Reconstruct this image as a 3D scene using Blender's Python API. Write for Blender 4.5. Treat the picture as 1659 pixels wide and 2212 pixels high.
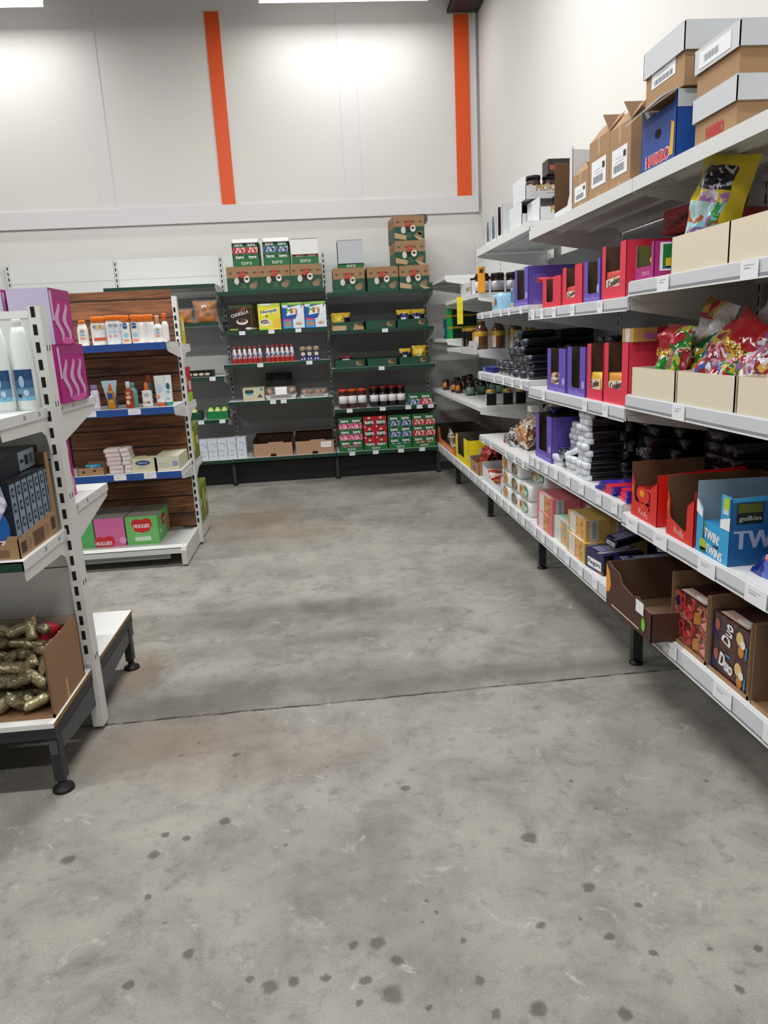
import bpy, math, random
from mathutils import Matrix, Vector, noise
random.seed(7)
PI = math.pi
for o in list(bpy.data.objects): bpy.data.objects.remove(o)
S = bpy.context.scene
COL = S.collection

# ---------------------------------------------------------------- camera, world, lights, exposure
FPX = 1571.9; CAMH = 1.34
yaw, pitch, roll = 0.07801481, -0.2363516, -0.05180569
cf = Vector((math.sin(yaw)*math.cos(pitch), math.cos(yaw)*math.cos(pitch), math.sin(pitch)))
cr = cf.cross(Vector((0, 0, 1))).normalized(); cu = cr.cross(cf)
CR = cr*math.cos(roll)+cu*math.sin(roll); CU = -cr*math.sin(roll)+cu*math.cos(roll)
CO = Vector((0, 0, CAMH))
cam = bpy.data.cameras.new('camera'); camo = bpy.data.objects.new('camera', cam); COL.objects.link(camo)
cam.sensor_fit = 'HORIZONTAL'; cam.sensor_width = 36; cam.lens = 36*FPX/1659; cam.clip_start = 0.05
m3 = Matrix((CR, CU, -cf)).transposed(); camo.matrix_world = Matrix.Translation(CO) @ m3.to_4x4()
S.camera = camo
def on(px, py, ax, val):
    """point of a known plane (shelf front, shelf top, wall, floor) seen at a position measured in the photo"""
    d = cf+CR*((px-829.5)/FPX)-CU*((py-1106)/FPX); i = 'xyz'.index(ax)
    return CO+d*((val-CO[i])/d[i])
W_ = bpy.data.worlds.new('world'); S.world = W_; W_.use_nodes = True
W_.node_tree.nodes['Background'].inputs[0].default_value = (0.95, 0.97, 1, 1)
W_.node_tree.nodes['Background'].inputs[1].default_value = 0.03
S.view_settings.view_transform = 'Standard'; S.view_settings.look = 'None'
S.view_settings.exposure = 0.0; S.view_settings.gamma = 1; S.view_settings.use_curve_mapping = False
# luminaires: (x centre, y, z, length, watts)
LAMPS = [(0.45, 7.18, 4.2, 1.5, 13), (-2.85, 7.18, 4.2, 1.5, 13), (-0.1, 4.4, 4.25, 1.5, 95), (-3.3, 4.4, 4.25, 1.5, 80),
         (-0.1, 1.4, 4.25, 1.5, 60), (-3.3, 1.4, 4.25, 1.5, 70), (-0.1, -1.6, 4.25, 1.5, 50), (-3.3, -1.6, 4.25, 1.5, 50)]

# ---------------------------------------------------------------- materials
def lin(h):
    h = h.lstrip('#'); c = [int(h[i:i+2], 16)/255 for i in (0, 2, 4)]
    return tuple((x/12.92 if x <= 0.04045 else ((x+0.055)/1.055)**2.4) for x in c)+(1,)
_M = {}
def M(hexc, rough=.5, metal=0, var=.06, scale=30, bump=0, bscale=60, coat=0, alpha=1, trans=0):
    key = (hexc, rough, metal, var, scale, bump, bscale, coat, alpha, trans)
    if key in _M: return _M[key]
    m = bpy.data.materials.new('surface_'+hexc.lstrip('#')); m.use_nodes = True
    nt = m.node_tree; b = nt.nodes['Principled BSDF']; c = lin(hexc)
    b.inputs['Roughness'].default_value = rough; b.inputs['Metallic'].default_value = metal
    b.inputs['Coat Weight'].default_value = coat; b.inputs['Alpha'].default_value = alpha
    b.inputs['Transmission Weight'].default_value = trans
    b.inputs['Base Color'].default_value = c
    if var or bump:
        tc = nt.nodes.new('ShaderNodeTexCoord')
    if var:
        n = nt.nodes.new('ShaderNodeTexNoise'); n.inputs['Scale'].default_value = scale; n.inputs['Detail'].default_value = 3
        nt.links.new(tc.outputs['Object'], n.inputs['Vector'])
        mr = nt.nodes.new('ShaderNodeMapRange'); mr.inputs['To Min'].default_value = 1-var; mr.inputs['To Max'].default_value = 1+var
        nt.links.new(n.outputs['Fac'], mr.inputs['Value'])
        mx = nt.nodes.new('ShaderNodeVectorMath'); mx.operation = 'SCALE'; mx.inputs[0].default_value = c[:3]
        nt.links.new(mr.outputs[0], mx.inputs['Scale']); nt.links.new(mx.outputs[0], b.inputs['Base Color'])
    if bump:
        n2 = nt.nodes.new('ShaderNodeTexNoise'); n2.inputs['Scale'].default_value = bscale; n2.inputs['Detail'].default_value = 2
        nt.links.new(tc.outputs['Object'], n2.inputs['Vector'])
        bp = nt.nodes.new('ShaderNodeBump'); bp.inputs['Strength'].default_value = bump; bp.inputs['Distance'].default_value = .01
        nt.links.new(n2.outputs['Fac'], bp.inputs['Height']); nt.links.new(bp.outputs[0], b.inputs['Normal'])
    _M[key] = m; return m
def patches(name, cols, scale=40, rough=.25, stretch=(1, 1, 1), bump=.4, coat=.3, warp=0.0):
    """printed or mixed colours in irregular patches (candies in a bag, pictures on a pack, glints painted on black film)"""
    key = ('p', name)
    if key in _M: return _M[key]
    m = bpy.data.materials.new(name); m.use_nodes = True; nt = m.node_tree; b = nt.nodes['Principled BSDF']
    tc = nt.nodes.new('ShaderNodeTexCoord'); mp = nt.nodes.new('ShaderNodeMapping'); mp.inputs['Scale'].default_value = stretch
    nt.links.new(tc.outputs['Object'], mp.inputs['Vector'])
    v = nt.nodes.new('ShaderNodeTexVoronoi'); v.inputs['Scale'].default_value = scale
    src = mp.outputs[0]
    if warp:
        n = nt.nodes.new('ShaderNodeTexNoise'); n.inputs['Scale'].default_value = scale*.6
        nt.links.new(mp.outputs[0], n.inputs['Vector'])
        a = nt.nodes.new('ShaderNodeVectorMath'); a.operation = 'MULTIPLY_ADD'; a.inputs[1].default_value = (warp,)*3
        nt.links.new(n.outputs['Color'], a.inputs[0]); nt.links.new(mp.outputs[0], a.inputs[2]); src = a.outputs[0]
    nt.links.new(src, v.inputs['Vector'])
    sp = nt.nodes.new('ShaderNodeSeparateColor'); nt.links.new(v.outputs['Color'], sp.inputs[0])
    r = nt.nodes.new('ShaderNodeValToRGB'); r.color_ramp.interpolation = 'CONSTANT'
    for i, h in enumerate(cols):
        e = r.color_ramp.elements[i] if i < 2 else r.color_ramp.elements.new(i/len(cols))
        e.position = i/len(cols); e.color = lin(h)
    nt.links.new(sp.outputs[0], r.inputs[0]); nt.links.new(r.outputs[0], b.inputs['Base Color'])
    b.inputs['Roughness'].default_value = rough; b.inputs['Coat Weight'].default_value = coat
    n2 = nt.nodes.new('ShaderNodeTexNoise'); n2.inputs['Scale'].default_value = scale*.8; n2.inputs['Detail'].default_value = 3
    nt.links.new(tc.outputs['Object'], n2.inputs['Vector'])
    bp = nt.nodes.new('ShaderNodeBump'); bp.inputs['Strength'].default_value = bump; bp.inputs['Distance'].default_value = .01
    nt.links.new(n2.outputs['Fac'], bp.inputs['Height']); nt.links.new(bp.outputs[0], b.inputs['Normal'])
    _M[key] = m; return m
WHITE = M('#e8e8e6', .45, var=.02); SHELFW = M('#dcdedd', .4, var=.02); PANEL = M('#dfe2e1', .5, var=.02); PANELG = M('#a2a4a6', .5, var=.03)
UPR = M('#dddedb', .4, var=.02); RAIL = M('#d3d6dc', .35, var=.02); RAILG = M('#8d9096', .4); SLOT = M('#0b0b0b', .9, var=0)
GREENRAIL = M('#0d3a2a', .5); BLUERAIL = M('#1f4f9a', .45); DARKM = M('#2b2d31', .5); BLACK = M('#0d0d0f', .5)
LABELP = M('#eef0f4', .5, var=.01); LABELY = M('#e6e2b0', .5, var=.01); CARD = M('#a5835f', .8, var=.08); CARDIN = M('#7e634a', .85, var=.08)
CREAM = M('#e3d8c0', .6, var=.02); INK = M('#2a2a30', .6, var=0); GREYP = M('#9aa0a8', .6, var=.03); RED = M('#c4161c', .45)
PRINTW = M('#f2f2f2', .45, var=0); GOLD = M('#c9a03a', .3, metal=.5); SILV = M('#b9bdc4', .25, metal=.6, bump=.5, bscale=90)
CLEAR = M('#e6e6ea', .12, var=.1, bump=.8, bscale=70, coat=.5)

# ---------------------------------------------------------------- mesh builder
_TX = {}
def textmesh(s):
    if s not in _TX:
        c = bpy.data.curves.new('t', 'FONT'); c.body = s; c.resolution_u = 2; c.align_x = 'LEFT'
        o = bpy.data.objects.new('t', c); COL.objects.link(o)
        dg = bpy.context.evaluated_depsgraph_get(); me = bpy.data.meshes.new_from_object(o.evaluated_get(dg))
        vs = [(v.co.x, v.co.y) for v in me.vertices]; fs = [tuple(p.vertices) for p in me.polygons]
        x0 = min(v[0] for v in vs); x1 = max(v[0] for v in vs); y0 = min(v[1] for v in vs); y1 = max(v[1] for v in vs)
        _TX[s] = ([((x-x0)/(x1-x0)-.5, (y-y0)/(y1-y0)-.5) for x, y in vs], fs, (x1-x0)/(y1-y0))
        bpy.data.objects.remove(o); bpy.data.curves.remove(c); bpy.data.meshes.remove(me)
    return _TX[s]
def FR(face, w, d, h):
    """frame of a face of the box x+-w/2, y 0..d, z 0..h : (u, v, out) -> local"""
    if face == 'F': return Matrix(((1, 0, 0, 0), (0, 0, -1, 0), (0, 1, 0, 0), (0, 0, 0, 1)))
    if face == 'B': return Matrix(((-1, 0, 0, 0), (0, 0, 1, d), (0, 1, 0, 0), (0, 0, 0, 1)))
    if face == 'R': return Matrix(((0, 0, 1, w/2), (1, 0, 0, d/2), (0, 1, 0, 0), (0, 0, 0, 1)))
    if face == 'L': return Matrix(((0, 0, -1, -w/2), (-1, 0, 0, d/2), (0, 1, 0, 0), (0, 0, 0, 1)))
    return Matrix(((1, 0, 0, 0), (0, 1, 0, d/2), (0, 0, 1, h), (0, 0, 0, 1)))
class MB:
    def __init__(s): s.v = []; s.f = []; s.m = []; s.sm = []; s.mats = []; s.T = Matrix()
    def mi(s, mat):
        if mat not in s.mats: s.mats.append(mat)
        return s.mats.index(mat)
    def add(s, vs, fs, mat, smooth=False, T=None):
        n = len(s.v); X = s.T @ T if T is not None else s.T
        s.v += [tuple(X @ Vector(v)) for v in vs]
        for i, f in enumerate(fs):
            s.f.append(tuple(n+k for k in f)); s.m.append(s.mi(mat[i] if isinstance(mat, list) else mat)); s.sm.append(smooth)
    def box(s, x0, x1, y0, y1, z0, z1, mat, side=None):
        vs = [(x0, y0, z0), (x1, y0, z0), (x1, y1, z0), (x0, y1, z0), (x0, y0, z1), (x1, y0, z1), (x1, y1, z1), (x0, y1, z1)]
        fs = [(0, 1, 5, 4), (1, 2, 6, 5), (2, 3, 7, 6), (3, 0, 4, 7), (4, 5, 6, 7), (3, 2, 1, 0)]
        ms = [mat]*6
        if side:
            for k, mm in side.items(): ms['FRBLTD'.index(k)] = mm
        s.add(vs, fs, ms); return s
    def prism(s, pts, ax, c0, c1, mat, mat0=None, mat1=None):
        """pts polygon in the plane perpendicular to ax, extruded from c0 to c1"""
        def P(p, c): return {'x': (c, p[0], p[1]), 'y': (p[0], c, p[1]), 'z': (p[0], p[1], c)}[ax]
        n = len(pts); vs = [P(p, c0) for p in pts]+[P(p, c1) for p in pts]
        fs = [tuple(range(n)), tuple(range(2*n-1, n-1, -1))]+[(i, (i+1) % n, n+(i+1) % n, n+i) for i in range(n)]
        s.add(vs, fs, [mat0 or mat, mat1 or mat]+[mat]*n); return s
    def lathe(s, cx, cy, z0, prof, mats, n=20, sx=1, sy=1, arc=None):
        """prof [(r,z)], mats one or one per segment; arc {(segment): (a0,a1,mat)} puts a label on part of the turn (degrees, 0 = front)"""
        vs = []; fs = []; ms = []
        for r, z in prof:
            for k in range(n):
                a = 2*PI*k/n-PI/2; vs.append((cx+r*sx*math.cos(a), cy+r*sy*math.sin(a), z0+z))
        for i in range(len(prof)-1):
            for k in range(n):
                fs.append((i*n+k, i*n+(k+1) % n, (i+1)*n+(k+1) % n, (i+1)*n+k))
                mm = mats[i] if isinstance(mats, list) else mats
                if arc and i in arc:
                    a0, a1, am = arc[i]; a = ((k+.5)*360/n+180) % 360-180
                    if a0 <= a <= a1: mm = am
                ms.append(mm)
        fs.append(tuple(range(n))[::-1]); ms.append(ms[0]); fs.append(tuple((len(prof)-1)*n+k for k in range(n))); ms.append(ms[-2])
        s.add(vs, fs, ms, True); return s
    def rod(s, p0, p1, r, mat, n=12, r2=None):
        p0 = Vector(p0); p1 = Vector(p1); d = p1-p0; q = d.to_track_quat('Z', 'Y').to_matrix().to_4x4()
        o = s.T; s.T = s.T @ Matrix.Translation(p0) @ q; s.lathe(0, 0, 0, [(r, 0), (r2 or r, d.length)], mat, n); s.T = o; return s
    def rect(s, F, u0, u1, v0, v1, mat, e=1):
        z = .0005*e; s.add([(u0, v0, z), (u1, v0, z), (u1, v1, z), (u0, v1, z)], [(0, 1, 2, 3)], mat, T=F); return s
    def poly(s, F, pts, mat, e=1):
        s.add([(p[0], p[1], .0005*e) for p in pts], [tuple(range(len(pts)))], mat, T=F); return s
    def ell(s, F, cu_, cv, ru, rv, mat, e=1, n=20):
        return s.poly(F, [(cu_+ru*math.cos(2*PI*k/n), cv+rv*math.sin(2*PI*k/n)) for k in range(n)], mat, e)
    def text(s, F, st, cu_, cv, h, mat, e=2, w=None, rot=0, bold=0):
        vs, fs, asp = textmesh(st); w = w or h*asp; c, sn = math.cos(rot), math.sin(rot)
        for dx in ((0,) if not bold else (-bold, bold)):
            s.add([(cu_+dx+(x*w)*c-(y*h)*sn, cv+(x*w)*sn+(y*h)*c, .0005*e+(.00025 if dx > 0 else 0)) for x, y in vs], fs, mat, T=F)
        return s
    def wall(s, pts, F, th, mo, mi_):
        """cardboard wall: polygon on frame F, thickness th inward"""
        n = len(pts); vs = [(p[0], p[1], 0) for p in pts]+[(p[0], p[1], -th) for p in pts]
        fs = [tuple(range(n)), tuple(range(2*n-1, n-1, -1))]+[(i, n+i, n+(i+1) % n, (i+1) % n) for i in range(n)]
        s.add(vs, fs, [mo, mi_]+[mi_]*n, T=F); return s
    def bag(s, w, h, t, mat, nu=12, nv=14, seed=0, wr=.12, side2=None, bands=None, crimp=.06):
        """pillow bag standing in the xz plane, base at z=0, facing -y; bands [(v0,v1,mat)]"""
        for sg in (-1, 1):
            vs = []; fs = []; ms = []
            for j in range(nv+1):
                v = -1+2*j/nv
                for i in range(nu+1):
                    u = -1+2*i/nu
                    e = max(0, (1-abs(u)**2.4))**.6*max(0, (1-(abs(v)/(1-crimp))**3) if abs(v) < 1-crimp else 0)**.6
                    nz = noise.noise(Vector((u*2.3+seed*7.1, v*2.3+sg, seed*1.7)))
                    x = u*w/2*(1-.10*(1-abs(v)**4)+.05*nz); z = h/2+v*h/2*(1+.03*noise.noise(Vector((u*3, seed, sg*0))))
                    vs.append((x, sg*(t/2*e*(1+wr*4*nz))+wr*.05*math.sin(u*9+seed)*(abs(v) > .8)*t, z))
            for j in range(nv):
                for i in range(nu):
                    k = j*(nu+1)+i; q = (k, k+1, k+nu+2, k+nu+1); fs.append(q if sg < 0 else q[::-1])
                    mm = mat if sg < 0 else (side2 or mat); vc = -1+2*(j+.5)/nv; uc = -1+2*(i+.5)/nu
                    for b in (bands or []):
                        if b[0] <= vc <= b[1] and (len(b) < 4 or (b[3] <= uc <= b[4])) : mm = b[2]
                    ms.append(mm)
            s.add(vs, fs, ms, True)
        return s
    def build(s, name, parent=None, loc=None, rz=0, rot=None):
        me = bpy.data.meshes.new(name); me.from_pydata(s.v, [], s.f)
        for m in s.mats: me.materials.append(m)
        me.polygons.foreach_set('material_index', s.m); me.polygons.foreach_set('use_smooth', s.sm); me.update()
        o = bpy.data.objects.new(name, me); COL.objects.link(o)
        if parent: o.parent = parent
        if loc is not None: o.location = loc
        o.rotation_euler = rot or (0, 0, rz)
        return o
def tag(o, label, cat, group=None, kind=None):
    o['label'] = label; o['category'] = cat
    if group: o['group'] = group
    if kind: o['kind'] = kind
    return o
def root(name, label, cat, loc, rz=0, group=None, rot=None):
    o = bpy.data.objects.new(name, None); COL.objects.link(o); o.location = loc; o.rotation_euler = rot or (0, 0, rz); o.empty_display_size = .1
    return tag(o, label, cat, group)
def kids(o): return [c for c in bpy.data.objects if c.parent == o]
def dup(o, loc, rz=None, label=None, rot=None):
    tree = KIDS.get(o.name)
    if tree is None: tree = KIDS[o.name] = [(c, kids(c)) for c in kids(o)]
    r = o.copy(); COL.objects.link(r); r.location = loc
    if rot: r.rotation_euler = rot
    elif rz is not None: r.rotation_euler = (0, 0, rz)
    if label: r['label'] = label
    for c, gs in tree:
        c2 = c.copy(); COL.objects.link(c2); c2.parent = r
        for g in gs: g2 = g.copy(); COL.objects.link(g2); g2.parent = c2
    return r
KIDS = {}
def struct(o, label=None):
    o['kind'] = 'structure'
    if label: o['label'] = label
    return o
ORD = ['first', 'second', 'third', 'fourth', 'fifth', 'sixth', 'seventh', 'eighth', 'ninth', 'tenth', 'eleventh', 'twelfth', 'thirteenth', 'fourteenth', 'fifteenth', 'sixteenth']
RZ = -PI/2
def bk(xl, xr, yt, yb, Y=7.09):
    ym = (yt+yb)/2; a = on(xl, ym, 'y', Y).x; b = on(xr, ym, 'y', Y).x
    return (a+b)/2, b-a, on((xl+xr)/2, yt, 'y', Y).z-on((xl+xr)/2, yb, 'y', Y).z
def rt(xl, xr, yt, yb, X=1.15):
    ym = (yt+yb)/2; a = on(xl, ym, 'x', X).y; b = on(xr, ym, 'x', X).y
    return (a+b)/2, a-b, on(xr, yt, 'x', X).z-on(xr, yb, 'x', X).z

# ---------------------------------------------------------------- room
def floor_material():
    m = bpy.data.materials.new('concrete'); m.use_nodes = True; nt = m.node_tree; N = nt.nodes.new; L = nt.links.new
    b = nt.nodes['Principled BSDF']; tc = N('ShaderNodeTexCoord'); P = tc.outputs['Object']
    def nz(scale, det=6, rough=.6, dist=0, src=None):
        n = N('ShaderNodeTexNoise'); n.inputs['Scale'].default_value = scale; n.inputs['Detail'].default_value = det
        n.inputs['Roughness'].default_value = rough; n.inputs['Distortion'].default_value = dist; L(src or P, n.inputs['Vector']); return n
    def ramp(src, a, b2, c0=0., c1=1.):
        r = N('ShaderNodeMapRange'); r.interpolation_type = 'SMOOTHSTEP'
        for k, v in zip(('From Min', 'From Max', 'To Min', 'To Max'), (a, b2, c0, c1)): r.inputs[k].default_value = v
        L(src, r.inputs['Value']); return r.outputs[0]
    def math_(op, a, b2):
        n = N('ShaderNodeMath'); n.operation = op
        for i, v in enumerate((a, b2)):
            if isinstance(v, (int, float)): n.inputs[i].default_value = v
            else: L(v, n.inputs[i])
        return n.outputs[0]
    def mix(fac, a, b2, mode='MIX'):
        n = N('ShaderNodeMix'); n.data_type = 'RGBA'; n.blend_type = mode
        if isinstance(fac, (int, float)): n.inputs[0].default_value = fac
        else: L(fac, n.inputs[0])
        for i, v in ((6, a), (7, b2)):
            if isinstance(v, str): n.inputs[i].default_value = lin(v)
            else: L(v, n.inputs[i])
        return n.outputs[2]
    col = mix(ramp(nz(1.1, 5, .6).outputs['Fac'], .35, .68), '#a6a39a', '#8b8880')
    col = mix(ramp(nz(4.5, 8, .7, .4).outputs['Fac'], .42, .7, 0, .8), col, '#767470')
    col = mix(ramp(nz(16, 8, .75).outputs['Fac'], .5, .72, 0, .7), col, '#66645e')
    col = mix(ramp(nz(9, 6, .7, 1.2).outputs['Fac'], .58, .7, 0, .65), col, '#bdbab1')
    col = mix(ramp(nz(260, 2, .5).outputs['Fac'], .35, .75, 0, .35), col, '#5e5c57')
    # warp for outlines of stains
    wn = nz(14, 4, .6); wv = N('ShaderNodeVectorMath'); wv.operation = 'MULTIPLY_ADD'; wv.inputs[1].default_value = (.05, .05, 0); L(wn.outputs['Color'], wv.inputs[0]); L(P, wv.inputs[2])
    def blob(cx, cy, rx, ry, soft=.5, src=None):
        mp = N('ShaderNodeMapping'); mp.vector_type = 'TEXTURE'; mp.inputs['Location'].default_value = (cx+.025, cy+.025, 0); mp.inputs['Scale'].default_value = (rx, ry, 1)
        L(src or wv.outputs[0], mp.inputs['Vector']); ln = N('ShaderNodeVectorMath'); ln.operation = 'LENGTH'; L(mp.outputs[0], ln.inputs[0])
        return ramp(ln.outputs['Value'], 1-soft, 1+soft*.6, 1, 0)
    big = None
    def acc(a, b2): return b2 if a is None else math_('MAXIMUM', a, b2)
    # broad stains measured on the floor
    wide = nz(3, 5, .65)
    for (cx, cy, rx, ry, k) in [(.75, 6.75, .6, .42, .95), (-.1, 3.55, .5, .14, .5), (.35, 3.35, .25, .12, .4), (-.5, 3.45, .3, .2, .35), (-.3, 2.72, .8, .14, .6), (.6, 2.66, .6, .08, .55), (-.6, 3.1, .3, .12, .3), (0, 3.15, .3, .08, .45), (-.7, 4.2, .4, .15, .3), (1.0, 3.6, .2, .6, .25)]:
        big = acc(big, math_('MULTIPLY', blob(cx, cy, rx, ry, .9), k))
    big = math_('MULTIPLY', big, ramp(wide.outputs['Fac'], .3, .6, .6, 1))
    col = mix(big, col, '#4f4c44')
    brown = None
    for (cx, cy, rx, ry, k) in [(-.55, 5.6, .35, .45, .6), (-.3, 5.1, .5, .3, .45), (-.6, 2.35, .35, .2, .45), (-.3, 2.2, .4, .15, .3), (-.85, 2.95, .1, .2, .6)]:
        brown = acc(brown, math_('MULTIPLY', blob(cx, cy, rx, ry, .9), k))
    col = mix(brown, col, '#8a7358')
    pale = None
    for (cx, cy, rx, ry, k) in [(0, 4.6, .8, .5, .5), (.3, 6.2, .6, .25, .35), (-.55, 1.9, .25, .1, .35), (.9, 1.35, .25, .12, .3)]:
        pale = acc(pale, math_('MULTIPLY', blob(cx, cy, rx, ry, .9), k))
    col = mix(math_('MULTIPLY', pale, .6), col, '#aeaca2')
    spots = None
    SP = [(357, 1803, 9), (402, 1811, 9), (332, 1847, 13), (486, 1773, 12), (1144, 1810, 18), (1272, 1917, 15), (148, 1857, 15), (320, 1936, 8), (278, 2128, 12),
          (408, 2060, 13), (583, 2131, 19), (540, 2117, 9), (634, 2120, 13), (703, 2112, 12), (848, 2148, 24), (815, 2038, 17), (762, 2041, 11), (858, 2075, 14), (790, 2117, 13),
          (778, 2166, 8), (1001, 2033, 8), (1035, 2118, 11), (1073, 2190, 12), (1163, 2180, 19), (1350, 2190, 17), (1378, 1954, 8), (1254, 1985, 6), (1168, 1999, 11),
          (1316, 2024, 11), (1411, 2058, 10), (1637, 2049, 11), (1597, 2136, 11), (1233, 1687, 5), (1525, 1687, 5), (1287, 1746, 5), (510, 1630, 8), (1360, 1801, 4), (921, 1945, 6),
          (910, 1992, 4), (944, 1971, 6), (355, 1993, 4), (617, 1826, 5), (875, 1703, 10), (925, 2177, 9), (1532, 2047, 7), (952, 1760, 3), (1353, 1746, 3), (705, 1656, 4), (429, 1604, 4), (390, 1632, 4)]
    small = N('ShaderNodeVectorMath'); small.operation = 'MULTIPLY_ADD'; small.inputs[1].default_value = (.022, .022, 0)
    wn2 = nz(45, 3, .6); L(wn2.outputs['Color'], small.inputs[0]); L(P, small.inputs[2])
    for px, py, r in SP:
        p = on(px, py, 'z', 0); q = on(px+r, py, 'z', 0); rr = abs(q.x-p.x)*1.15
        mp = N('ShaderNodeVectorMath'); mp.operation = 'DISTANCE'; mp.inputs[1].default_value = (p.x+.011, p.y+.011, 0); L(small.outputs[0], mp.inputs[0])
        spots = acc(spots, ramp(mp.outputs['Value'], rr*.55, rr*1.15, .72 if r > 7 else .6, 0))
    col = mix(spots, col, '#44433f')
    # expansion joint across the aisle
    sx = N('ShaderNodeSeparateXYZ'); L(P, sx.inputs[0]); jn = nz(7, 5, .7)
    jy = math_('ADD', math_('MULTIPLY', math_('SUBTRACT', jn.outputs['Fac'], .5), .03), 2.53)
    jy = math_('ADD', jy, math_('MULTIPLY', sx.outputs['X'], .018))
    jd = math_('ABSOLUTE', math_('SUBTRACT', sx.outputs['Y'], jy), 0)
    jl = math_('MULTIPLY', ramp(jd, .003, .009, 1, 0), ramp(nz(12, 3).outputs['Fac'], .35, .55, .45, 1))
    bd = math_('MULTIPLY', ramp(math_('SUBTRACT', sx.outputs['Y'], jy), .09, .17, .5, 0), math_('GREATER_THAN', sx.outputs['Y'], jy))
    bd = math_('MULTIPLY', bd, ramp(wide.outputs['Fac'], .3, .6, .3, 1))
    col = mix(bd, col, '#5f5d55')
    col = mix(jl, col, '#2c2a27')
    L(col, b.inputs['Base Color'])
    L(ramp(nz(5, 5).outputs['Fac'], .3, .7, .5, .72), b.inputs['Roughness'])
    bp = N('ShaderNodeBump'); bp.inputs['Strength'].default_value = .25; bp.inputs['Distance'].default_value = .004
    L(math_('SUBTRACT', nz(60, 5, .7).outputs['Fac'], jl), bp.inputs['Height']); L(bp.outputs[0], b.inputs['Normal'])
    return m
def wall_material(rgb, bs, st):
    return M(rgb, .75, var=.03, scale=1.6, bump=st, bscale=bs)
YW, XW, ZC = 7.68, 1.73, 4.46
WALLM = wall_material('#dfddda', 5, .25); BOARD = M('#dddbd8', .55, var=.015, scale=1.2); STRIP = M('#dbdadc', .5, var=.01)
struct(MB().box(-9, XW, -7, YW, -.05, 0, floor_material()).build('floor'))
struct(MB().box(-9, XW, YW, YW+.1, 0, ZC, WALLM).build('wall_back'))
struct(MB().box(XW, XW+.1, -7, YW+.1, 0, ZC, WALLM).build('wall_right'))
struct(MB().box(-9.1, -9, -7, YW+.1, 0, ZC, WALLM).build('wall_left'))
struct(MB().box(-9, XW, -7.1, -7, 0, ZC, WALLM).build('wall_front'))
struct(MB().box(-9, XW+.1, -7, YW+.1, ZC, ZC+.1, M('#57524e', .8)).build('ceiling'))
zt0, zt1 = on(515, 478, 'y', YW-.03).z, on(515, 441, 'y', YW-.03).z
mb = MB(); mb.box(-9, 1.70, YW-.012, YW, zt1, ZC, BOARD); struct(mb.build('trim_1'), 'white smooth boards covering the upper back wall')
struct(MB().box(-9, 1.70, YW-.03, YW-.0121, zt0, zt1, STRIP).build('trim_2'), 'white horizontal board under the upper wall boards')
ORANGE = M('#e4551a', .5, var=.02)
for k, (a, b) in enumerate(((440, 471), (979, 1011))):
    x0 = on(a, 25, 'y', YW-.02).x; x1 = on(b, 25, 'y', YW-.02).x; zt = on(a, 25 if k == 0 else 31, 'y', YW-.02).z
    struct(MB().box(x0, x1, YW-.022, YW-.0121, zt1+.001, zt, ORANGE).build('trim_%d' % (3+k)), ['left', 'right'][k]+' orange vertical stripe board on the back wall')
for k, (a, b) in enumerate(((199, 232), (740, 777))):
    x0 = on(a, 300, 'y', YW-.02).x; x1 = on(b, 300, 'y', YW-.02).x
    struct(MB().box(x0, x1, YW-.018, YW-.0121, zt1+.001, ZC, STRIP).build('trim_%d' % (5+k)), ['left', 'right'][k]+' pale vertical joint cover on the back wall')
struct(MB().box(1.672, 1.70, YW-.045, YW-.0125, zt0, ZC, STRIP).build('trim_7'), 'white vertical corner strip beside the right wall')
mb = MB(); mb.box(1.46, 1.70, 5.2, YW-.05, 4.27, 4.45, M('#a48d7c', .7, var=.35, scale=14, bump=.5, bscale=25)); mb.box(1.43, 1.46, 5.2, YW-.05, 4.25, 4.29, DARKM); mb.box(1.43, 1.72, 5.2, YW-.05, 4.255, 4.27, DARKM)
tag(mb.build('roof_beam'), 'brown streaked roof beam in the far ceiling corner above the orange stripe', 'beam')
p = on(911, 473, 'y', YW); mb = MB(); mb.T = Matrix.Translation((p.x, YW-.001, p.z)) @ Matrix.Rotation(PI/2, 4, 'X'); mb.lathe(0, 0, 0, [(.056, 0), (.056, .008), (.05, .012), (.001, .012)], M('#5b5c5e', .6), 28)
tag(mb.build('vent_cap'), 'round dark grey cover on the wall above the tall stack of cartons', 'vent')

EMIT = bpy.data.materials.new('lamp_diffuser'); EMIT.use_nodes = True
_b = EMIT.node_tree.nodes['Principled BSDF']; _b.inputs['Emission Color'].default_value = (1, .98, .95, 1); _b.inputs['Emission Strength'].default_value = 4; _b.inputs['Base Color'].default_value = (1, 1, 1, 1)
def lamp(x, y, z, ln, w, label):
    r = root('ceiling_light', label, 'light', (x, y, z+.08), group='long ceiling lights')
    mb = MB(); mb.box(-ln/2, ln/2, -.06, .06, -.03, .0, WHITE); mb.rod((-ln*.3, 0, 0), (-ln*.3, 0, ZC-z-.081), .004, DARKM); mb.rod((ln*.3, 0, 0), (ln*.3, 0, ZC-z-.081), .004, DARKM)
    mb.build('housing', r)
    MB().box(-ln/2+.01, ln/2-.01, -.055, .055, -.075, -.0301, EMIT).build('diffuser', r)
    ld = bpy.data.lights.new('light', 'AREA'); ld.shape = 'RECTANGLE'; ld.size = ln; ld.size_y = .11; ld.energy = w; ld.color = (1, .99, .975)
    lo = bpy.data.objects.new('light', ld); COL.objects.link(lo); lo.location = (0, 0, -.078); lo.parent = r
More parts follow.
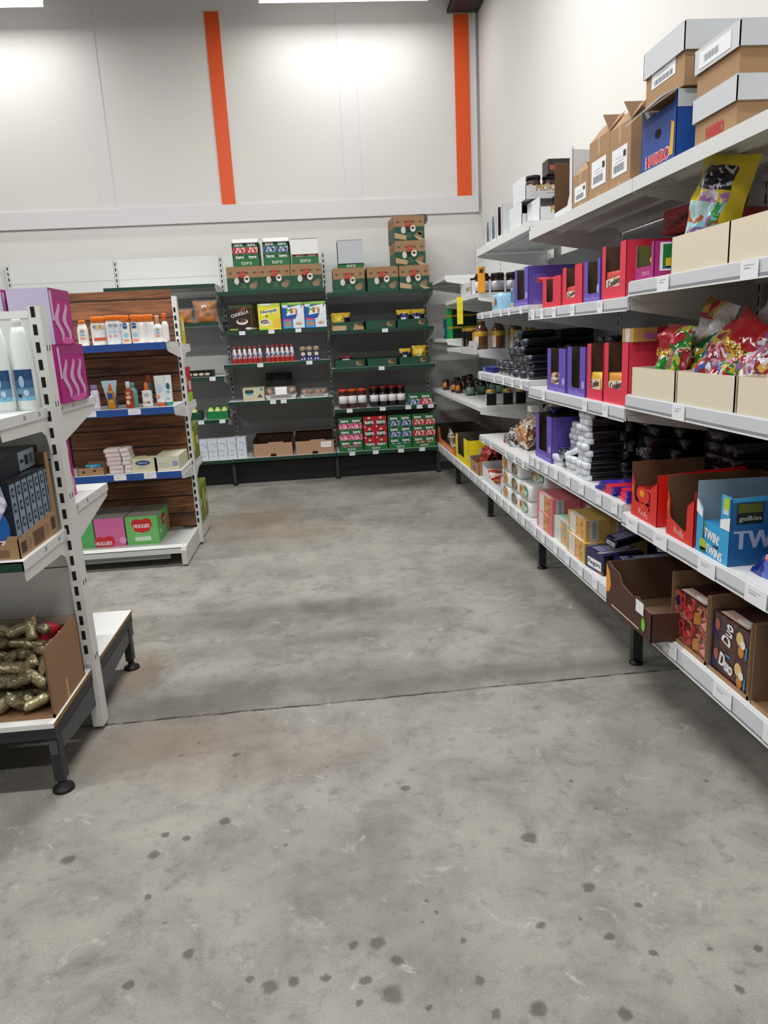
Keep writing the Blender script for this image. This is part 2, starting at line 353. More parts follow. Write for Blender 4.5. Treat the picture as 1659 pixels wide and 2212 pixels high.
for k, (x, y, z, ln, w) in enumerate(LAMPS):
    lamp(x, y, z, ln, w, ['long white ceiling light above the right end of the back wall', 'long white ceiling light at the top left corner of the photo'][k] if k < 2 else 'long white ceiling light over the shop floor, row %s from the back, %s' % (ORD[(k-2)//2+1], ['right', 'left'][k % 2]))

# ---------------------------------------------------------------- shelving
def upright(x, y0, y1, z0, z1, both=False, wd=.03):
    mb = MB(); mb.box(x-wd/2, x+wd/2, y0, y1, z0, z1, UPR)
    z = z0+.06
    while z < z1-.05:
        mb.box(x-.0055, x+.0055, y0-.0004, y0, z, z+.032, SLOT)
        if both: mb.box(x-.0055, x+.0055, y1, y1+.0004, z, z+.032, SLOT)
        z += .05
    return mb
def add_shelf(par, W, y0, y1, z, lip=.04, lipm=None, rail=0, labels=(), lw=.055, labm=None, plate=None, brk=.1, name='shelf', front=.003, tilt=0, pmat=None, brkL=True, brkR=True, lipW=None, brkmode=0, lz=0):
    plate = plate or SHELFW; lipm = lipm or SHELFW; w = W/2-.003
    mb = MB(); mb.box(-w, w, y0+front, y1, z-.004, z, plate); mb.box(-w, w, y1-.02, y1, z-.03, z-.004, plate)
    for sx in (-1, 1): mb.box(min(sx*w, sx*(w-.003)), max(sx*w, sx*(w-.003)), y0+front, y1, z-.03, z-.004, plate)
    for f in (.33, .66): yy = y0+(y1-y0)*f; mb.box(-w+.003, w-.003, yy-.012, yy+.012, z-.018, z-.004, plate)
    mb.box(-w, w, y0, y0+front, z-lip, z, lipm)
    sh = mb.build(name, par)
    if rail:
        mb = MB(); mb.box(-w, w, y0-.006, y0-.0002, z-lip+.002, z-.004, pmat or RAIL); mb.box(-w, w, y0-.0075, y0-.006, z-lip+.004, z-lip+.012, RAILG)
        mb.box(-w, w, y0-.0085, y0-.006, z-lip-.002, z-lip+.003, WHITE)
        mb.build('price_rail', sh)
    yl = y0-.0095 if rail else y0-.0015
    proto = None
    for u in labels:
        if proto is None:
            mb = MB(); hh = min(.05, lip+.004) if rail else .034; mb.box(-lw/2, lw/2, -.0008, 0, -hh, 0, labm or LABELP)
            F = Matrix(((1, 0, 0, 0), (0, 0, -1, -.0008), (0, 1, 0, 0), (0, 0, 0, 1)))
            mb.rect(F, -lw*.3, lw*.25, -.014, -.0125, GREYP); mb.rect(F, -lw*.3, lw*.05, -.022, -.0195, GREYP)
            proto = mb.build('price_label', sh, (u*W, yl, z-.002-lz)); 
        else:
            c = proto.copy(); COL.objects.link(c); c.location = (u*W, yl, z-.002-lz)
    if brk:
        for sx, ok in ((-1, brkL), (1, brkR)):
            if not ok: continue
            xx = sx*(W/2-.0015)
            if brkmode == 1: pts = [(y0+.005, z-.031), (y0+.01, z-.075), (y1-.07, z-.075), (y1-.035, z-.1), (y1-.02, z-.15), (y1-.002, z-.15), (y1-.002, z-.031)]
            else: pts = [(y0+.005, z-.031), (y0+.008, z-.05), (y0+.06, z-.06), (y1-.03, z-.03-brk), (y1-.002, z-.03-brk), (y1-.002, z-.031)]
            MB().prism(pts, 'x', xx-.0012, xx+.0012, UPR).build('bracket', sh)
    return sh
def leg(par, x, y, z1, mat=DARKM):
    l = MB().box(x-.015, x+.015, y-.02, y+.02, .02, z1, mat).build('leg', par)
    MB().lathe(x, y, 0, [(.028, 0), (.026, .008), (.009, .012), (.009, .03)], BLACK, 16).build('foot', l)

# back row: local x along the wall, front at y=7.05
YB = 7.05; DB = .55
def back_bay(xc, W, label, shelves, top, extra_up=False, legs=True, panel=PANEL):
    r = root('shelving_bay', label, 'shelf', (xc, YB, 0), 0, 'bays of the green-edged back row')
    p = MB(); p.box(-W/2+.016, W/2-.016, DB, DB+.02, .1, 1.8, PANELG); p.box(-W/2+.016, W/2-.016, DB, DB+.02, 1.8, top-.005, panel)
    if xc < -1: p.box(-W/2+.016, W/2-.016, DB-.003, DB-.0005, 1.06, 1.24, WHITE)
    for z in (.48, .86, 1.24, 1.62, 2.0): p.box(-W/2+.016, W/2-.016, DB-.0005, DB, z, z+.003, M('#9a9c9c', .6))
    p.build('back_panel', r)
    upright(-W/2, DB-.012, DB+.04, .02, top).build('upright', r)
    if extra_up: upright(W/2, DB-.012, DB+.04, .02, top).build('upright', r)
    for s in shelves: add_shelf(r, W, **s)
    MB().box(-W/2, W/2, .11, .115, .0, .2, BLACK).build('plinth', r)
    if legs:
        leg(r, -W/2, .04, .19)
        if extra_up: leg(r, W/2, .04, .19)
        MB().box(-W/2-.012, -W/2+.012, .03, DB, .185, .21, DARKM).build('base_arm', r)
    return r
G = dict(lipm=GREENRAIL, y0=0, y1=DB-.013, lip=.034)
GP = dict(G, labels=(), lw=.052)
bs = dict(G, name='base_shelf', brk=0)
back_bay(-2.39, 1.0, 'empty white leftmost bay of the back row, panels rising above the gondola', [dict(bs, z=.26)], 2.195)
back_bay(-1.385, 1.0, 'back row bay behind the wood-panelled gondola holding bagged bread', [dict(G, z=1.888), dict(G, z=1.55), dict(G, z=1.054, labels=(.39,)), dict(G, z=.652, labels=(.24, .44)), dict(bs, z=.26)], 2.195)
back_bay(-.382, 1.0, 'middle back row bay with cereal boxes and small drink bottles', [dict(G, z=1.81), dict(G, z=1.455, labels=(-.3, -.03, .22)), dict(G, z=1.155, labels=(-.16, .3)), dict(G, z=.806, labels=(-.07, .03)), dict(bs, z=.262)], 2.195)
back_bay(.62, 1.0, 'right back row bay with jars and jelly displays next to the corner', [dict(G, z=1.757), dict(G, z=1.415, labels=(.03,)), dict(G, z=1.066, labels=(-.02,)), dict(G, z=.68, labels=(-.35, -.03, .22, .33, .44)), dict(bs, z=.262, labels=(-.35, -.12, .13, .34))], 2.195, True)

# right row: local x -> world -y, front at x=1.13
XR = 1.13; DR = .5
def right_bay(y0, y1, label, shelves, top=2.19, far=True, legs=True):
    W = y1-y0; r = root('shelving_bay', label, 'shelf', (XR, (y0+y1)/2, 0), RZ, 'bays of the white right-hand row')
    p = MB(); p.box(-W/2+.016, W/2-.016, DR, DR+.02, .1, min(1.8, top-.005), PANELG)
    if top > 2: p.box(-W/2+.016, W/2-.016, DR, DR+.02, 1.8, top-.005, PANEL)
    for z in (.48, .86, 1.24, 1.62, 2.0): p.box(-W/2+.016, W/2-.016, DR-.0005, DR, z, z+.003, M('#9a9c9c', .6))
    p.build('back_panel', r)
    upright(W/2, DR-.012, DR+.04, .02, top).build('upright', r)
    if far: upright(-W/2, DR-.012, DR+.04, .02, top).build('upright', r)
    for s in shelves:
        s = dict(s); add_shelf(r, W, **s)
    leg(r, W/2, .07, .2); MB().box(W/2-.012, W/2+.012, .05, DR, .185, .205, DARKM).build('base_arm', r)
    return r
R = dict(y0=0, y1=DR-.013); RL = dict(R, rail=1)
rb = dict(RL, name='base_shelf', brk=0, z=.287, lip=.064)
L9 = (-.4, -.28, -.12, .02, .16, .3, .42)
right_bay(1.365, 2.635, 'nearest bay of the right-hand row with candy bags and wafer boxes',
          [dict(R, z=1.83, lip=.045), dict(RL, z=1.487, lip=.05, labels=(-.28, .1), lw=.08), dict(RL, z=1.087, lip=.05, labels=(-.17, .3), lw=.08), dict(RL, z=.64, lip=.05, labels=(-.42, -.24, .0, .2, .4), lw=.1), dict(rb, labels=(-.42, -.16, .1, .3), lw=.1)], 1.86, False)
right_bay(2.635, 3.905, 'second bay of the right-hand row with red and purple cookie displays',
          [dict(R, z=1.83, lip=.045), dict(RL, z=1.437, lip=.05, labels=(-.42, -.3, -.15, .05, .3)), dict(RL, z=1.037, lip=.052, labels=(-.28, .18, .36)), dict(RL, z=.668, lip=.07, labels=(-.43, -.35, -.24, -.12, .02, .16, .32, .45), lw=.06), dict(rb, labels=L9, lw=.06)], 1.86, False)
right_bay(3.905, 5.175, 'third bay of the right-hand row with black wrapped packs and croissants',
          [dict(R, z=1.882, lip=.045), dict(RL, z=1.465, lip=.036, labels=(-.35, -.15, .05, .2, .4)), dict(RL, z=1.067, lip=.05, labels=(-.42, -.1, .08, .25, .4)), dict(RL, z=.618, lip=.042, labels=(-.38, -.2, .12, .28, .42)), dict(rb, labels=L9, lw=.06)], 1.92, False)
right_bay(5.18, 6.45, 'fourth bay of the right-hand row with coffee jars, nearly in the corner',
          [dict(R, z=1.602, lip=.03), dict(R, z=1.216, lip=.03), dict(R, z=.81, lip=.028), dict(rb, labels=(-.3, -.05, .2, .4), lw=.06)], 2.19, False)
right_bay(6.455, 7.45, 'corner bay of the right-hand row against the back wall shelving',
          [dict(R, z=1.82, lip=.035), dict(R, z=1.292, lip=.028), dict(R, z=.81, lip=.028), dict(rb, labels=(.3,), lw=.06)])

# near left gondola (double sided, end at x=-.87, spine at y=2.51)
YG = 2.51; GW = 1.25; gx = -.875-GW/2
r = root('gondola', 'white double-sided end gondola standing nearest on the left', 'shelf', (gx, YG, 0))
mb = MB(); mb.box(-GW/2+.02, GW/2-.03, -.012, .012, .24, 1.476, SHELFW); mb.box(-GW/2+.02, GW/2-.03, -.014, -.012, 1.455, 1.478, WHITE)
for z in (.62, .995): mb.box(-GW/2+.02, GW/2-.03, -.0125, .0125, z, z+.003, SLOT)
mb.build('back_panel', r)
def bigupright(x):
    mb = MB(); mb.box(x-.03, x+.008, -.03, .03, .015, 1.49, UPR); z = .3
    while z < 1.46:
        for yy, s_ in ((-.0305, 1), (.03, 1)): mb.box(x-.020, x-.007, yy, yy+.0005, z, z+.033, SLOT)
        z += .055
    for z in (.27, .55, .86, 1.17, 1.35): 
        for yy in (-.012, .012): mb.box(x+.008, x+.0085, yy-.003, yy+.003, z, z+.018, SLOT)
    return mb
u = bigupright(GW/2); u.box(GW/2-.028, GW/2-.004, -.033, -.0305, .2, .26, SILV); u.build('upright', r)
bigupright(-GW/2+.022).build('upright', r)
def gshelf(z, side, front_m=None, depth=.41, name='shelf', bm=1, lip=.03):
    """side -1 towards the camera, +1 away"""
    e = bpy.data.objects
    W = GW-.03; y0 = .03; y1 = depth+.0
    mb = MB()
    def by(a, b): return (min(side*a, side*b), max(side*a, side*b))
    for (x0, x1, a, b, z0, z1, m) in [(-W/2, W/2, y0, y1, z-.004, z, SHELFW), (-W/2, W/2, y1-.003, y1, z-lip, z, front_m or SHELFW), (W/2-.003, W/2, y0, y1, z-.03, z-.004, SHELFW), (-W/2, -W/2+.003, y0, y1, z-.03, z-.004, SHELFW)]:
        ya, yb = by(a, b); mb.box(x0, x1, ya, yb, z0, z1, m)
    for a in (.12, .28): ya, yb = by(a-.012, a+.012); mb.box(-W/2+.004, W/2-.004, ya, yb, z-.018, z-.0041, SHELFW)
    for a in (.1, .22): ya, yb = by(a, a+.004); mb.box(W/2, W/2+.0004, ya, yb, z-.02, z-.008, INK); ya, yb = by(a+.01, a+.013); mb.box(W/2, W/2+.0004, ya, yb, z-.022, z-.006, INK)
    sh = mb.build(name, r)
    if bm:
        for xx in (W/2-.0045, -W/2+.0045):
            if side < 0: pts = [(-y1+.01, z-.0301), (-y1+.015, z-.065), (-.1, z-.07), (-.065, z-.09), (-.045, z-.15), (-.031, z-.15), (-.031, z-.0301)]
            else: pts = [(y1-.01, z-.0301), (y1-.015, z-.05), (.09, z-.13), (.031, z-.19), (.031, z-.0301)]
            MB().prism(pts, 'x', xx-.0012, xx+.0012, UPR).build('bracket', sh)
    return sh
gshelf(1.17, -1, GREENRAIL); gshelf(.76, -1, GREENRAIL); gshelf(1.17, 1, depth=.5); gshelf(.818, 1, depth=.5)
for sd in (-1, 1):
    dp = .415 if sd < 0 else .55
    mb = MB(); ya, yb = sorted((sd*.031, sd*dp)); mb.box(-GW/2, GW/2-.005, ya, yb, .228, .244, WHITE); mb.box(GW/2-.005, GW/2-.004, ya, yb, .229, .242, M('#8a6a35', .8, var=.4, scale=60))
    mb.box(-GW/2, GW/2-.006, ya+.004, yb-.004, .19, .228, DARKM)
    b = mb.build('base_shelf', r)
    for xx in (GW/2-.02, -GW/2+.03):
        MB().prism([(sd*.03, .185), (sd*(dp-.005), .185), (sd*(dp-.005), .135), (sd*.03, .10)], 'x', xx-.012, xx+.012, M('#4a4d53', .45)).build('base_arm', r)
        yl = sd*(dp-.03 if sd < 0 else dp-.06)
        l = MB().box(xx-.015, xx+.015, yl-.02, yl+.02, .04, .19, DARKM).build('leg', r)
        MB().lathe(xx, yl, 0, [(.034, 0), (.032, .01), (.014, .016), (.011, .045)], BLACK, 20).build('foot', l)

# wood-panelled gondola, end at x=-.89, spine y=4.98
def wood_material():
    m = bpy.data.materials.new('weathered_planks'); m.use_nodes = True; nt = m.node_tree; N = nt.nodes.new; L = nt.links.new; b = nt.nodes['Principled BSDF']
    tc = N('ShaderNodeTexCoord'); mp = N('ShaderNodeMapping'); mp.inputs['Scale'].default_value = (1.3, 1, 16); L(tc.outputs['Object'], mp.inputs['Vector'])
    n = N('ShaderNodeTexNoise'); n.inputs['Scale'].default_value = 2.2; n.inputs['Detail'].default_value = 8; n.inputs['Distortion'].default_value = 1.2; L(mp.outputs[0], n.inputs['Vector'])
    r = N('ShaderNodeValToRGB'); r.color_ramp.elements[0].position = .32; r.color_ramp.elements[0].color = lin('#4a2f1e'); r.color_ramp.elements[1].position = .68; r.color_ramp.elements[1].color = lin('#99633f')
    L(n.outputs['Fac'], r.inputs[0])
    sx = N('ShaderNodeSeparateXYZ'); L(tc.outputs['Object'], sx.inputs[0])
    def mt(op, a, bb):
        q = N('ShaderNodeMath'); q.operation = op
        for i, v in enumerate((a, bb)):
            if isinstance(v, (int, float)): q.inputs[i].default_value = v
            else: L(v, q.inputs[i])
        return q.outputs[0]
    w = N('ShaderNodeTexNoise'); w.inputs['Scale'].default_value = 4; L(tc.outputs['Object'], w.inputs['Vector'])
    zz = mt('ADD', mt('MULTIPLY', sx.outputs['Z'], 1/.118), mt('MULTIPLY', w.outputs['Fac'], .12))
    fr = mt('FRACT', zz, 0); fl = mt('FLOOR', zz, 0)
    gap = mt('LESS_THAN', fr, .075)
    wn = N('ShaderNodeTexWhiteNoise'); wn.noise_dimensions = '1D'; L(fl, wn.inputs['W'])
    br = mt('ADD', mt('MULTIPLY', wn.outputs['Value'], .5), .65)
    sc = N('ShaderNodeVectorMath'); sc.operation = 'SCALE'; L(r.outputs[0], sc.inputs[0]); L(br, sc.inputs['Scale'])
    mx = N('ShaderNodeMix'); mx.data_type = 'RGBA'; L(gap, mx.inputs[0]); L(sc.outputs[0], mx.inputs[6]); mx.inputs[7].default_value = lin('#140a06')
    L(mx.outputs[2], b.inputs['Base Color']); b.inputs['Roughness'].default_value = .6
    return m
YWG = 4.98; WG = 1.25; wx = -.89-WG/2
r2 = root('gondola', 'gondola with a dark wood plank back panel and blue shelf edges', 'shelf', (wx, YWG, 0))
MB().box(-WG/2, WG/2-.02, -.012, .004, .14, 1.705, wood_material()).build('wood_panel', r2)
MB().box(-WG/2, WG/2-.03, .005, .02, .14, 1.6, SHELFW).build('rear_panel', r2)
for x in (WG/2-.002, WG/2-.78):
    mb = MB(); mb.box(x-.018, x+.012, -.014 if x > 0.5 else -.015, .03, .02, 1.66, UPR) if x > .5 else mb.box(x-.006, x+.006, -.013, -.0125, .15, 1.6, M('#3a2418', .7))
    z = .16
    while z < 1.6: mb.box(x-.012, x+.001, -.0156 if x > .5 else -.0146, -.0145 if x > .5 else -.0131, z, z+.03, SLOT); z += .05
    mb.build('upright', r2)
for (z, lb) in ((1.375, ()), (.992, (.099, .31)), (.595, (.2, .346))):
    rr = add_shelf(r2, WG, -.43, -.016, z, lip=.042, lipm=BLUERAIL, labels=lb, lw=.075, brk=.07)
mb = MB(); mb.box(-WG/2, WG/2-.045, -.5, -.03, .118, .122, SHELFW); mb.box(-WG/2, WG/2-.045, -.5, -.497, .085, .122, SHELFW); mb.box(-WG/2, WG/2-.12, -.48, -.46, .05, .085, M('#8f9296', .5)); mb.build('base_shelf', r2)
mb = MB(); mb.box(-WG/2, WG/2-.045, .03, .5, .118, .122, SHELFW); mb.box(-WG/2, WG/2-.045, .497, .5, .085, .122, SHELFW); mb.build('base_shelf', r2)
MB().prism([(-.51, .012), (-.51, .1), (-.5, .125), (.5, .125), (.51, .1), (.51, .012)], 'x', WG/2-.045, WG/2-.012, M('#d5d3cd', .5)).build('base_plinth', r2)
for z in (1.36, .97, .57):
    W = WG; w = W/2-.003; mb = MB(); mb.box(-w, w, .031, .4, z-.004, z, SHELFW); mb.box(-w, w, .397, .4, z-.03, z, SHELFW); mb.box(w-.003, w, .031, .4, z-.03, z-.004, SHELFW)
    sh = mb.build('shelf', r2)
    MB().prism([(.395, z-.03), (.39, z-.05), (.2, z-.06), (.06, z-.13), (.031, z-.13), (.031, z-.03)], 'x', W/2-.0027, W/2-.0003, UPR).build('bracket', sh)
# ---------------------------------------------------------------- generic goods (local x+-w/2, y from the front face 0 to d, z from 0)
def rel(loc, rz, x, y, z): return (loc[0]+x*math.cos(rz)-y*math.sin(rz), loc[1]+x*math.sin(rz)+y*math.cos(rz), loc[2]+z)
def barcode(mb, F, u, v, w, h, m=INK, e=2, n=9):
    x = u-w/2
    for i in range(n): ww = w/n*(.35+.3*((i*7) % 3)/2); mb.rect(F, x, x+ww, v-h/2, v+h/2, m, e); x += w/n
def lines(mb, F, u, v, w, n, gap, m=GREYP, e=2, th=.0015):
    for i in range(n): mb.rect(F, u-w/2, u+w/2*(1 if i % 3 else .5), v-i*gap-th/2, v-i*gap+th/2, m, e)
def carton(w, d, h, mat, side=None): mb = MB(); mb.box(-w/2, w/2, 0, d, 0, h, mat, side); return mb
def ubox(w, d, h, hf, jl, jr, out, inn, hb=None, hl=None, hr=None, front=None, rad=.012, th=.002):
    """open display box; the front wall has a cut from the top down to hf, jambs jl and jr wide"""
    mb = MB(); hb = hb or h; hl = hl or h; hr = hr or h
    if front is None:
        a, b = -w/2+jl, w/2-jr
        front = [(-w/2, 0), (w/2, 0), (w/2, h), (b, h)] + [(b-rad+rad*math.cos(t), hf+rad-rad*math.sin(t)) for t in (0, PI/4, PI/2)] + [(a+rad-rad*math.sin(t), hf+rad-rad*math.cos(t)) for t in (0, PI/4, PI/2)] + [(a, h), (-w/2, h)]
    mb.wall(front, FR('F', w, d, h), th, out, inn)
    mb.wall([(-w/2, 0), (w/2, 0), (w/2, hb), (-w/2, hb)], FR('B', w, d, h), th, out, inn)
    mb.wall([(-d/2, 0), (d/2, 0), (d/2, hb), (-d/2, hr)] if hr != hb else [(-d/2, 0), (d/2, 0), (d/2, hr), (-d/2, hr)], FR('R', w, d, h), th, out, inn)
    mb.wall([(-d/2, 0), (d/2, 0), (d/2, hl), (-d/2, hb)] if hl != hb else [(-d/2, 0), (d/2, 0), (d/2, hl), (-d/2, hl)], FR('L', w, d, h), th, out, inn)
    mb.box(-w/2+th, w/2-th, th, d-th, 0, th, inn); return mb
def tray(w, d, hf, hs, hb, out, inn, th=.003, cut=None, thf=None):
    mb = MB(); f = cut or [(-w/2, 0), (w/2, 0), (w/2, hf), (-w/2, hf)]
    mb.wall(f, FR('F', w, d, 0), thf or th, out, inn)
    mb.wall([(-w/2, 0), (w/2, 0), (w/2, hb), (-w/2, hb)], FR('B', w, d, 0), th, out, inn)
    mb.wall([(-d/2, 0), (d/2, 0), (d/2, hs), (-d/2, hs)], FR('R', w, d, 0), th, out, inn)
    mb.wall([(-d/2, 0), (d/2, 0), (d/2, hs), (-d/2, hs)], FR('L', w, d, 0), th, out, inn)
    mb.box(-w/2+th, w/2-th, th, d-th, 0, th, inn); return mb
def jar(name, label, cat, group, r, h, body, lid, lab=None, lh=.018, lr=None, n=20, square=False, labarc=70, lab_z=(.2, .62), shoulder=.82, lidband=None):
    t = root(name, label, cat, (0, 0, 0), group=group); lr = lr or r*.86
    hb = h-lh; z0, z1 = lab_z[0]*hb, lab_z[1]*hb
    mb = MB(); prof = [(r*.9, 0), (r, .006), (r, z0), (r*1.01, z0+.0001), (r*1.01, z1), (r, z1+.0001), (r, hb*shoulder), (lr*.93, hb*.97), (lr*.93, hb+.002)]
    mb.lathe(0, r, 0, prof, body, n, arc={3: (-labarc, labarc, lab)} if lab else None)
    mb.build('glass_body', t)
    l = MB(); l.lathe(0, r, hb+.0025, [(lr, 0), (lr, lh*.9), (lr*.95, lh), (lr*.2, lh)], [lidband or lid, lid, lid], n); l.build('lid', t)
    return t
def soft(w, d, h, mat, seed=0, rough_=.12, top=None, nu=8, nv=6, front=None):
    """wrapped pack with soft rounded edges, lying on its base"""
    mb = MB(); vs = []; fs = []; ms = []
    ring = [(-w/2, .15*h), (-w/2*.93, 0), (w/2*.93, 0), (w/2, .15*h), (w/2, .82*h), (w/2*.88, h), (-w/2*.88, h), (-w/2, .82*h)]
    K = len(ring); ys = [0, .03, .12, .35, .6, .88, .97, 1]
    for j, y in enumerate(ys):
        s = .72 if j in (0, len(ys)-1) else (.95 if j in (1, len(ys)-2) else 1)
        for i, (x, z) in enumerate(ring):
            q = noise.noise(Vector((x*30+seed*3, y*4+seed, z*30)))*rough_*h
            vs.append((x*s+q, y*d, max(0, (h/2+(z-h/2)*s+q*.6) if z > .001 else 0)))
    for j in range(len(ys)-1):
        for i in range(K): fs.append((j*K+i, j*K+(i+1) % K, (j+1)*K+(i+1) % K, (j+1)*K+i)); ms.append(front if front and j < 2 else (top if top and i in (4, 5, 6) else mat))
    fs.append(tuple(range(K))[::-1]); ms.append(front or mat); fs.append(tuple((len(ys)-1)*K+k for k in range(K))); ms.append(mat)
    mb.add(vs, fs, ms, True); return mb
def single(mb, name, label, cat, loc, rz=0, group=None, rot=None):
    return tag(mb.build(name, None, loc, rz, rot), label, cat, group)
def copy1(o, loc, label, rz=None, rot=None):
    c = o.copy(); COL.objects.link(c); c.location = loc; c['label'] = label
    if rot: c.rotation_euler = rot
    elif rz is not None: c.rotation_euler = (0, 0, rz)
    return c

# ================================================================ BACK ROW goods
DGREEN = M('#0f4a33', .5, var=.04); BROWNB = M('#9a7a58', .75, var=.05); BEAN = M('#5a3d2a', .7); BEANP = M('#8d7458', .7); KRED = M('#b83a36', .6)
def coffee_box(w, d, h, torn=False):
    mb = carton(w, d, h, BROWNB); z = h*.55
    for f in 'FRL':
        F = FR(f, w, d, h); ww = w if f == 'F' else d
        mb.rect(F, -ww/2, ww/2, 0, z, DGREEN)
        for u in (-.38, -.13, .13, .38): mb.ell(F, u*ww, h*.74, .016, .009, BEAN, 2, 12); mb.ell(F, u*ww, h*.74, .011, .0015, BROWNB, 3, 8)
        mb.ell(F, 0, h*.76, .03, .012, KRED, 2, 14)
    F = FR('F', w, d, h)
    mb.ell(F, -.2*w, h*.42, .022, .03, M('#cfc9bb', .5), 3); mb.ell(F, -.03*w, h*.5, .03, .035, M('#101a14', .5), 3); mb.ell(F, .12*w, h*.48, .026, .03, M('#e4ded2', .5), 4); mb.ell(F, .12*w, h*.5, .016, .012, BEAN, 5)
    mb.ell(F, -.02*w, h*.62, .035, .014, KRED, 4); mb.poly(F, [(-.1*w, h*.12), (.1*w, h*.12), (.04*w, h*.3), (-.02*w, h*.34)], M('#3c5a44', .6), 3)
    mb.ell(F, .3*w, h*.2, .034, .026, BEANP, 3, 12); mb.ell(F, .37*w, h*.3, .026, .02, M('#77604a', .7), 3, 12)
    if torn: mb.poly(F, [(-.5*w, h*.32), (-.1*w, h*.2), (-.12*w, h*.02), (-.5*w, h*.1)], M('#b79a78', .8), 6); mb.poly(F, [(.12*w, h*.22), (.5*w, h*.05), (.5*w, 0), (.3*w, 0)], M('#b79a78', .8), 6)
    return mb
zt2, zt3 = 1.81, 1.757
gcb = 'brown and green coffee cartons on the top shelves'
cb = None
for i, (a, b, t, bt) in enumerate(((491, 558, 579, 629), (560, 628, 577, 626), (628, 695, 574, 624))):
    x, w, h = bk(a, b, t, bt); nm = 'brown and green coffee carton, %s of three below the white-lidded jelly displays' % ['left', 'middle', 'right'][i]
    if cb is None: cb = single(coffee_box(.292, .36, .218), 'coffee_carton', nm, 'carton', (x, 7.1, zt2), 0, gcb)
    else: copy1(cb, (x, 7.1, zt2), nm)
for i, (a, b, t, bt) in enumerate(((721, 787, 587, 636), (795, 860, 582, 633))):
    x, w, h = bk(a, b, t, bt); copy1(cb, (x, 7.1, zt3), ['brown and green coffee carton carrying the grey-fronted display', 'brown and green coffee carton between the display and the tall stack'][i])
xs, w, h = bk(864, 927, 577, 629); stk = None
tb = coffee_box(.282, .36, .218, True)
for i, (dx, rz) in enumerate(((0, 0), (-.028, .05), (-.03, .06))):
    z = zt3+i*.2185; nm = 'torn brown and green coffee carton, %s of the tall corner stack' % ['bottom', 'middle', 'top'][i]
    if stk is None: stk = single(tb, 'coffee_carton', nm, 'carton', (xs, 7.1, z), rz, gcb)
    else: copy1(stk, (xs+dx, 7.1, z), nm, rz)
TG = M('#1d6a33', .45, var=.03); TGD = M('#0e3a20', .45)
FRU = {'red': patches('jelly_red_print', ['#b32032', '#d8485a', '#e8c0c0', '#8e1626', '#e0a040'], 60, .4, bump=.1), 'pink': patches('jelly_pink_print', ['#c23a6a', '#e07a9a', '#e9c6cf', '#9c2a50'], 60, .4, bump=.1),
       'blue': patches('jelly_blue_print', ['#26466e', '#5b7fa8', '#a9bccb', '#1b2d48', '#4a6a5a'], 60, .4, bump=.1), 'solid': M('#b81826', .4)}
def jelly(kind, w=.112, h=.108, d=.06):
    mb = carton(w, d, h, TG if kind != 'solid' else FRU['solid']); F = FR('F', w, d, h)
    if kind != 'solid':
        mb.rect(F, -w/2, w/2, 0, h*.5, FRU[kind]); mb.ell(F, 0, h*.72, w*.36, h*.2, TGD, 2); mb.poly(F, [(0, h*.1), (w*.24, h*.1), (w*.1, h*.42)], M('#e8d6d2', .5), 3)
        mb.text(F, 'toro', 0, h*.72, h*.26, PRINTW, 4, w*.62, bold=.002)
    else:
        mb.ell(F, 0, h*.45, w*.4, h*.3, TGD, 2); mb.text(F, 'toro', 0, h*.5, h*.32, PRINTW, 4, w*.74, bold=.002); mb.ell(F, 0, h*.88, .014, .012, M('#d8c2a0', .5), 2); mb.poly(F, [(-w*.45, h*.05), (-w*.3, h*.05), (-w*.38, h*.22)], PRINTW, 3)
    return mb
JP = {k: None for k in FRU}
def place_jelly(kind, loc, rz, label):
    if JP[kind] is None: JP[kind] = single(jelly(kind), 'jelly_pack', label, 'pack', loc, rz, 'fruit jelly packs in the green displays'); return JP[kind]
    return copy1(JP[kind], loc, label, rz)
# displays standing on the cartons
for i, (a, b, t, bt, kd) in enumerate(((503, 560, 530, 579, 'red'), (570, 625, 526, 577, 'blue'), (631, 686, 523, 574, 'solid'))):
    x, w, h = bk(a, b, t, bt, 7.12); w = .245; z = zt2+.2185; hh = .205 if i < 2 else .19
    mb = tray(w, .24, .07, hh, hh, TG, M('#3c3c3e', .7)); F = FR('F', w, .24, 0)
    mb.box(-w/2, w/2, -.012, .24, hh, hh+.004, WHITE); mb.text(F, 'toro', 0, .03, .03, PRINTW, 3)
    if i < 2: mb.prism([(-w/2, .0), (w/2, 0), (w/2-.012, .03), (-w/2+.012, .03)], 'y', .02, .024, WHITE) if 0 else mb.add([(-w/2+.01, -.012, hh+.004), (w/2-.01, -.012, hh+.004), (w/2-.005, .04, hh+.04), (-w/2+.005, .04, hh+.04), (-w/2+.01, -.009, hh+.004), (w/2-.01, -.009, hh+.004), (w/2-.005, .043, hh+.04), (-w/2+.005, .043, hh+.04)], [(0, 1, 2, 3), (7, 6, 5, 4), (0, 4, 5, 1), (1, 5, 6, 2), (2, 6, 7, 3), (3, 7, 4, 0)], WHITE)
    else: mb.box(-w/2, w/2, -.02, -.017, .085, hh+.03, WHITE); mb.box(-w/2, w/2, -.02, .0, hh+.026, hh+.03, WHITE); mb.rect(F, -w/2, w/2, .07, .1, M('#b02a2e', .5), 1); mb.text(F, 'toro', -.05, .075, .02, PRINTW, 3); mb.text(F, 'toro', .06, .075, .02, PRINTW, 3)
    single(mb, 'display_box', ['white-lidded green display holding dark red jelly packs', 'white-lidded green display holding blue-grey jelly packs', 'display box with its white lid folded over red packs'][i], 'display box', (x, 7.12, z))
    if i < 2:
        for k in (-1, 1):
            place_jelly(kd, (x+k*.058, 7.126, z+.0035), 0, '%s jelly pack in the open display %s, %s one' % (['red', 'blue-grey'][i], ['at the far left on the cartons', 'second from left on the cartons'][i], 'left' if k < 0 else 'right'))
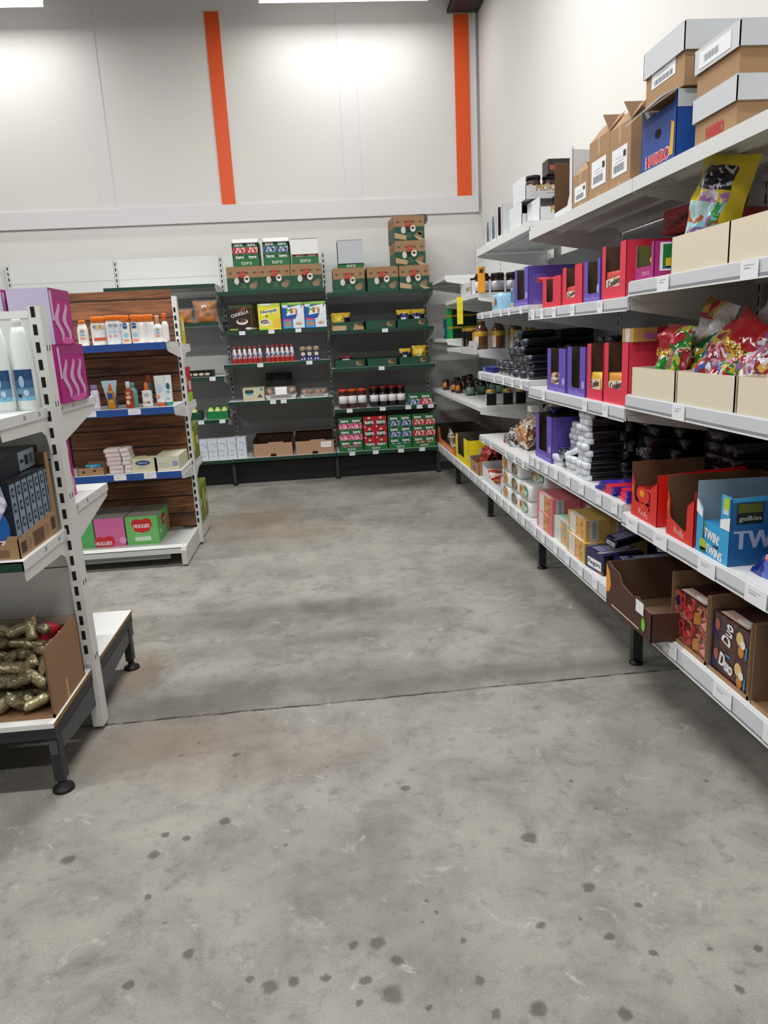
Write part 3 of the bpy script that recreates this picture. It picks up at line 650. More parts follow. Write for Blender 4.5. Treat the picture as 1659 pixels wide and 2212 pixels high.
x, w, h = bk(730, 785, 530, 588, 7.12); z = zt3+.2185
mb = tray(.235, .24, .06, .235, .235, TG, GREYP); F = FR('F', .235, .24, 0); mb.box(-.118, .118, -.014, -.011, .04, .245, M('#b9bdc3', .5)); mb.box(-.118, .118, -.014, .24, .242, .246, M('#c3c6ca', .5)); mb.text(F, 'toro', 0, .02, .026, PRINTW, 3)
mb.box(-.12, -.117, -.014, .1, .06, .24, INK)
single(mb, 'display_box', 'display box closed by a plain grey front, alone on a carton', 'display box', (x, 7.12, z))

# second shelf, middle bay: cereal boxes
z = 1.455
def cereal(kind, w=.205, h=.235, d=.07):
    base = {'choc': '#2a1a16', 'yellow': '#e9dc3c', 'blue': '#2456a8'}[kind]
    mb = carton(w, d, h, M(base, .4), {'T': M('#8fc43f', .5) if kind != 'choc' else M('#39441e', .5), 'R': M('#c9b832', .5) if kind == 'choc' else M(base, .4)}); F = FR('F', w, d, h)
    if kind == 'choc':
        mb.rect(F, -w/2, w/2, h*.86, h, M('#33401c', .5)); mb.poly(F, [(-w*.3, h*.5), (w*.38, h*.66), (w*.36, h*.84), (-w*.32, h*.68)], M('#1a0f0c', .5), 2)
        mb.text(F, 'CHOKELLA', .0, h*.66, h*.13, M('#e8dfd4', .5), 3, w*.8, rot=.25, bold=.001); mb.ell(F, w*.08, h*.36, w*.26, h*.12, M('#e6dcd2', .5), 2); mb.ell(F, w*.08, h*.4, w*.2, h*.08, patches('choc_flakes', ['#4a2a1c', '#6d4530', '#2a1710', '#8f6a4c'], 90), 3)
        mb.poly(F, [(-w*.1, h*.75), (w*.3, h*.95), (w*.2, h*.72)], M('#a44a22', .5), 2); mb.rect(F, -w/2, -w*.12, h*.04, h*.1, M('#7ab23c', .5), 2); mb.ell(F, w*.35, h*.09, w*.15, h*.05, M('#d8d3c6', .5), 2)
    elif kind == 'yellow':
        mb.rect(F, -w/2, w/2, h*.88, h, M('#b6cf4a', .5)); mb.rect(F, -w*.4, w*.1, h*.93, h, M('#dfe6da', .5), 2); mb.poly(F, [(-w*.36, h*.55), (w*.4, h*.66), (w*.4, h*.85), (-w*.36, h*.72)], M('#f1ee9a', .5), 1)
        mb.text(F, 'Nesquik', .0, h*.7, h*.14, M('#1d58b0', .4), 3, w*.74, rot=.12, bold=.002); mb.ell(F, -w*.2, h*.28, w*.28, h*.14, M('#efe9dc', .5), 2); mb.ell(F, -w*.2, h*.3, w*.22, h*.09, patches('cocoa_balls', ['#5a3826', '#7c5238', '#efe6d8', '#3e2418'], 120), 3)
        mb.rect(F, -w/2, -w*.1, 0, h*.05, M('#8fc43f', .5), 2); mb.poly(F, [(w*.1, h*.08), (w*.5, h*.05), (w*.5, h*.45), (w*.2, h*.4)], M('#e8c23a', .5), 2); mb.ell(F, -w*.12, h*.52, .012, .008, M('#2a7a4a', .5), 3)
    else:
        mb.rect(F, -w/2, w/2, h*.88, h, M('#6fae45', .5)); mb.rect(F, -w*.2, w*.4, h*.93, h, M('#a5c860', .5), 2); mb.ell(F, -w*.34, h*.86, w*.13, h*.06, M('#d7e2ee', .4), 3)
        mb.poly(F, [(-w*.3, h*.5), (w*.34, h*.58), (w*.38, h*.9), (-w*.26, h*.8)], M('#f1f2f4', .5), 2)
        for k, (ch, cc) in enumerate((('M', '#2f9a4a'), ('i', '#d83a2c'), ('n', '#e89a2a'), ('i', '#2f6fd0'))): mb.text(F, ch, -w*.18+k*w*.12, h*.68, h*.2, M(cc, .4), 4, bold=.002)
        mb.poly(F, [(w*.5, h*.95), (w*.5, h*.2), (w*.0, h*.2), (w*.2, h*.55)], M('#e4e8ec', .5), 1); mb.poly(F, [(w*.5, h*.42), (w*.5, h*.02), (-w*.02, h*.02), (-w*.02, h*.36)], M('#dfe4ea', .5), 3)
        mb.rect(F, -w*.45, -w*.06, h*.02, h*.3, M('#38a0dc', .5), 3); mb.ell(F, -w*.25, h*.17, w*.15, h*.1, M('#b98a62', .6), 4); mb.rect(F, -w*.45, -w*.08, h*.3, h*.37, M('#d84a6a', .5), 4); mb.ell(F, w*.24, h*.18, w*.14, h*.06, M('#c9a48a', .6), 4)
    return mb
for i, (a, b, kd, lab) in enumerate(((493, 545, 'choc', 'dark brown chocolate cereal box at the left end of the second shelf'), (557, 608, 'yellow', 'yellow cocoa cereal box with a blue name in the middle bay'), (610, 657, 'blue', 'blue and white mini cereal box next to the yellow one'), (657, 706, 'blue', 'blue and white mini cereal box at the right end of the second shelf'))):
    x, w, h = bk(a, b, 664, 711)
    o = single(cereal(kd), 'cereal_box', lab, 'cereal box', (x, 7.07, z), 0, 'cereal boxes')
    if kd == 'choc':
        for k in range(3): copy1(o, (x+.012*(k+1), 7.07+.075*(k+1), z), 'dark cereal box, %s behind the front chocolate one' % ORD[k])
# third shelf, middle bay: small bottles and blue packs
z = 1.155
def small_bottle():
    t = root('drink_bottle', '', 'bottle', (0, 0, 0), group='small red and white bottles on the middle bay shelf'); r_ = .02
    cc = patches('bottle_print', ['#e9e9ec', '#e9e9ec', '#d7dce6', '#2a5aa8', '#e9e9ec', '#c43a3a'], 110, .35, bump=.1)
    MB().lathe(0, r_, 0, [(.016, 0), (r_, .006), (r_, .05), (r_*.8, .066), (r_, .085), (r_, .1), (r_*.75, .118), (.011, .13), (.011, .137)], [M('#e0a040', .4), M('#b82420', .4), cc, cc, cc, cc, PRINTW, PRINTW], 14).build('bottle_body', t)
    MB().lathe(0, r_, .1375, [(.012, 0), (.012, .012), (.006, .024), (.002, .03)], M('#b5222a', .4), 12).build('cap', t); return t
sb = small_bottle(); n = 0
for g, (a, b, k_) in enumerate(((508, 563, 6), (580, 632, 6))):
    for k in range(k_):
        px = a+(b-a)*k/(k_-1); x = on(px, 780, 'y', 7.1).x; lab = 'small red and white bottle, %s from left in the %s cluster' % (ORD[k], ['left', 'right'][g])
        if n == 0: sb.location = (x, 7.09, z); sb['label'] = lab
        else: dup(sb, (x, 7.09+.01*(k % 2), z), None, lab)
        n += 1
t = root('dessert_pack', '', 'pack', (0, 0, 0), group='dark blue packs with gold tops'); mb = carton(.052, .06, .085, M('#20306e', .4)); F = FR('F', .052, .06, .085)
mb.ell(F, 0, .062, .02, .018, M('#d9cba8', .5), 2); mb.poly(F, [(-.02, .01), (-.005, .01), (-.012, .03)], PRINTW, 2); mb.poly(F, [(.004, .01), (.02, .01), (.012, .034)], PRINTW, 2); mb.build('pack_body', t)
MB().lathe(0, .028, .0855, [(.022, 0), (.028, .008), (.028, .04), (.02, .046), (.004, .046)], patches('gold_foil', ['#c9b48a', '#5a4c32', '#e6dcc0', '#8a764c'], 140, .3), 14, 1, 1).build('lid', t)
for k, px in enumerate((655, 669, 684)):
    x = on(px, 770, 'y', 7.1).x; lab = 'dark blue dessert pack with a gold top, %s of three' % ['left', 'middle', 'right'][k]
    if k == 0: t.location = (x, 7.09, z); t['label'] = lab
    else: dup(t, (x, 7.09, z), None, lab)
# fourth shelf, middle bay
z = .806
x, w, h = bk(525, 571, 834, 865); mb = carton(.2, .28, .12, M('#cfc9ac', .5), {'L': M('#2f6c8c', .5)}); F = FR('F', .2, .28, .12)
mb.rect(F, -.08, .0, .075, .105, M('#3a4034', .5), 2); mb.ell(F, -.04, .068, .035, .012, M('#4aa0c0', .5), 2); mb.poly(F, [(.03, .03), (.085, .03), (.06, .062)], M('#4a4a48', .5), 2); lines(mb, F, -.03, .02, .09, 2, .008); mb.ell(F, .075, .105, .015, .01, M('#3f7fb5', .5), 2)
single(mb, 'biscuit_box', 'cream box with small dark print beside the plastic-wrapped cakes', 'box', (x, 7.08, z), 0)
CAKE = patches('chocolate_cake_tops', ['#b5713c', '#c98750', '#3a241c', '#d39a66', '#57372a'], 28, .5, bump=.3)
def cake_tray(w, d, h, film):
    t = root('cake_tray', '', 'cake tray', (0, 0, 0), group='trays of small cakes in clear plastic')
    MB().prism([(-w/2*.9, 0), (w/2*.9, 0), (w/2, h*.35), (-w/2, h*.35)], 'y', 0, d, M('#c9c9c6', .3)).build('tray_base', t)
    mb = MB()
    for i in range(4):
        for j in range(2): mb.lathe(-w*.36+i*w*.24, d*.27+j*d*.46, h*.352, [(.024, 0), (.03, h*.2), (.024, h*.42), (.004, h*.45)], CAKE, 10)
    mb.build('cakes', t)
    mb = soft(w*.98, d, h*.9, CLEARF, 3); mb.build('film', t, (0, 0, h*.1)) if film else None
    return t
CLEARF = bpy.data.materials.new('clear_film'); CLEARF.use_nodes = True
_n = CLEARF.node_tree.nodes['Principled BSDF']; _n.inputs['Alpha'].default_value = .14; _n.inputs['Roughness'].default_value = .08; _n.inputs['Base Color'].default_value = (.85, .87, .9, 1); _n.inputs['Coat Weight'].default_value = 1
x, w, h = bk(571, 642, 832, 863); t = cake_tray(.3, .3, .12, True); t.location = (x, 7.075, z); t['label'] = 'clear-wrapped tray of cakes with a white label on the middle bay shelf'
mb = MB(); mb.add([(-.05, -.004, .045), (.06, -.004, .045), (.055, .05, .115), (-.055, .05, .115)], [(0, 1, 2, 3)], PRINTW); mb.build('label_sheet', t)
x, w, h = bk(646, 712, 840, 861); t2 = cake_tray(.27, .3, .085, True); t2.location = (x, 7.075, z); t2['label'] = 'low clear tray of chocolate cakes at the right end of the middle bay shelf'
x, w, h = bk(576, 628, 810, 835, 7.4); mb = MB(); mb.T = Matrix.Rotation(-.25, 4, 'X'); mb.box(-.13, .13, 0, .02, 0, .24, M('#1c1614', .4)); mb.rect(FR('F', .26, .02, .2), -.06, .06, .1, .2, M('#3a3836', .4), 1)
single(mb, 'cake_box', 'dark brown box leaning at the back above the wrapped cakes', 'box', (x, 7.43, z+.005), 0)
# base, middle and left bays
z = .262
def milk(): 
    mb = carton(.095, .14, .2, M('#d5dbe3', .4)); F = FR('F', .095, .14, .2); B = M('#3a7fc0', .5)
    for k in range(9): a0 = k*.28-.3; mb.poly(F, [(.0+.03*math.cos(a0), .13+.03*math.sin(a0)), (.0+.03*math.cos(a0+.28), .13+.03*math.sin(a0+.28)), (.0+.026*math.cos(a0+.28), .13+.026*math.sin(a0+.28)), (.026*math.cos(a0), .13+.026*math.sin(a0))], B, 2)
    mb.rect(F, -.045, -.042, .02, .18, M('#8d97a8', .5), 1); lines(mb, F, 0, .09, .06, 3, .008); lines(mb, F, 0, .04, .05, 2, .008, B); return mb
mo = None
for k, px in enumerate((440, 461, 482, 503, 518)):
    x = on(px, 985, 'y', 7.09).x; lab = 'white carton with a blue arc, %s from left in the row on the bottom shelf' % ORD[k]
    if mo is None: mo = single(milk(), 'drink_carton', lab, 'carton', (x, 7.09, z), 0, 'white drink cartons on the bottom shelf')
    else: copy1(mo, (x if k < 4 else x+.022, 7.09, z), lab)
for k, (a, b, t_, bt) in enumerate(((547, 634, 955, 995), (637, 724, 951, 990))):
    x, w, h = bk(a, b, t_, bt); w = .378
    cut = [(-w/2, 0), (-.03, 0), (-.025, .028), (.025, .028), (.03, 0), (w/2, 0), (w/2, .13), (w*.28, .128), (w*.26, .14), (-w*.1, .14), (-w*.12, .128), (-w/2, .13)]
    mb = tray(w, .4, .13, .165, .19, M('#b08e72', .8, var=.04), M('#4a3426', .9), cut=cut); mb.box(-w/2, w/2, .36, .4, .19, .193, M('#a88a70', .8))
    F = FR('F', w, .4, 0)
    if k: mb.rect(F, .06, .16, .06, .115, LABELP); lines(mb, F, .11, .1, .08, 3, .009, GREYP)
    single(mb, 'cardboard_tray', ['plain open cardboard tray on the bottom shelf, left of the labelled one', 'open cardboard tray with a white label on the bottom shelf'][k], 'box', (x, 7.08, z), 0)
# left bay
BREAD = M('#b87638', .7, var=.18, scale=18, bump=.3, bscale=30)
def loaf(w, h, seed, lab, x, y):
    t = root('bread_bag', lab, 'bread', (x, y, 1.55), 0, 'bagged bread')
    mb = MB(); mb.T = Matrix.Translation((0, .08, 0)); mb.bag(w*.9, h*.92, .15, BREAD, seed=seed, wr=.18, crimp=.0); mb.build('bread', t)
    mb = MB(); mb.T = Matrix.Translation((0, .08, -.0)); mb.bag(w, h, .17, CLEARF, seed=seed+2, wr=.25, crimp=.1); mb.build('bag_film', t); return t
x, w, h = bk(414, 470, 652, 697); t = loaf(.25, .21, 1, 'large clear bag of brown bread rolls behind the wood-panelled gondola', x, 7.09); MB().box(-.025, .02, .0, .001, .13, .155, PRINTW).build('label', t)
x, w, h = bk(384, 416, 665, 697); loaf(.24, .14, 5, 'lower bag of bread half hidden by the wood-panelled gondola post', x-.05, 7.09)
z = 1.054; x, w, h = bk(400, 457, 798, 817); mb = tray(.26, .16, .012, .06, .06, BLACK, BLACK)
o = single(mb, 'plastic_tray', 'shallow black tray of small jars on the left bay shelf', 'tray', (x, 7.12, z), 0)
jp = jar('small_jar', 'small jar in the shallow black tray, leftmost', 'jar', 'small jars in the black tray', .024, .055, M('#2a2018', .3), M('#15130f', .4), M('#cfc6a8', .5), lab_z=(.2, .85)); jp.location = (x-.09, 7.124, z+.0035)
for k in range(1, 4): dup(jp, (x-.09+k*.055, 7.124, z+.0035), None, 'small jar in the shallow black tray, %s from the left' % ORD[k])
z = .652
for k, (a, b) in enumerate(((447, 494), (396, 434))):
    x, w, h = bk(a, b, 890, 907); ww = .205 if k == 0 else .19
    gm = M('#157a3c', .45) if k == 0 else M('#0d4426', .5)
    single(tray(ww, .12, .075, .075, .085, gm, gm), 'green_tray', ['bright green tray of lime-shaped bottles on the left bay shelf', 'dark green tray beside the gondola post on the left bay shelf'][k], 'tray', (x, 7.09, z), 0)
    lime = M('#a8cf3a' if k == 0 else '#c9c23a', .35)
    for j in range(3 if k == 0 else 1):
        t = root('juice_bottle', ['lime-shaped juice bottle, %s in the bright green tray' % ORD[j], 'yellow juice bottle in the dark green tray'][k], 'bottle', (x+(-.065+j*.065 if k == 0 else .02), 7.1, z+.0035), 0, 'fruit-shaped juice bottles')
        MB().lathe(0, .03, 0, [(.012, 0), (.024, .02), (.031, .06), (.026, .09), (.012, .108), (.01, .112)], [lime, lime, M('#dfe6a8', .4), lime, lime], 14).build('bottle_body', t)
        MB().lathe(0, .03, .1125, [(.012, 0), (.012, .022), (.004, .024)], M('#126a34', .4), 12).build('cap', t)
# right bay trays of coffee bags
for si, (z, ys, lv) in enumerate(((1.415, 705, 'second'), (1.066, 790, 'third'))):
    for k, (a, b) in enumerate(((717, 787), (790, 855), (857, 925))) if si == 0 else enumerate(((722, 790), (794, 858), (862, 928))):
        x, w, h = bk(a, b, ys-15, ys); w = .29
        mb = tray(w, .36, .075, .075, .08, DGREEN, M('#1c4a34', .7)); F = FR('F', w, .36, 0)
        mb.ell(F, .3*w, .04, .034, .024, BEANP, 2, 12); mb.ell(F, .36*w, .05, .026, .018, BEAN, 3, 12); mb.rect(F, -.02, .04, .02, .05, M('#35453a', .6), 2)
        if k == 0 and si == 0: mb.rect(F, -w/2, -.02, 0, .045, M('#b79a78', .8), 4); mb.poly(F, [(.04, 0), (w/2, 0), (w/2, .03), (.06, .045)], M('#a98c6a', .8), 4)
        single(mb, 'green_tray', '%s dark green cut-down coffee tray on the %s shelf of the right bay' % (['left', 'middle', 'right'][k], lv), 'tray', (x, 7.09, z), 0, 'cut-down green coffee trays')
        def cbag(dx, kind, sd, lab, ww=.15, hh=.16):
            gm = M('#c9a62c', .25, var=.2, bump=.5); dk = M('#151a18', .3); gr = M('#1f8a3c', .3); rd = M('#7a1c24', .3)
            if kind == 'gold': bands = [(.5, 1, gm), (-.1, .5, M('#2a2a5a', .3), -.7, .5), (-.5, .1, M('#e8e2d8', .4), -.5, .1), (-1, -.3, gr, -.4, .9)]; base = dk
            elif kind == 'dark': bands = [(.75, 1, rd), (-.2, .4, M('#e0dcd4', .4), -.6, .6), (-1, -.1, gr, -.6, .7)]; base = dk
            else: bands = [(.1, .6, M('#e0c23a', .3)), (-.5, .0, M('#ded8ce', .4), -.5, .3)]; base = gm
            mb = MB(); mb.T = Matrix.Translation((0, .05, 0)); mb.bag(ww, hh, .07, base, seed=sd, bands=bands, wr=.2); single(mb, 'coffee_bag', lab, 'coffee bag', (x+dx, 7.1+.02*(sd % 2), z+.0035), 0, 'coffee bags in the green trays')
        if si == 0 and k == 0: cbag(-.06, 'gold', 1, 'crumpled gold and black coffee bag standing in the left tray', .18); cbag(-.09, 'yel', 4, 'gold coffee bag tucked behind the crumpled one in the left tray', .14, .15)
        if si == 0 and k == 2: cbag(-.07, 'gold', 2, 'black and gold coffee bag, left of two in the right tray'); cbag(.06, 'gold', 3, 'black and gold coffee bag, right of two in the right tray')
        if si == 1 and k == 0: cbag(-.03, 'dark', 6, 'black and green coffee bag alone in the third-shelf left tray', .13, .11)
        if si == 1 and k == 2: cbag(-.075, 'gold', 7, 'black coffee bag with gold top in the third-shelf right tray', .12, .15); cbag(.06, 'yel', 8, 'bright gold coffee bag in the third-shelf right tray', .15, .17)
# jars, right bay
z = .68
jo = jar('spread_jar', '', 'jar', 'big jars of spread on the right bay shelf', .044, .18, M('#4a1f14', .2), M('#e04a1c', .4), M('#e6e4e6', .5), lh=.02, lr=.043, lab_z=(.3, .75), labarc=80)
jr = jar('spread_jar', '', 'jar', 'big jars of spread on the right bay shelf', .042, .19, M('#120b0b', .2), M('#6e1218', .4), M('#e6e4e6', .5), lh=.02, lr=.041, lab_z=(.3, .68), labarc=80)
for k, px in enumerate((742, 762, 783)):
    x = on(px, 870, 'y', 7.11).x; lab = 'jar with orange lid and white label, %s of three' % ['left', 'middle', 'right'][k]
    if k == 0: jo.location = (x, 7.08, z); jo['label'] = lab
    else: dup(jo, (x, 7.08, z), None, lab)
for k, px in enumerate((809, 829, 848, 867)):
    x = on(px, 865, 'y', 7.11).x; lab = 'tall dark jar with dark red lid, %s from the left' % ORD[k]
    if k == 0: jr.location = (x, 7.08, z); jr['label'] = lab
    else: dup(jr, (x, 7.08, z), None, lab)
for j in range(2):
    for k, px in enumerate((809, 829, 848, 867)): dup(jr, (on(px, 865, 'y', 7.11).x, 7.17+j*.09, z), None, 'dark jar with red lid hidden %s row behind, %s from left' % (['one', 'two'][j], ORD[k]))
for k, (px, kd) in enumerate(((893, 'blue'), (919, 'red'))):
    place_jelly(kd, (on(px, 866, 'y', 7.1).x, 7.08, z), -.1, '%s jelly pack beside the jars, under the price labels' % ['violet-blue', 'red fruit'][k])
# jelly displays, right bay base
z = .262
for k, (a, b, kd, tm) in enumerate(((731, 785, 'pink', TG), (785, 837, 'solid', M('#1d6a33', .45)), (838, 890, 'blue', TG), (890, 941, 'red', TG))):
    x, w, h = bk(a, b, 905, 980); w = .232
    cut = [(-w/2, 0), (w/2, 0), (w/2, .075), (w*.36, .045), (-w*.36, .045), (-w/2, .075)]
    mb = tray(w, .3, .06, .26, .3, tm, M('#274a30', .7), th=.002, cut=cut); mb.text(FR('F', w, .3, 0), 'toro', 0, .022, .024, PRINTW, 2)
    col = ['pink', 'plain red', 'blue', 'red fruit'][k]
    single(mb, 'display_box', 'green display of %s jelly packs on the bottom shelf, %s from left' % (col, ORD[k]), 'display box', (x, 7.075, z), 0, 'green jelly displays on the bottom shelf')
    for r_ in range(3):
        for c_ in range(2):
            place_jelly(kd, (x-.0565+c_*.113, 7.079, z+.0025+r_*.1085), 0, '%s jelly pack, %s %s in the %s bottom display' % (col, ['lower', 'middle', 'upper'][r_], ['left', 'right'][c_], ORD[k]))

# ================================================================ WOOD-PANELLED GONDOLA goods
for i, (xq, kd) in enumerate((((on(531, 560, 'y', 7.12).x), 'red'), ((on(597, 560, 'y', 7.12).x), 'blue'))):
    for k in (-1, 1):
        place_jelly(kd, (xq+k*.058, 7.132, 1.81+.2185+.0035+.1085*.0+.11), 0, '%s jelly pack, upper %s inside the open display %s' % (['red', 'blue-grey'][i], 'left' if k < 0 else 'right', ['at the far left on the cartons', 'second from left on the cartons'][i]))
def wg(px, py, y=4.6): return on(px, py, 'y', y).x
def flatbottle(name, label, body, cap, w, d, h, ch, cw, deco=None, capmat=None, neck=.8, group=None, cat='bottle', wave=0, spray=False):
    t = root(name, label, cat, (0, 0, 0), group=group); hb = h-ch
    prof = [(.46, 0), (.5, .01*1)] + [(.5-wave*(.04 if k % 2 else 0), .02+(hb*neck-.02)*k/6) for k in range(7)] + [(.42, hb*(neck+(1-neck)*.55)), (cw/w*.5, hb*.985), (cw/w*.5, hb)]
    mb = MB(); mb.T = Matrix.Translation((0, d/2, 0)); mb.lathe(0, 0, 0, [(r*w, z) for r, z in prof], body, 20, 1, d/w)
    mb.T = Matrix(); F = Matrix.Translation((0, -.0015, 0)) @ FR('F', w, d, h)
    if deco: deco(mb, F, w, hb)
    mb.build('bottle_body', t)
    c = MB(); c.T = Matrix.Translation((0, d/2, hb+.0005))
    if spray: c.lathe(0, 0, 0, [(cw/2, 0), (cw/2*.9, ch*.5), (cw/2*.55, ch*.9), (cw*.2, ch)], cap, 14)
    else: c.lathe(0, 0, 0, [(cw/2, 0), (cw/2, ch*.9), (cw/2*.9, ch), (.002, ch)], cap, 18, 1, max(.7, d/w))
    c.build('cap', t); return t
CRB = M('#eeece8', .35, var=.01); ORC = M('#f07a1c', .4)
def deco_g(mb, F, w, h): mb.ell(F, -.0, h*.66, w*.22, h*.08, M('#a9aca6', .5), 1); mb.ell(F, 0, h*.5, w*.28, h*.045, M('#8cc4e0', .5), 1); mb.ell(F, 0, h*.34, w*.3, h*.06, M('#eba184', .5), 1, 12)
def deco_y(mb, F, w, h): mb.ell(F, -.1*w, h*.82, w*.25, h*.08, M('#8d9496', .5), 1); mb.ell(F, .2*w, h*.8, w*.18, h*.1, M('#d7bf72', .5), 2); mb.rect(F, -w*.3, w*.42, h*.2, h*.33, M('#cf5a1e', .5), 1)
def deco_w(mb, F, w, h): mb.ell(F, 0, h*.8, w*.24, h*.08, M('#9aa4a6', .5), 1); mb.ell(F, -.1*w, h*.35, w*.14, h*.06, M('#e8a0a8', .5), 1); mb.rect(F, -w*.3, w*.3, h*.52, h*.56, M('#a8cfe4', .5), 1)
def deco_n(mb, F, w, h): mb.rect(F, -w*.3, w*.22, h*.7, h*.95, M('#1f4f94', .5), 1); mb.text(F, 'NIVEA', -w*.04, h*.84, h*.07, PRINTW, 2, w*.4); mb.ell(F, 0, h*.4, w*.3, h*.12, M('#9ad0e8', .5), 1); mb.rect(F, -w*.32, w*.32, h*.08, h*.2, M('#eb9468', .5), 1)
z = 1.375; sg = 'sun cream bottles on the top blue shelf'
SUN = [(178, 'g'), (208, 'y'), (218, 'y'), (240, 'w'), (251, 'w'), (272, 'n'), (292, 'n'), (303, 'p'), (314, 'p'), (325, 'p'), (341, 's'), (357, 'o')]
proto = {}
kinds = {'g': lambda: flatbottle('sun_cream_bottle', '', CRB, ORC, .062, .032, .148, .02, .04, deco_g, neck=.72, group=sg), 'y': lambda: flatbottle('sun_cream_bottle', '', CRB, ORC, .055, .03, .165, .035, .048, deco_y, neck=.9, group=sg),
         'w': lambda: flatbottle('sun_cream_bottle', '', M('#e3e6ea', .35), ORC, .055, .03, .168, .03, .046, deco_w, neck=.9, group=sg), 'n': lambda: flatbottle('sun_cream_bottle', '', CRB, ORC, .048, .026, .165, .04, .044, deco_n, neck=.97, group=sg),
         'p': lambda: flatbottle('sun_cream_bottle', '', CRB, ORC, .046, .026, .163, .04, .042, None, neck=.97, group=sg), 's': lambda: flatbottle('sun_cream_bottle', '', CRB, M('#e9b090', .2), .056, .03, .155, .046, .024, deco_g, neck=.75, group=sg, wave=1),
         'o': lambda: flatbottle('sun_cream_bottle', '', CRB, M('#f06a20', .4), .04, .028, .165, .045, .026, None, neck=.8, group=sg)}
desc = {'g': 'wide white sun cream bottle with a narrow orange cap', 'y': 'gold-marked sun cream bottle', 'w': 'silvery white sun cream bottle with orange cap', 'n': 'orange-capped bottle with a blue square', 'p': 'plain-sided white bottle with orange cap', 's': 'white spray bottle with a pale clear cap', 'o': 'slim white bottle with a rounded orange cap at the shelf end'}
for k, (px, kd) in enumerate(SUN):
    y = 4.585; x = on(px, 720, 'y', y).x; lab = desc[kd]+('' if kd in 'gso' else ', %s from left on the top blue shelf' % ORD[k])
    rz = {'g': .1, 'y': .25, 'w': .2}.get(kd, 0)
    if kd not in proto: t = proto[kd] = kinds[kd](); t.location = (x, y, z); t.rotation_euler = (0, 0, rz); t['label'] = lab
    else: dup(proto[kd], (x, y+.004*(k % 3), z), rz, lab)
    if kd in 'yw': dup(proto[kd], (x+.012, y+.05, z), rz, desc[kd]+', behind the %s bottle' % ORD[k])
z = .992
def deco_oil(mb, F, w, h): mb.rect(F, -w*.3, w*.3, h*.55, h*.85, M('#1f4a8c', .5), 1); mb.ell(F, 0, h*.4, w*.3, h*.1, M('#c9a24a', .4), 1)
def deco_br(mb, F, w, h): mb.ell(F, 0, h*.75, w*.25, h*.08, M('#d69a7a', .4), 1); mb.ell(F, 0, h*.55, w*.32, h*.09, M('#e2b8a0', .4), 1); mb.ell(F, -.1*w, h*.3, w*.22, h*.12, M('#e8cfc0', .4), 1)
def deco_lt(mb, F, w, h): mb.ell(F, 0, h*.72, w*.25, h*.1, M('#b9b9b9', .5), 1); mb.rect(F, 0, w*.25, h*.22, h*.33, M('#7c4a38', .5), 1); mb.ell(F, -.2*w, h*.28, w*.12, h*.05, M('#e6a59a', .5), 1)
def place(px, py, y): return (on(px, py, 'y', y).x, y, z)
t = flatbottle('sun_oil_bottle', 'amber oil spray bottle with a blue label and orange nozzle', M('#c98518', .15, var=.1), M('#ea6a24', .4), .048, .03, .155, .04, .02, deco_oil, neck=.85, spray=True); t.location = place(240, 870, 4.6)
t = flatbottle('sun_oil_bottle', 'reddish brown oil bottle with a white cap on the middle blue shelf', M('#a8431a', .15, var=.1), M('#e8edf2', .4), .05, .032, .16, .04, .026, deco_br, neck=.8, wave=1); t.location = place(279, 868, 4.6)
t = flatbottle('lotion_bottle', 'pale turquoise bottle directly behind the reddish brown one', M('#7fc0b8', .35), M('#6fb5ae', .4), .05, .03, .15, .03, .024, None, neck=.8); t.location = place(289, 868, 4.66)
t = flatbottle('sun_cream_bottle', 'white wavy spray bottle with orange nozzle on the middle blue shelf', CRB, ORC, .064, .035, .15, .045, .028, deco_lt, neck=.9, wave=1, spray=True); t.location = place(318, 866, 4.6)
t = flatbottle('lotion_bottle', 'dark green bottle with reddish cap at the back of the middle blue shelf', M('#2f5a4a', .4), M('#9a3a22', .4), .04, .03, .19, .05, .03, None, neck=.9); t.location = place(325, 868, 4.72)
t = flatbottle('lotion_bottle', 'white and violet bottle half hidden by the near gondola shelf', M('#e6e2ee', .35), M('#8f84b8', .4), .05, .03, .15, .03, .04, None, neck=.9); t.location = place(207, 878, 4.62)
def tube(lab, body, cap, w, h, px, y, deco=None):
    t = root('cream_tube', lab, 'tube', place(px, 865, y)); mb = MB(); d = .032; ch = .022
    vs = []; n = 16
    for j in range(7):
        v = j/6; 
        for k in range(n): a = 2*PI*k/n; rr = w/2*(.86+.14*v); dd = d/2*(1-v**1.5)+.001; vs.append((rr*math.cos(a), d/2+dd*math.sin(a), ch+.0005+(h-ch)*v))
    mb.add(vs, [(j*n+k, j*n+(k+1) % n, (j+1)*n+(k+1) % n, (j+1)*n+k) for j in range(6) for k in range(n)], body, True)
    if deco: deco(mb, FR('F', w, d, h))
    mb.build('tube_body', t); MB().lathe(0, d/2, 0, [(w*.4, 0), (w*.41, .02), (w*.38, ch)], cap, 16, 1, d/w*1.1).build('cap', t)
tube('upright white tube with an orange cap on the middle blue shelf', M('#e2e6e4', .35), M('#e8601c', .4), .06, .185, 347, 4.61, lambda mb, F: (mb.ell(F, 0, .11, .016, .025, M('#b9dcea', .5), 2), mb.ell(F, -.014, .06, .012, .012, M('#e89a7a', .5), 6)))
tube('upright white tube with a teal cap and dark teal dot', M('#dfe8e6', .35), M('#2a9c92', .4), .056, .185, 364, 4.62, lambda mb, F: (mb.ell(F, .006, .12, .011, .02, M('#12607a', .5), 4), mb.ell(F, .004, .085, .01, .006, M('#38aac4', .5), 6), mb.rect(F, -.01, .012, .04, .05, M('#7fd0d0', .5), 8)))
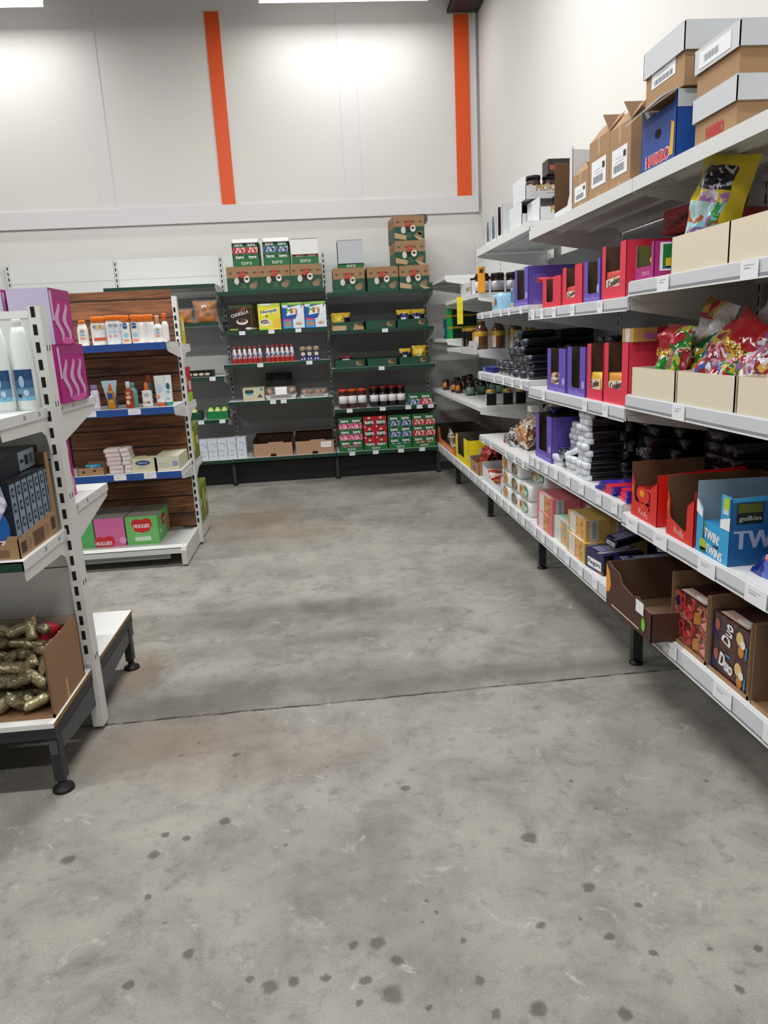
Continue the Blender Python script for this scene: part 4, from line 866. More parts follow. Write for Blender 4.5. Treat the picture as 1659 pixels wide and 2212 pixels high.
mb = MB(); mb.add([(-.045, .0, .17), (.05, .0, .17), (.025, .02, .06), (-.03, .02, .06)], [(0, 1, 2, 3)], M('#bfe0ee', .4)); mb.add([(-.03, .02, 0), (.025, .02, 0), (.03, .035, 0), (-.03, .035, 0), (-.03, .02, .06), (.025, .02, .06), (.03, .035, .06), (-.03, .035, .06)], [(0, 1, 5, 4), (1, 2, 6, 5), (2, 3, 7, 6), (3, 0, 4, 7)], M('#2a6aa8', .4))
mb.box(-.045, .05, .002, .006, .165, .172, M('#1d4a80', .4)); single(mb, 'cream_tube', 'light blue tube with flared top behind the amber oil bottle', 'tube', place(240, 868, 4.66))
z = .595
x, w, h = bk(171, 230, 1010, 1034, 4.6); mb = tray(.16, .2, .05, .06, .06, CARD, CARDIN); F = FR('F', .16, .2, 0); mb.ell(F, -.045, .025, .009, .007, M('#3a2a20', .9), 1, 12); mb.ell(F, .022, .03, .009, .007, M('#3a2a20', .9), 1, 12)
single(mb, 'cardboard_tray', 'small cardboard tray with two finger holes on the lowest blue shelf', 'box', (x, 4.57, z))
mb = MB(); mb.rod((-.045, 0, 0), (.045, 0, 0), .016, patches('blue_roll', ['#2f9ccc', '#8fd0e8', '#1a6a9a'], 50)); single(mb, 'sweet_roll', 'shiny light blue roll lying in the small tray', 'roll', (x+.01, 4.60, z+.05))
SO = M('#e6ddd8', .4, var=.03); SP_ = M('#e2cfca', .4, var=.03); k = 0; so = None
for j in range(6):
    for c_, (dx, m_) in enumerate(((0, 'pink'), (.078, 'white'))):
        lab = 'wrapped soap bar, %s layer of the %s column in the soap stack' % (['bottom', 'second', 'third', 'fourth', 'fifth', 'top'][j], 'left pinkish' if c_ == 0 else 'right white')
        xx = on(252, 1010, 'y', 4.6).x+dx+.004*math.sin(j*2.3)-.003*j
        mb = soft(.09 if c_ == 0 else .055, .12, .0255, SP_ if c_ == 0 else SO, j, .1, top=SO)
        if j < 5 or c_ == 0 or 1: single(mb, 'soap_bar', lab, 'soap', (xx, 4.58, z+j*.026), .03*math.sin(j*5), 'stack of wrapped soap bars')
for j in range(3):
    mb = soft(.09, .05, .022, M('#cfc2b4', .4), j+20, .1); single(mb, 'soap_bar', 'wrapped soap bar of the leaning pile behind the stack, %s' % ORD[j], 'soap', (on(286, 1000, 'y', 4.75).x+.02*j, 4.75+.02*j, z+.001+.024*j), .3)
mb = carton(.152, .1, .088, M('#d8d4b2', .45)); F = FR('F', .152, .1, .088); mb.ell(F, -.01, .06, .045, .015, M('#1c3f86', .5), 2); mb.text(F, 'Septona', -.01, .06, .014, PRINTW, 4, .06); lines(mb, F, -.01, .036, .06, 2, .008); single(mb, 'tissue_pack', 'cream tissue pack with a blue oval logo', 'pack', (on(314, 1010, 'y', 4.58).x, 4.57, z))
mb = carton(.15, .3, .092, M('#dad8bc', .45)); F = FR('F', .15, .3, .092); mb.rect(F, .035, .065, .03, .06, M('#8fa0c8', .5), 2); lines(mb, F, -.02, .05, .08, 3, .012); F = FR('R', .15, .3, .092)
for q in range(7): mb.rect(F, -.14+q*.04, -.137+q*.04, 0, .092, M('#a8a68c', .6), 1)
single(mb, 'tissue_pack', 'cream tissue pack with a small blue code, at the right end of its shelf', 'pack', (on(362, 1005, 'y', 4.58).x, 4.57, z))
# base: diaper cartons
z = .122
def dcart(w, d, h, m_, kd):
    mb = carton(w, d, h, m_, {'T': M('#8c8a80', .7)}); F = FR('F', w, d, h); red = M('#cc2230', .45)
    def heart(F, u, v, s): mb.poly(F, [(u+s*a, v+s*b) for a, b in ((-.5, .1), (-.42, .3), (-.2, .36), (0, .3), (.2, .38), (.44, .32), (.5, .05), (.35, -.25), (0, -.36), (-.35, -.25))], red, 2)
    if kd == 'green': heart(F, .0, h*.66, .13); mb.text(F, 'HUGGIES', 0, h*.66, .024, PRINTW, 4, .1, bold=.001); lines(mb, F, 0, h*.4, .08, 2, .015, M('#d6f0d6', .5)); mb.rect(F, -.05, .05, h*.13, h*.28, M('#cfe8cf', .5), 2); R_ = FR('R', w, d, h); heart(R_, -.02, h*.66, .11); mb.text(R_, 'HUGGIES', -.02, h*.66, .02, PRINTW, 4, .08); mb.ell(R_, .12, h*.3, .06, .07, M('#b98a70', .6), 2); mb.rect(R_, -.14, -.1, h*.3, h*.42, M('#d6efd6', .5), 2)
    if kd == 'pink': heart(F, -.04, h*.12, .13); mb.text(F, 'HUGGIES', -.045, h*.13, .024, PRINTW, 4, .1, bold=.001); mb.ell(F, .075, h*.2, .022, .022, M('#e8a0c4', .5), 2)
    return mb
for (a, b, t_, bt, kd, m_, lab, d_) in ((265, 341, 1105, 1171, 'green', M('#6fbe6a', .45), 'green diaper carton with a red heart logo, right of the pink one', .38), (200, 270, 1107, 1176, 'pink', M('#d56aa0', .45), 'pink diaper carton with its red logo at the bottom left corner', .36), (165, 203, 1110, 1178, 'g2', M('#58b060', .45), 'green carton peeping out behind the near gondola post', .36)):
    w_ = {'green': .2, 'pink': .185, 'g2': .19}[kd]; xr = on(b, (t_+bt)/2, 'y', 4.62).x
    o = single(dcart(w_, d_, .185, m_, kd), 'diaper_carton', lab, 'carton', (xr-w_/2-(.004 if kd != 'green' else 0), 4.62, z), .0, 'diaper cartons')
    if kd == 'green': o.rotation_euler = (0, 0, 0)
# goods on the far side of this gondola, seen past its end
def sidebox(y0, y1, z0, h, m_, lab, deco=None, w=.12, x=-.895, name='carton', tilt=0):
    d = y1-y0; mb = carton(w, d, h, m_)
    if deco: deco(mb, FR('R', w, d, h), d, h)
    return single(mb, name, lab, 'carton', (x-w/2, y0, z0))
def ycol(px, py, x=-.895): return on(px, py, 'x', x).y
GR2 = M('#74862a', .5, var=.12, scale=40); YL = M('#e0d020', .45)
sidebox(5.03, 5.25, 1.36, .17, M('#d8c41a', .45), 'small yellow carton seen past the gondola end, at the height of the bread', lambda mb, F, d, h: (mb.rect(F, -d*.35, -d*.1, h*.1, h*.9, M('#4a4a1a', .6), 1), mb.rect(F, d*.15, d*.35, h*.5, h*.9, M('#e8e8c8', .5), 1)))
sidebox(5.03, 5.28, .97, .235, M('#b81c2a', .45), 'narrow red carton with a lime lower part, past the gondola end', lambda mb, F, d, h: (mb.rect(F, -d/2, d/2, 0, h*.28, M('#a8d020', .45), 1), mb.ell(F, -d*.25, h*.6, d*.2, h*.16, M('#e07a40', .5), 2), mb.rect(F, d*.05, d*.35, h*.35, h*.6, M('#e8d8d8', .5), 2)))
for (y0, y1, z0, h, lab) in ((5.03, 5.33, .57, .25, 'green and yellow pack standing upright past the gondola end, upper one'), (5.02, 5.18, .122, .27, 'green and yellow pack on the plinth past the gondola end, nearer one'), (5.2, 5.42, .122, .27, 'green and yellow pack on the plinth past the gondola end, farther one')):
    sidebox(y0, y1, z0, h, GR2, lab, lambda mb, F, d, h: (mb.text(F, 'oliva', -d*.1, h*.5, d*.22, YL, 2, h*.5, rot=PI/2, bold=.002) if 0 else mb.rect(F, -d*.28, -d*.1, h*.25, h*.8, YL, 1), mb.rect(F, d*.12, d*.34, h*.4, h*.62, M('#d8dcc8', .5), 1), mb.rect(F, -d/2, d/2, h*.93, h, M('#93a83a', .5), 1)), name='food_pack')
# ================================================================ NEAR LEFT GONDOLA goods
z = 1.17
def bigbottle(lab, cap, x, y, cl):
    t = root('cleaner_bottle', lab, 'bottle', (x, y, z), 0, 'white bottles with blue labels'); W2 = M('#e4ecea', .3, var=.02)
    prof = [(.44, 0), (.5, .008), (.5, .05), (.5, .13), (.49, .155), (.46, .19), (.36, .235), (.28, .255)]
    mb = MB(); mb.T = Matrix.Translation((0, .035, 0)); mb.lathe(0, 0, 0, [(r*.062, zz) for r, zz in prof], W2, 24, 1, 1.1); mb.build('bottle_body', t)
    l = MB(); n = 12; BL = [M('#1e4a78', .35), M('#35678f', .35), M('#6f94b4', .35), M('#7fc0e0', .35)]; zz = [.127, .095, .07, .045, .032]
    for q in range(4):
        for k in range(n):
            a0 = -PI/2-1.1+2.2*k/n; a1 = a0+2.2/n; R1 = .0315; P = lambda a, zc: (R1*math.cos(a), .035+R1*1.1*math.sin(a), zc)
            l.add([P(a0, zz[q+1]), P(a1, zz[q+1]), P(a1, zz[q]), P(a0, zz[q])], [(0, 1, 2, 3)], BL[q], True)
    F = Matrix.Translation((0, -.0002, 0)) @ FR('F', .06, .07, .3); l.ell(F, .0, .09, .008, .018, M('#9fb6cc', .4), 1); l.rect(F, -.015, -.005, .042, .052, INK, 2); l.ell(F, .01, .055, .008, .01, M('#b8cede', .4), 2)
    l.build('label', t)
    MB().lathe(0, .035, .2555, [(.0125, 0), (.0135, .02), (.012, .024), (.002, .024)], cap, 20).build('cap', t); return t
bigbottle('white bottle with a red cap and blue label at the left edge', M('#b5121c', .4), -.984, 2.37, 1)
bigbottle('white bottle with a blue label beside the gondola post', M('#e4ecea', .4), -.921, 2.385, 0)
# dishwasher-salt packs in a cardboard tray, lower shelf
z = .76
xR = -.905; y0 = 2.13; y1 = 2.46; wt = .34
cut = [(-wt/2, 0), (wt/2, 0), (wt/2, .07), (wt*.42, .07), (wt*.38, .045), (-wt/2, .045)]
mb = MB(); d = y1-y0
mb.wall(cut, FR('F', wt, d, 0), .003, CARD, CARDIN); mb.wall([(-d/2, 0), (d/2, 0), (d/2, .27), (d/2-.03, .27), (d/2-.04, .08), (-d/2, .06)], FR('R', wt, d, 0), .003, CARD, CARDIN); mb.wall([(-wt/2, 0), (wt/2, 0), (wt/2, .27), (-wt/2, .27)], FR('B', wt, d, 0), .003, CARD, CARDIN); mb.wall([(-d/2, 0), (d/2, 0), (d/2, .06), (-d/2, .06)], FR('L', wt, d, 0), .003, CARD, CARDIN); mb.box(-wt/2+.003, wt/2-.003, .003, d-.003, 0, .003, CARDIN)
F = FR('R', wt, d, 0); BI = M('#4a3424', .8); mb.rect(F, -.15, -.11, .012, .045, BI, 1); lines(mb, F, -.085, .045, .03, 4, .01, BI); barcode(mb, F, -.01, .03, .09, .045, BI, 1, 18); lines(mb, F, .06, .05, .04, 4, .01, BI); mb.rect(F, .1, .135, .02, .06, BI, 1); mb.rect(FR('F', wt, d, 0), .05, .14, .008, .03, M('#7a5c44', .8), 1)
single(mb, 'cardboard_tray', 'cut-open cardboard tray holding the black salt packs', 'box', (xR-wt/2, y0, z))
NAVY = M('#0a1224', .3, var=.1); LBL = M('#7d97ac', .4); so = None
for k in range(7):
    w_, d_, h_ = .32, .0445, .225
    mb = carton(w_, d_, h_, NAVY); F = FR('R', w_, d_, h_); mb.rect(F, -.018, .018, .06, .215, LBL, 1)
    for q, v in enumerate((.19, .145, .095)): mb.rect(F, -.009, .009, v-.014, v+.014, M('#26323e', .5), 2); mb.rect(F, -.005, .005, v-.006, v+.006, LBL, 3)
    if k == 0:
        F = FR('F', w_, d_, h_); mb.ell(F, .07, .09, .075, .085, M('#1c5fb0', .3), 1, 28); mb.ell(F, .06, .09, .055, .065, M('#4aa8e0', .3), 2, 28); mb.ell(F, .05, .09, .04, .05, NAVY, 3, 24)
        mb.poly(F, [(-.02, .215), (.14, .215), (.15, .16), (.12, .11), (.1, .15), (.05, .16)], patches('salt_grains', ['#c9cfe4', '#e6e8f4', '#9aa2c0'], 60), 4); mb.text(F, 'SALZ', .08, .04, .03, M('#d8dde8', .4), 5, .1, bold=.002); mb.rect(F, .03, .13, .018, .056, M('#a81c28', .4), 3)
    single(mb, 'salt_pack', 'upright black salt pack with a pale blue side label, %s from the front' % ORD[k], 'pack', (xR-.0035-w_/2, y0+.0035+k*.0455, z+.0035), 0, 'black salt packs in the tray')
mb = carton(.26, .33, .062, NAVY); F = FR('F', .26, .33, .062); mb.rect(F, -.13, .08, .008, .055, M('#9fb4c2', .4), 1); barcode(mb, F, .045, .032, .06, .035, M('#4a5058', .5), 2, 12); F = FR('R', .26, .33, .062); mb.rect(F, -.01, .13, .002, .06, M('#9fb4c4', .4), 1); mb.rect(F, .04, .07, .015, .045, INK, 2); mb.rect(F, .08, .11, .015, .045, M('#5a6a78', .5), 2); mb.rect(F, 0, .03, .025, .035, INK, 2)
single(mb, 'salt_pack', 'black salt pack lying flat on top of the upright ones', 'pack', (-.905-.13-.03, 2.15, z+.2295), .03)
# cardboard box of gold foil packs on the base
z = .2445; x0, x1 = -1.6, on(112, 1540, 'z', .25).x+.018; wb = x1-x0; yb0 = 2.13; db = .30; hb = .225
mb = tray(wb, db, .012, hb, hb, M('#94714f', .8, var=.06), M('#75563a', .85, var=.08), th=.006); mb.rect(FR('R', wb, db, 0), -.03, -.008, 0, .07, M('#c2986c', .7), 1); mb.box(-wb/2, wb/2-.006, db-.0062, db-.006, hb-.03, hb, M('#b8ab98', .7))
single(mb, 'cardboard_box', 'open cardboard box full of gold foil packs on the left base shelf', 'box', ((x0+x1)/2, yb0, z))
FOIL = [M('#9d9478', .3, metal=.6, var=.2, bump=.6, bscale=50), M('#b0a480', .3, metal=.55, var=.2, bump=.6, bscale=50), M('#9a9a9a', .2, metal=.6, var=.2, bump=.6, bscale=60)]
def foilpack(m_, seed):
    mb = MB(); n = 12; vs = []; L_ = .085; NJ = 14
    for j in range(NJ+1):
        v = j/NJ; e = min(1, (v*(1-v))*7)**.5; flat = 1-e*.999
        for k in range(n):
            a = 2*PI*k/n; q = 1+.22*noise.noise(Vector((math.cos(a)*2, math.sin(a)*2, v*8+seed*5)))
            fl = 1 if 1 < j < NJ-1 else (1.1+.12*(k % 2))
            vs.append((.022*q*math.cos(a)*(e*.8+.2+(.35 if j in (0, 1, NJ-1, NJ) else 0))*fl, .019*q*math.sin(a)*(e*.9+.06), -L_/2+L_*v))
    mb.add(vs, [(j*n+k, j*n+(k+1) % n, (j+1)*n+(k+1) % n, (j+1)*n+k) for j in range(NJ) for k in range(n)]+[tuple(range(n))[::-1]], m_, True); return mb
FP = [single(foilpack(FOIL[k % 3 if k < 3 else 0], k), 'foil_pack', 'x', 'foil pack', (0, 0, 0), 0, 'gold foil packs heaped in the cardboard box') for k in range(4)]
random.seed(3); used = set(); n = 0
for j in range(5):
    for i in range(8):
        for l_ in range(1 if j < 4 else 2):
            x = x1-.064-i*.05-random.uniform(0, .012); y = yb0+.05+j*.047+random.uniform(-.005, .005)
            zz = z+.036+(.0 if j == 0 else .035+.022*j)+l_*.05+random.uniform(-.004, .004)
            k = random.choice((0, 0, 1, 3, 1, 2 if j > 1 else 0)); lab = 'crumpled gold foil pack, %s row from the front, %s from the box wall' % (ORD[j], ORD[i])+(', top layer' if l_ else '')
            rot = (random.uniform(.2, 2.4), random.uniform(-1, 1), random.uniform(0, 3))
            if k not in used: o = FP[k]; o.location = (x, y, zz); o.rotation_euler = rot; o['label'] = lab; used.add(k)
            else: copy1(FP[k], (x, y, zz), lab, rot=rot)
            if j and l_ == 0: copy1(FP[0 if 0 in used else k], (x+.01, y+.008, z+.034), 'gold foil pack buried under the %s row, %s from the box wall' % (ORD[j], ORD[i]), rot=(1.57, .3*random.random(), random.random()*3))
for k in range(4):
    if k not in used: bpy.data.objects.remove(FP[k])
mb = foilpack(M('#c4243c', .3, bump=.4), 9); single(mb, 'foil_pack', 'red and white wrapped pack near the back corner of the cardboard box', 'foil pack', (x1-.07, yb0+.235, z+.19), rot=(.5, .5, .4))
# magenta cartons on the far shelf
z = 1.17; MAG = M('#b01c7e', .45, var=.04); MAG2 = M('#9a2a72', .45, var=.04)
def magcart(w, d, h, n_, lav=False):
    mb = carton(w, d, h, MAG, {'T': M('#b42a80', .4), 'R': MAG, 'F': M('#c4bfda', .5) if lav else MAG}); F = FR('R', w, d, h); WV = M('#d2a9c8', .4)
    mb.rect(F, -d/2, d/2, h*.82, h, MAG2, 1)
    for k in range(n_):
        u0 = -d/2+d*(k+.9)/(n_+.7); v0 = h*.08; pts = []
        N_ = 16; L_ = [(u0+.02*math.sin(q/N_*2*PI*1.2+.5)-.01*(q/N_), v0+h*.66*q/N_) for q in range(N_+1)]
        for q, (uu, vv) in enumerate(L_): pts.append((uu-.02*math.sin(PI*(q+.3)/(N_+.6))**.4, vv))
        for q, (uu, vv) in reversed(list(enumerate(L_))): pts.append((uu+.02*math.sin(PI*(q+.3)/(N_+.6))**.4, vv))
        for q in range(N_): mb.poly(F, [pts[q], pts[2*N_+1-q], pts[2*N_-q], pts[q+1]], WV, 2)
    mb.rect(F, -d/2+.002, -d/2+.022, h*.42, h*.95, M('#d7b4da', .4), 3); mb.ell(F, d*.1, 0.012, d*.3, .012, M('#d45aa8', .45), 1); return mb
mg = 'magenta cartons behind the near gondola'
single(magcart(.2, .29, .2, 3), 'magenta_carton', 'lower magenta carton with three pale wavy stripes on its side', 'carton', (-.882-.1, 2.62, z), 0, mg)
single(magcart(.135, .21, .185, 2, True), 'magenta_carton', 'upper magenta carton with a lavender face turned to the aisle', 'carton', (-.88-.0675, 2.62, z+.2005), 0, mg)
single(magcart(.2, .21, .185, 2, True), 'magenta_carton', 'magenta and lavender carton cut by the left edge of the photo', 'carton', (-.88-.135-.016-.1, 2.62, z+.2005), 0, mg)
single(magcart(.24, .29, .2, 3), 'magenta_carton', 'magenta carton hidden under the left lavender one', 'carton', (-.882-.2-.13, 2.62, z), 0, mg)
single(magcart(.3, .2, .26, 3), 'magenta_carton', 'magenta carton low on the far side, a red-pink sliver past the post', 'carton', (-.945-.15, 2.6, .818), 0, mg)

# ================================================================ RIGHT ROW goods (front faces turned to the aisle)
XF = 1.145
def rput(mb, name, lab, cat, y, z, x=XF, rz=RZ, group=None, rot=None): return single(mb, name, lab, cat, (x, y, z), rz, group, rot)
PUR = M('#6a55b8', .45, var=.03); PURI = M('#5a4a3c', .8); PINKR = M('#e03a52', .45, var=.03); BRI = M('#6a4e3c', .85, var=.05)
# ---- top shelf: Mokate trays, cartons
z = 1.882
def mokate(w, d, h, hf, lab, px, py, text='MOKATE', y=None, x=None, n=3, cut=None, zz=None, side=True):
    mb = tray(w, d, hf, h*.55, h, M('#d4d6da', .45), M('#9a9da2', .6), th=.003)
    F = FR('R', w, d, 0)
    if text: mb.text(F, text, -d*.12, h*.45, .034, M('#b0903a', .5), 2, .17, bold=.0015); mb.rect(F, -d*.2, -d*.06, h*.22, h*.25, GREYP, 2)
    return rput(mb, 'display_tray', lab, 'display tray', y, zz or z, x or 1.16)
LIDB = M('#171313', .35)
def coffee_jar(lab, loc, r=.04, h=.1): 
    t = jar('instant_coffee_jar', lab, 'jar', 'dark jars in the white display trays', r, h, M('#3a2218', .3), LIDB, M('#8a4a3a', .5), lh=.022, lr=r*.97, lab_z=(.1, .8)); t.location = loc; t.rotation_euler = (0, 0, RZ); return t
ya = on(1160, 470, 'x', 1.17).y
MY = 4.03
mokate(.23, .38, .115, .115, 'lower white display tray with gold lettering on the third bay top', 0, 0, y=MY, n=4, x=1.19)
cj = coffee_jar('dark jar at the front of the lower lettered tray', (1.30, MY+.02, z+.0035), .04, .13)
cj2 = dup(cj, (1.40, MY+.02, z+.0035), RZ, 'dark jar at the back of the lower lettered tray')
UY = 4.28
mokate(.26, .38, .13, .13, 'taller white display tray standing farther along with gold lettering', 0, 0, y=UY, zz=z)
mokate(.26, .38, .12, .12, 'white lettered display tray stacked on the farther tray', 0, 0, y=UY-.08, zz=z+.131)
for k, xx in enumerate((1.2, 1.29, 1.38)): dup(cj, (xx, UY-.08, z+.131+.0035), RZ, 'dark-lidded jar, %s from the aisle in the stacked lettered tray' % ORD[k])
dup(cj, (1.2, UY+.04, z+.0035), RZ, 'dark jar seen in the front of the taller farther tray')
mb = carton(.1, .12, .075, M('#2a2422', .4, var=.15)); mb.rect(FR('R', .1, .12, .075), -.05, .05, .02, .045, M('#b0503a', .5), 1); rput(mb, 'coffee_carton', 'small dark carton on top of the stacked lettered tray', 'carton', UY-.1, z+.2625, 1.3)
for k, (yy, hh, lab) in enumerate(((4.62, .19, 'slim white box standing third from the far end of the top shelf'), (4.78, .16, 'white box with a narrow dark opening near the far end'), (4.93, .15, 'white box at the far end of the third bay top shelf'))):
    mb = ubox(.12, .3, hh, .02, .02, .025, M('#dcdee2', .45), M('#4a3428', .8) if k == 0 else GREYP, hb=hh+.02); rput(mb, 'display_box', lab, 'display box', yy, z, 1.155)
    if k == 0:
        dup(cj, (1.17, yy, z+.004), RZ, 'dark jar seen through the slot of the slim white box')
# second-bay top: tall white/brown opened box, brown cartons, blue carton and white-lidded cartons
z = 1.83
def brown_carton(w, d, h, lab, y, x, zz, flaps=True, sheet=True, tape=True, lidopen=1):
    t = root('carton', lab, 'carton', (x, y, zz), RZ, 'brown cartons on the right-hand top shelf')
    mb = carton(w, d, h, CARD); F = FR('F', w, d, h)
    if tape: mb.rect(F, -.012, .012, h-.06, h, M('#b59a78', .35), 1)
    if tape: mb.rect(F, -.012, .012, 0, .025, M('#b59a78', .35), 1)
    if sheet: mb.rect(F, -w*.36, w*.36, h*.22, h*.66, LABELP, 2); barcode(mb, F, -w*.02, h*.34, w*.5, h*.12, M('#55585e', .5), 3, 14); lines(mb, F, -.0, h*.5, w*.4, 2, .012, GREYP, 3); mb.rect(F, w*.18, w*.3, h*.48, h*.58, INK, 3)
    mb.build('carton_body', t)
    if flaps:
        for sx, ang, fl in ((0, -.9, w*.5), (1, .35, w*.46)):
            mb = MB(); L_ = fl
            if sx == 0: mb.add([(-w/2, 0, h+.0005), (w/2, 0, h+.0005), (w/2, L_*.55, h+L_*.62), (-w/2, L_*.55, h+L_*.62), (-w/2, .003, h+.0005), (w/2, .003, h+.0005), (w/2, L_*.55+.003, h+L_*.62), (-w/2, L_*.55+.003, h+L_*.62)], [(0, 1, 2, 3), (7, 6, 5, 4), (0, 3, 7, 4), (1, 5, 6, 2), (2, 6, 7, 3)], CARD)
            else: mb.add([(w/2-.003, 0, h+.0005), (w/2-.003, d, h+.0005), (w/2-.07*lidopen, d, h+.07*lidopen), (w/2-.07*lidopen, .0, h+.07*lidopen), (w/2, 0, h+.0005), (w/2, d, h+.0005), (w/2-.067*lidopen, d, h+.072*lidopen), (w/2-.067*lidopen, .0, h+.072*lidopen)], [(0, 1, 2, 3), (7, 6, 5, 4), (0, 3, 7, 4), (1, 5, 6, 2), (2, 6, 7, 3)], M('#8a6c50', .8, var=.05))
            mb.build('flap', t)
    return t
def fy(xl, xr, py, X=1.16): a = on(xl, py, 'x', X).y; b = on(xr, py, 'x', X).y; return (a+b)/2, a-b
y, w = fy(1316, 1361, 380); brown_carton(w, .3, .215, 'brown carton with open flaps and white label, next to the blue carton', y, 1.16, z)
y2, w2 = fy(1272, 1315, 410); brown_carton(w2-.004, .3, .225, 'brown carton with open flaps, middle of the three labelled ones', y2, 1.16, z)
y3, w3 = fy(1237, 1271, 435); brown_carton(w3-.004, .3, .14, 'lowest brown carton with white label, farthest of the three', y3, 1.16, z, True, True, True, .4)
mb = MB(); yw, ww = fy(1195, 1234, 450); hh = .2
mb = ubox(ww-.006, .3, .26, .035, .0021, ww*.28, M('#d8dade', .45), M('#6e5038', .85), front=[(-ww/2+.003, 0), (ww/2-.003, 0), (ww/2-.003, .27), (ww/2-.04, .27), (ww/2-.04, .08), (ww/2-.07, .04), (-ww/2+.003, .035)], hb=.24)
rput(mb, 'display_box', 'empty white display box with a tall brown inside, beside the brown cartons', 'display box', yw, z, 1.165)
mb = carton(.06, .08, .05, M('#e4dcd0', .5)); rput(mb, 'tea_carton', 'tiny white carton seen inside the empty white display box', 'carton', yw, z+.004, 1.2)
def lidded(w, d, h, lid, lab, y, x, zz, text=None, sheet=False, bcol=None, lsheet=False):
    t = root('lidded_carton', lab, 'carton', (x, y, zz), RZ, 'cartons with white lids on the top shelf')
    mb = carton(w, d, h, CARD); F = FR('F', w, d, h)
    if text: mb.text(F, text, .0, h*.24, .034, M('#c4343a', .5), 2, w*.42, bold=.002)
    if sheet: mb.rect(F, -w*.34, w*.28, h*.3, h*.66, LABELP, 2); barcode(mb, F, -w*.02, h*.38, w*.5, h*.09, M('#55585e', .5), 3, 16); lines(mb, F, -w*.05, h*.56, w*.3, 2, .012, GREYP, 3)
    mb.build('carton_body', t); e = .008
    mb = MB(); mb.box(-w/2-e, w/2+e, -e, d+e, h-.0, h+.004, M('#c9ced1', .5, var=.02))
    for (x0, x1, y0, y1) in ((-w/2-e, w/2+e, -e, -e+.003), (-w/2-e, w/2+e, d+e-.003, d+e), (-w/2-e, -w/2-e+.003, -e, d+e), (w/2+e-.003, w/2+e, -e, d+e)): mb.box(x0, x1, y0, y1, h-lid, h, M('#cdd1d4', .5, var=.02))
    if lsheet: F = Matrix.Translation((0, -e, 0)) @ FR('F', w, d, h); mb.rect(F, -w*.4, w*.35, h-lid*.85, h-lid*.12, LABELP, 2); barcode(mb, F, -w*.1, h-lid*.5, w*.35, lid*.3, M('#8a8d94', .5), 3, 14)
    mb.build('lid', t); return t
# blue carton
yb, wb_ = fy(1391, 1464, 350); hb_ = .2
t = root('blue_carton', 'bright blue carton with a finger hole and red lettering under a brown one', 'carton', (1.15, yb, z), RZ)
BLU = M('#1c4a9c', .45, var=.03)
mb = ubox(wb_, .32, hb_, hb_-.03, .01, .01, BLU, M('#c9cdd2', .6), hb=hb_); F = FR('F', wb_, .32, hb_); mb.ell(F, 0, hb_*.52, .022, .014, M('#070a14', .9), 2)
mb.text(F, 'HARIBO', -.0, hb_*.16, .034, M('#e23a4a', .4), 4, wb_*.62, bold=.002); mb.text(F, 'HARIBO', -.0, hb_*.16, .04, M('#f0d8dc', .4), 2, wb_*.66, bold=.005); mb.rect(FR('R', wb_, .32, hb_), -.158, -.05, hb_*.75, hb_*1.0, M('#c2c8cc', .5), 2)
mb.poly(F, [(wb_*.32, .02), (wb_*.44, .02), (wb_*.46, .11), (wb_*.38, .12), (wb_*.36, .06)], M('#e0b02a', .5), 2); mb.build('carton_body', t)
mb = MB(); WL = M('#d6d9dc', .5); mb.add([(-wb_/2-.03, -.045, hb_-.035), (wb_/2, -.05, hb_-.02), (wb_/2, .003, hb_+.003), (-wb_/2, .003, hb_+.003), (-wb_/2-.03, -.045, hb_-.032), (wb_/2, -.05, hb_-.017), (wb_/2, .003, hb_+.006), (-wb_/2, .003, hb_+.006)], [(3, 2, 1, 0), (4, 5, 6, 7), (0, 1, 5, 4), (0, 4, 7, 3), (1, 2, 6, 5)], WL); mb.build('flap', t)
lidded(wb_+.02, .32, .17, .075, 'brown carton with a white lid and label sheet, standing on the blue carton', yb-.0, 1.165, z+hb_+.0065, sheet=True)
ys, ws = fy(1496, 1588, 290); ws -= .012
lidded(ws, .36, .135, .06, 'white-lidded brown carton with red lettering, bottom of the near stack', ys, 1.165, z, text='HARIBO')
lidded(ws, .36, .125, .06, 'white-lidded brown carton, top of the near stack', ys, 1.165, z+.1395, lsheet=True)
# ---- A1 shelf (nearest bay, z 1.487): cream trays, candy bags, magenta display
z = 1.487; cg = 'cream trays in the nearest bay'
CR1 = CREAM; y, w = fy(1450, 1573, 555, 1.13); yn = y-w/2
o = rput(tray(w, .4, .108, .108, .108, CR1, CR1), 'cream_tray', 'cream tray holding the big yellow candy bag', 'tray', y, z, 1.13, group=cg)
o2 = rput(tray(.3, .4, .108, .108, .108, CR1, CR1), 'cream_tray', 'cream tray on the same shelf cut by the right edge of the photo', 'tray', yn-.152, z, 1.13, group=cg)
GUM = patches('gummy_mix', ['#8fcad8', '#a8dbe6', '#9fd4e0', '#3f9a4a', '#b8d8dc', '#b8602e', '#86cfe0', '#8a6aa8', '#96d0de'], 20, .15, bump=.6, warp=.3)
YEL = M('#e0c818', .2, var=.12, scale=20, bump=.5, bscale=25, coat=.5); BLK = patches('dark_logo', ['#14121e', '#1c1830', '#c9cdd6', '#2a1c2a'], 22, .2, warp=.5)
mb = MB(); mb.T = Matrix.Translation((0, .06, 0)); mb.bag(.2, .31, .1, YEL, 14, 18, 3, wr=.2, bands=[(.35, .78, BLK, -.75, .55), (.12, .3, patches('violet_logo', ['#b07ac0', '#ecd8ee', '#e0c818'], 30), -.3, .5), (-1, .12, GUM, -1, .6)])
F = FR('F', .2, .1, .31)
rput(mb, 'candy_bag', 'tall yellow gummy candy bag leaning out of the cream tray', 'candy bag', yn+w*.8, z+.03, 1.16, rot=(-.1, .2, RZ+.45))
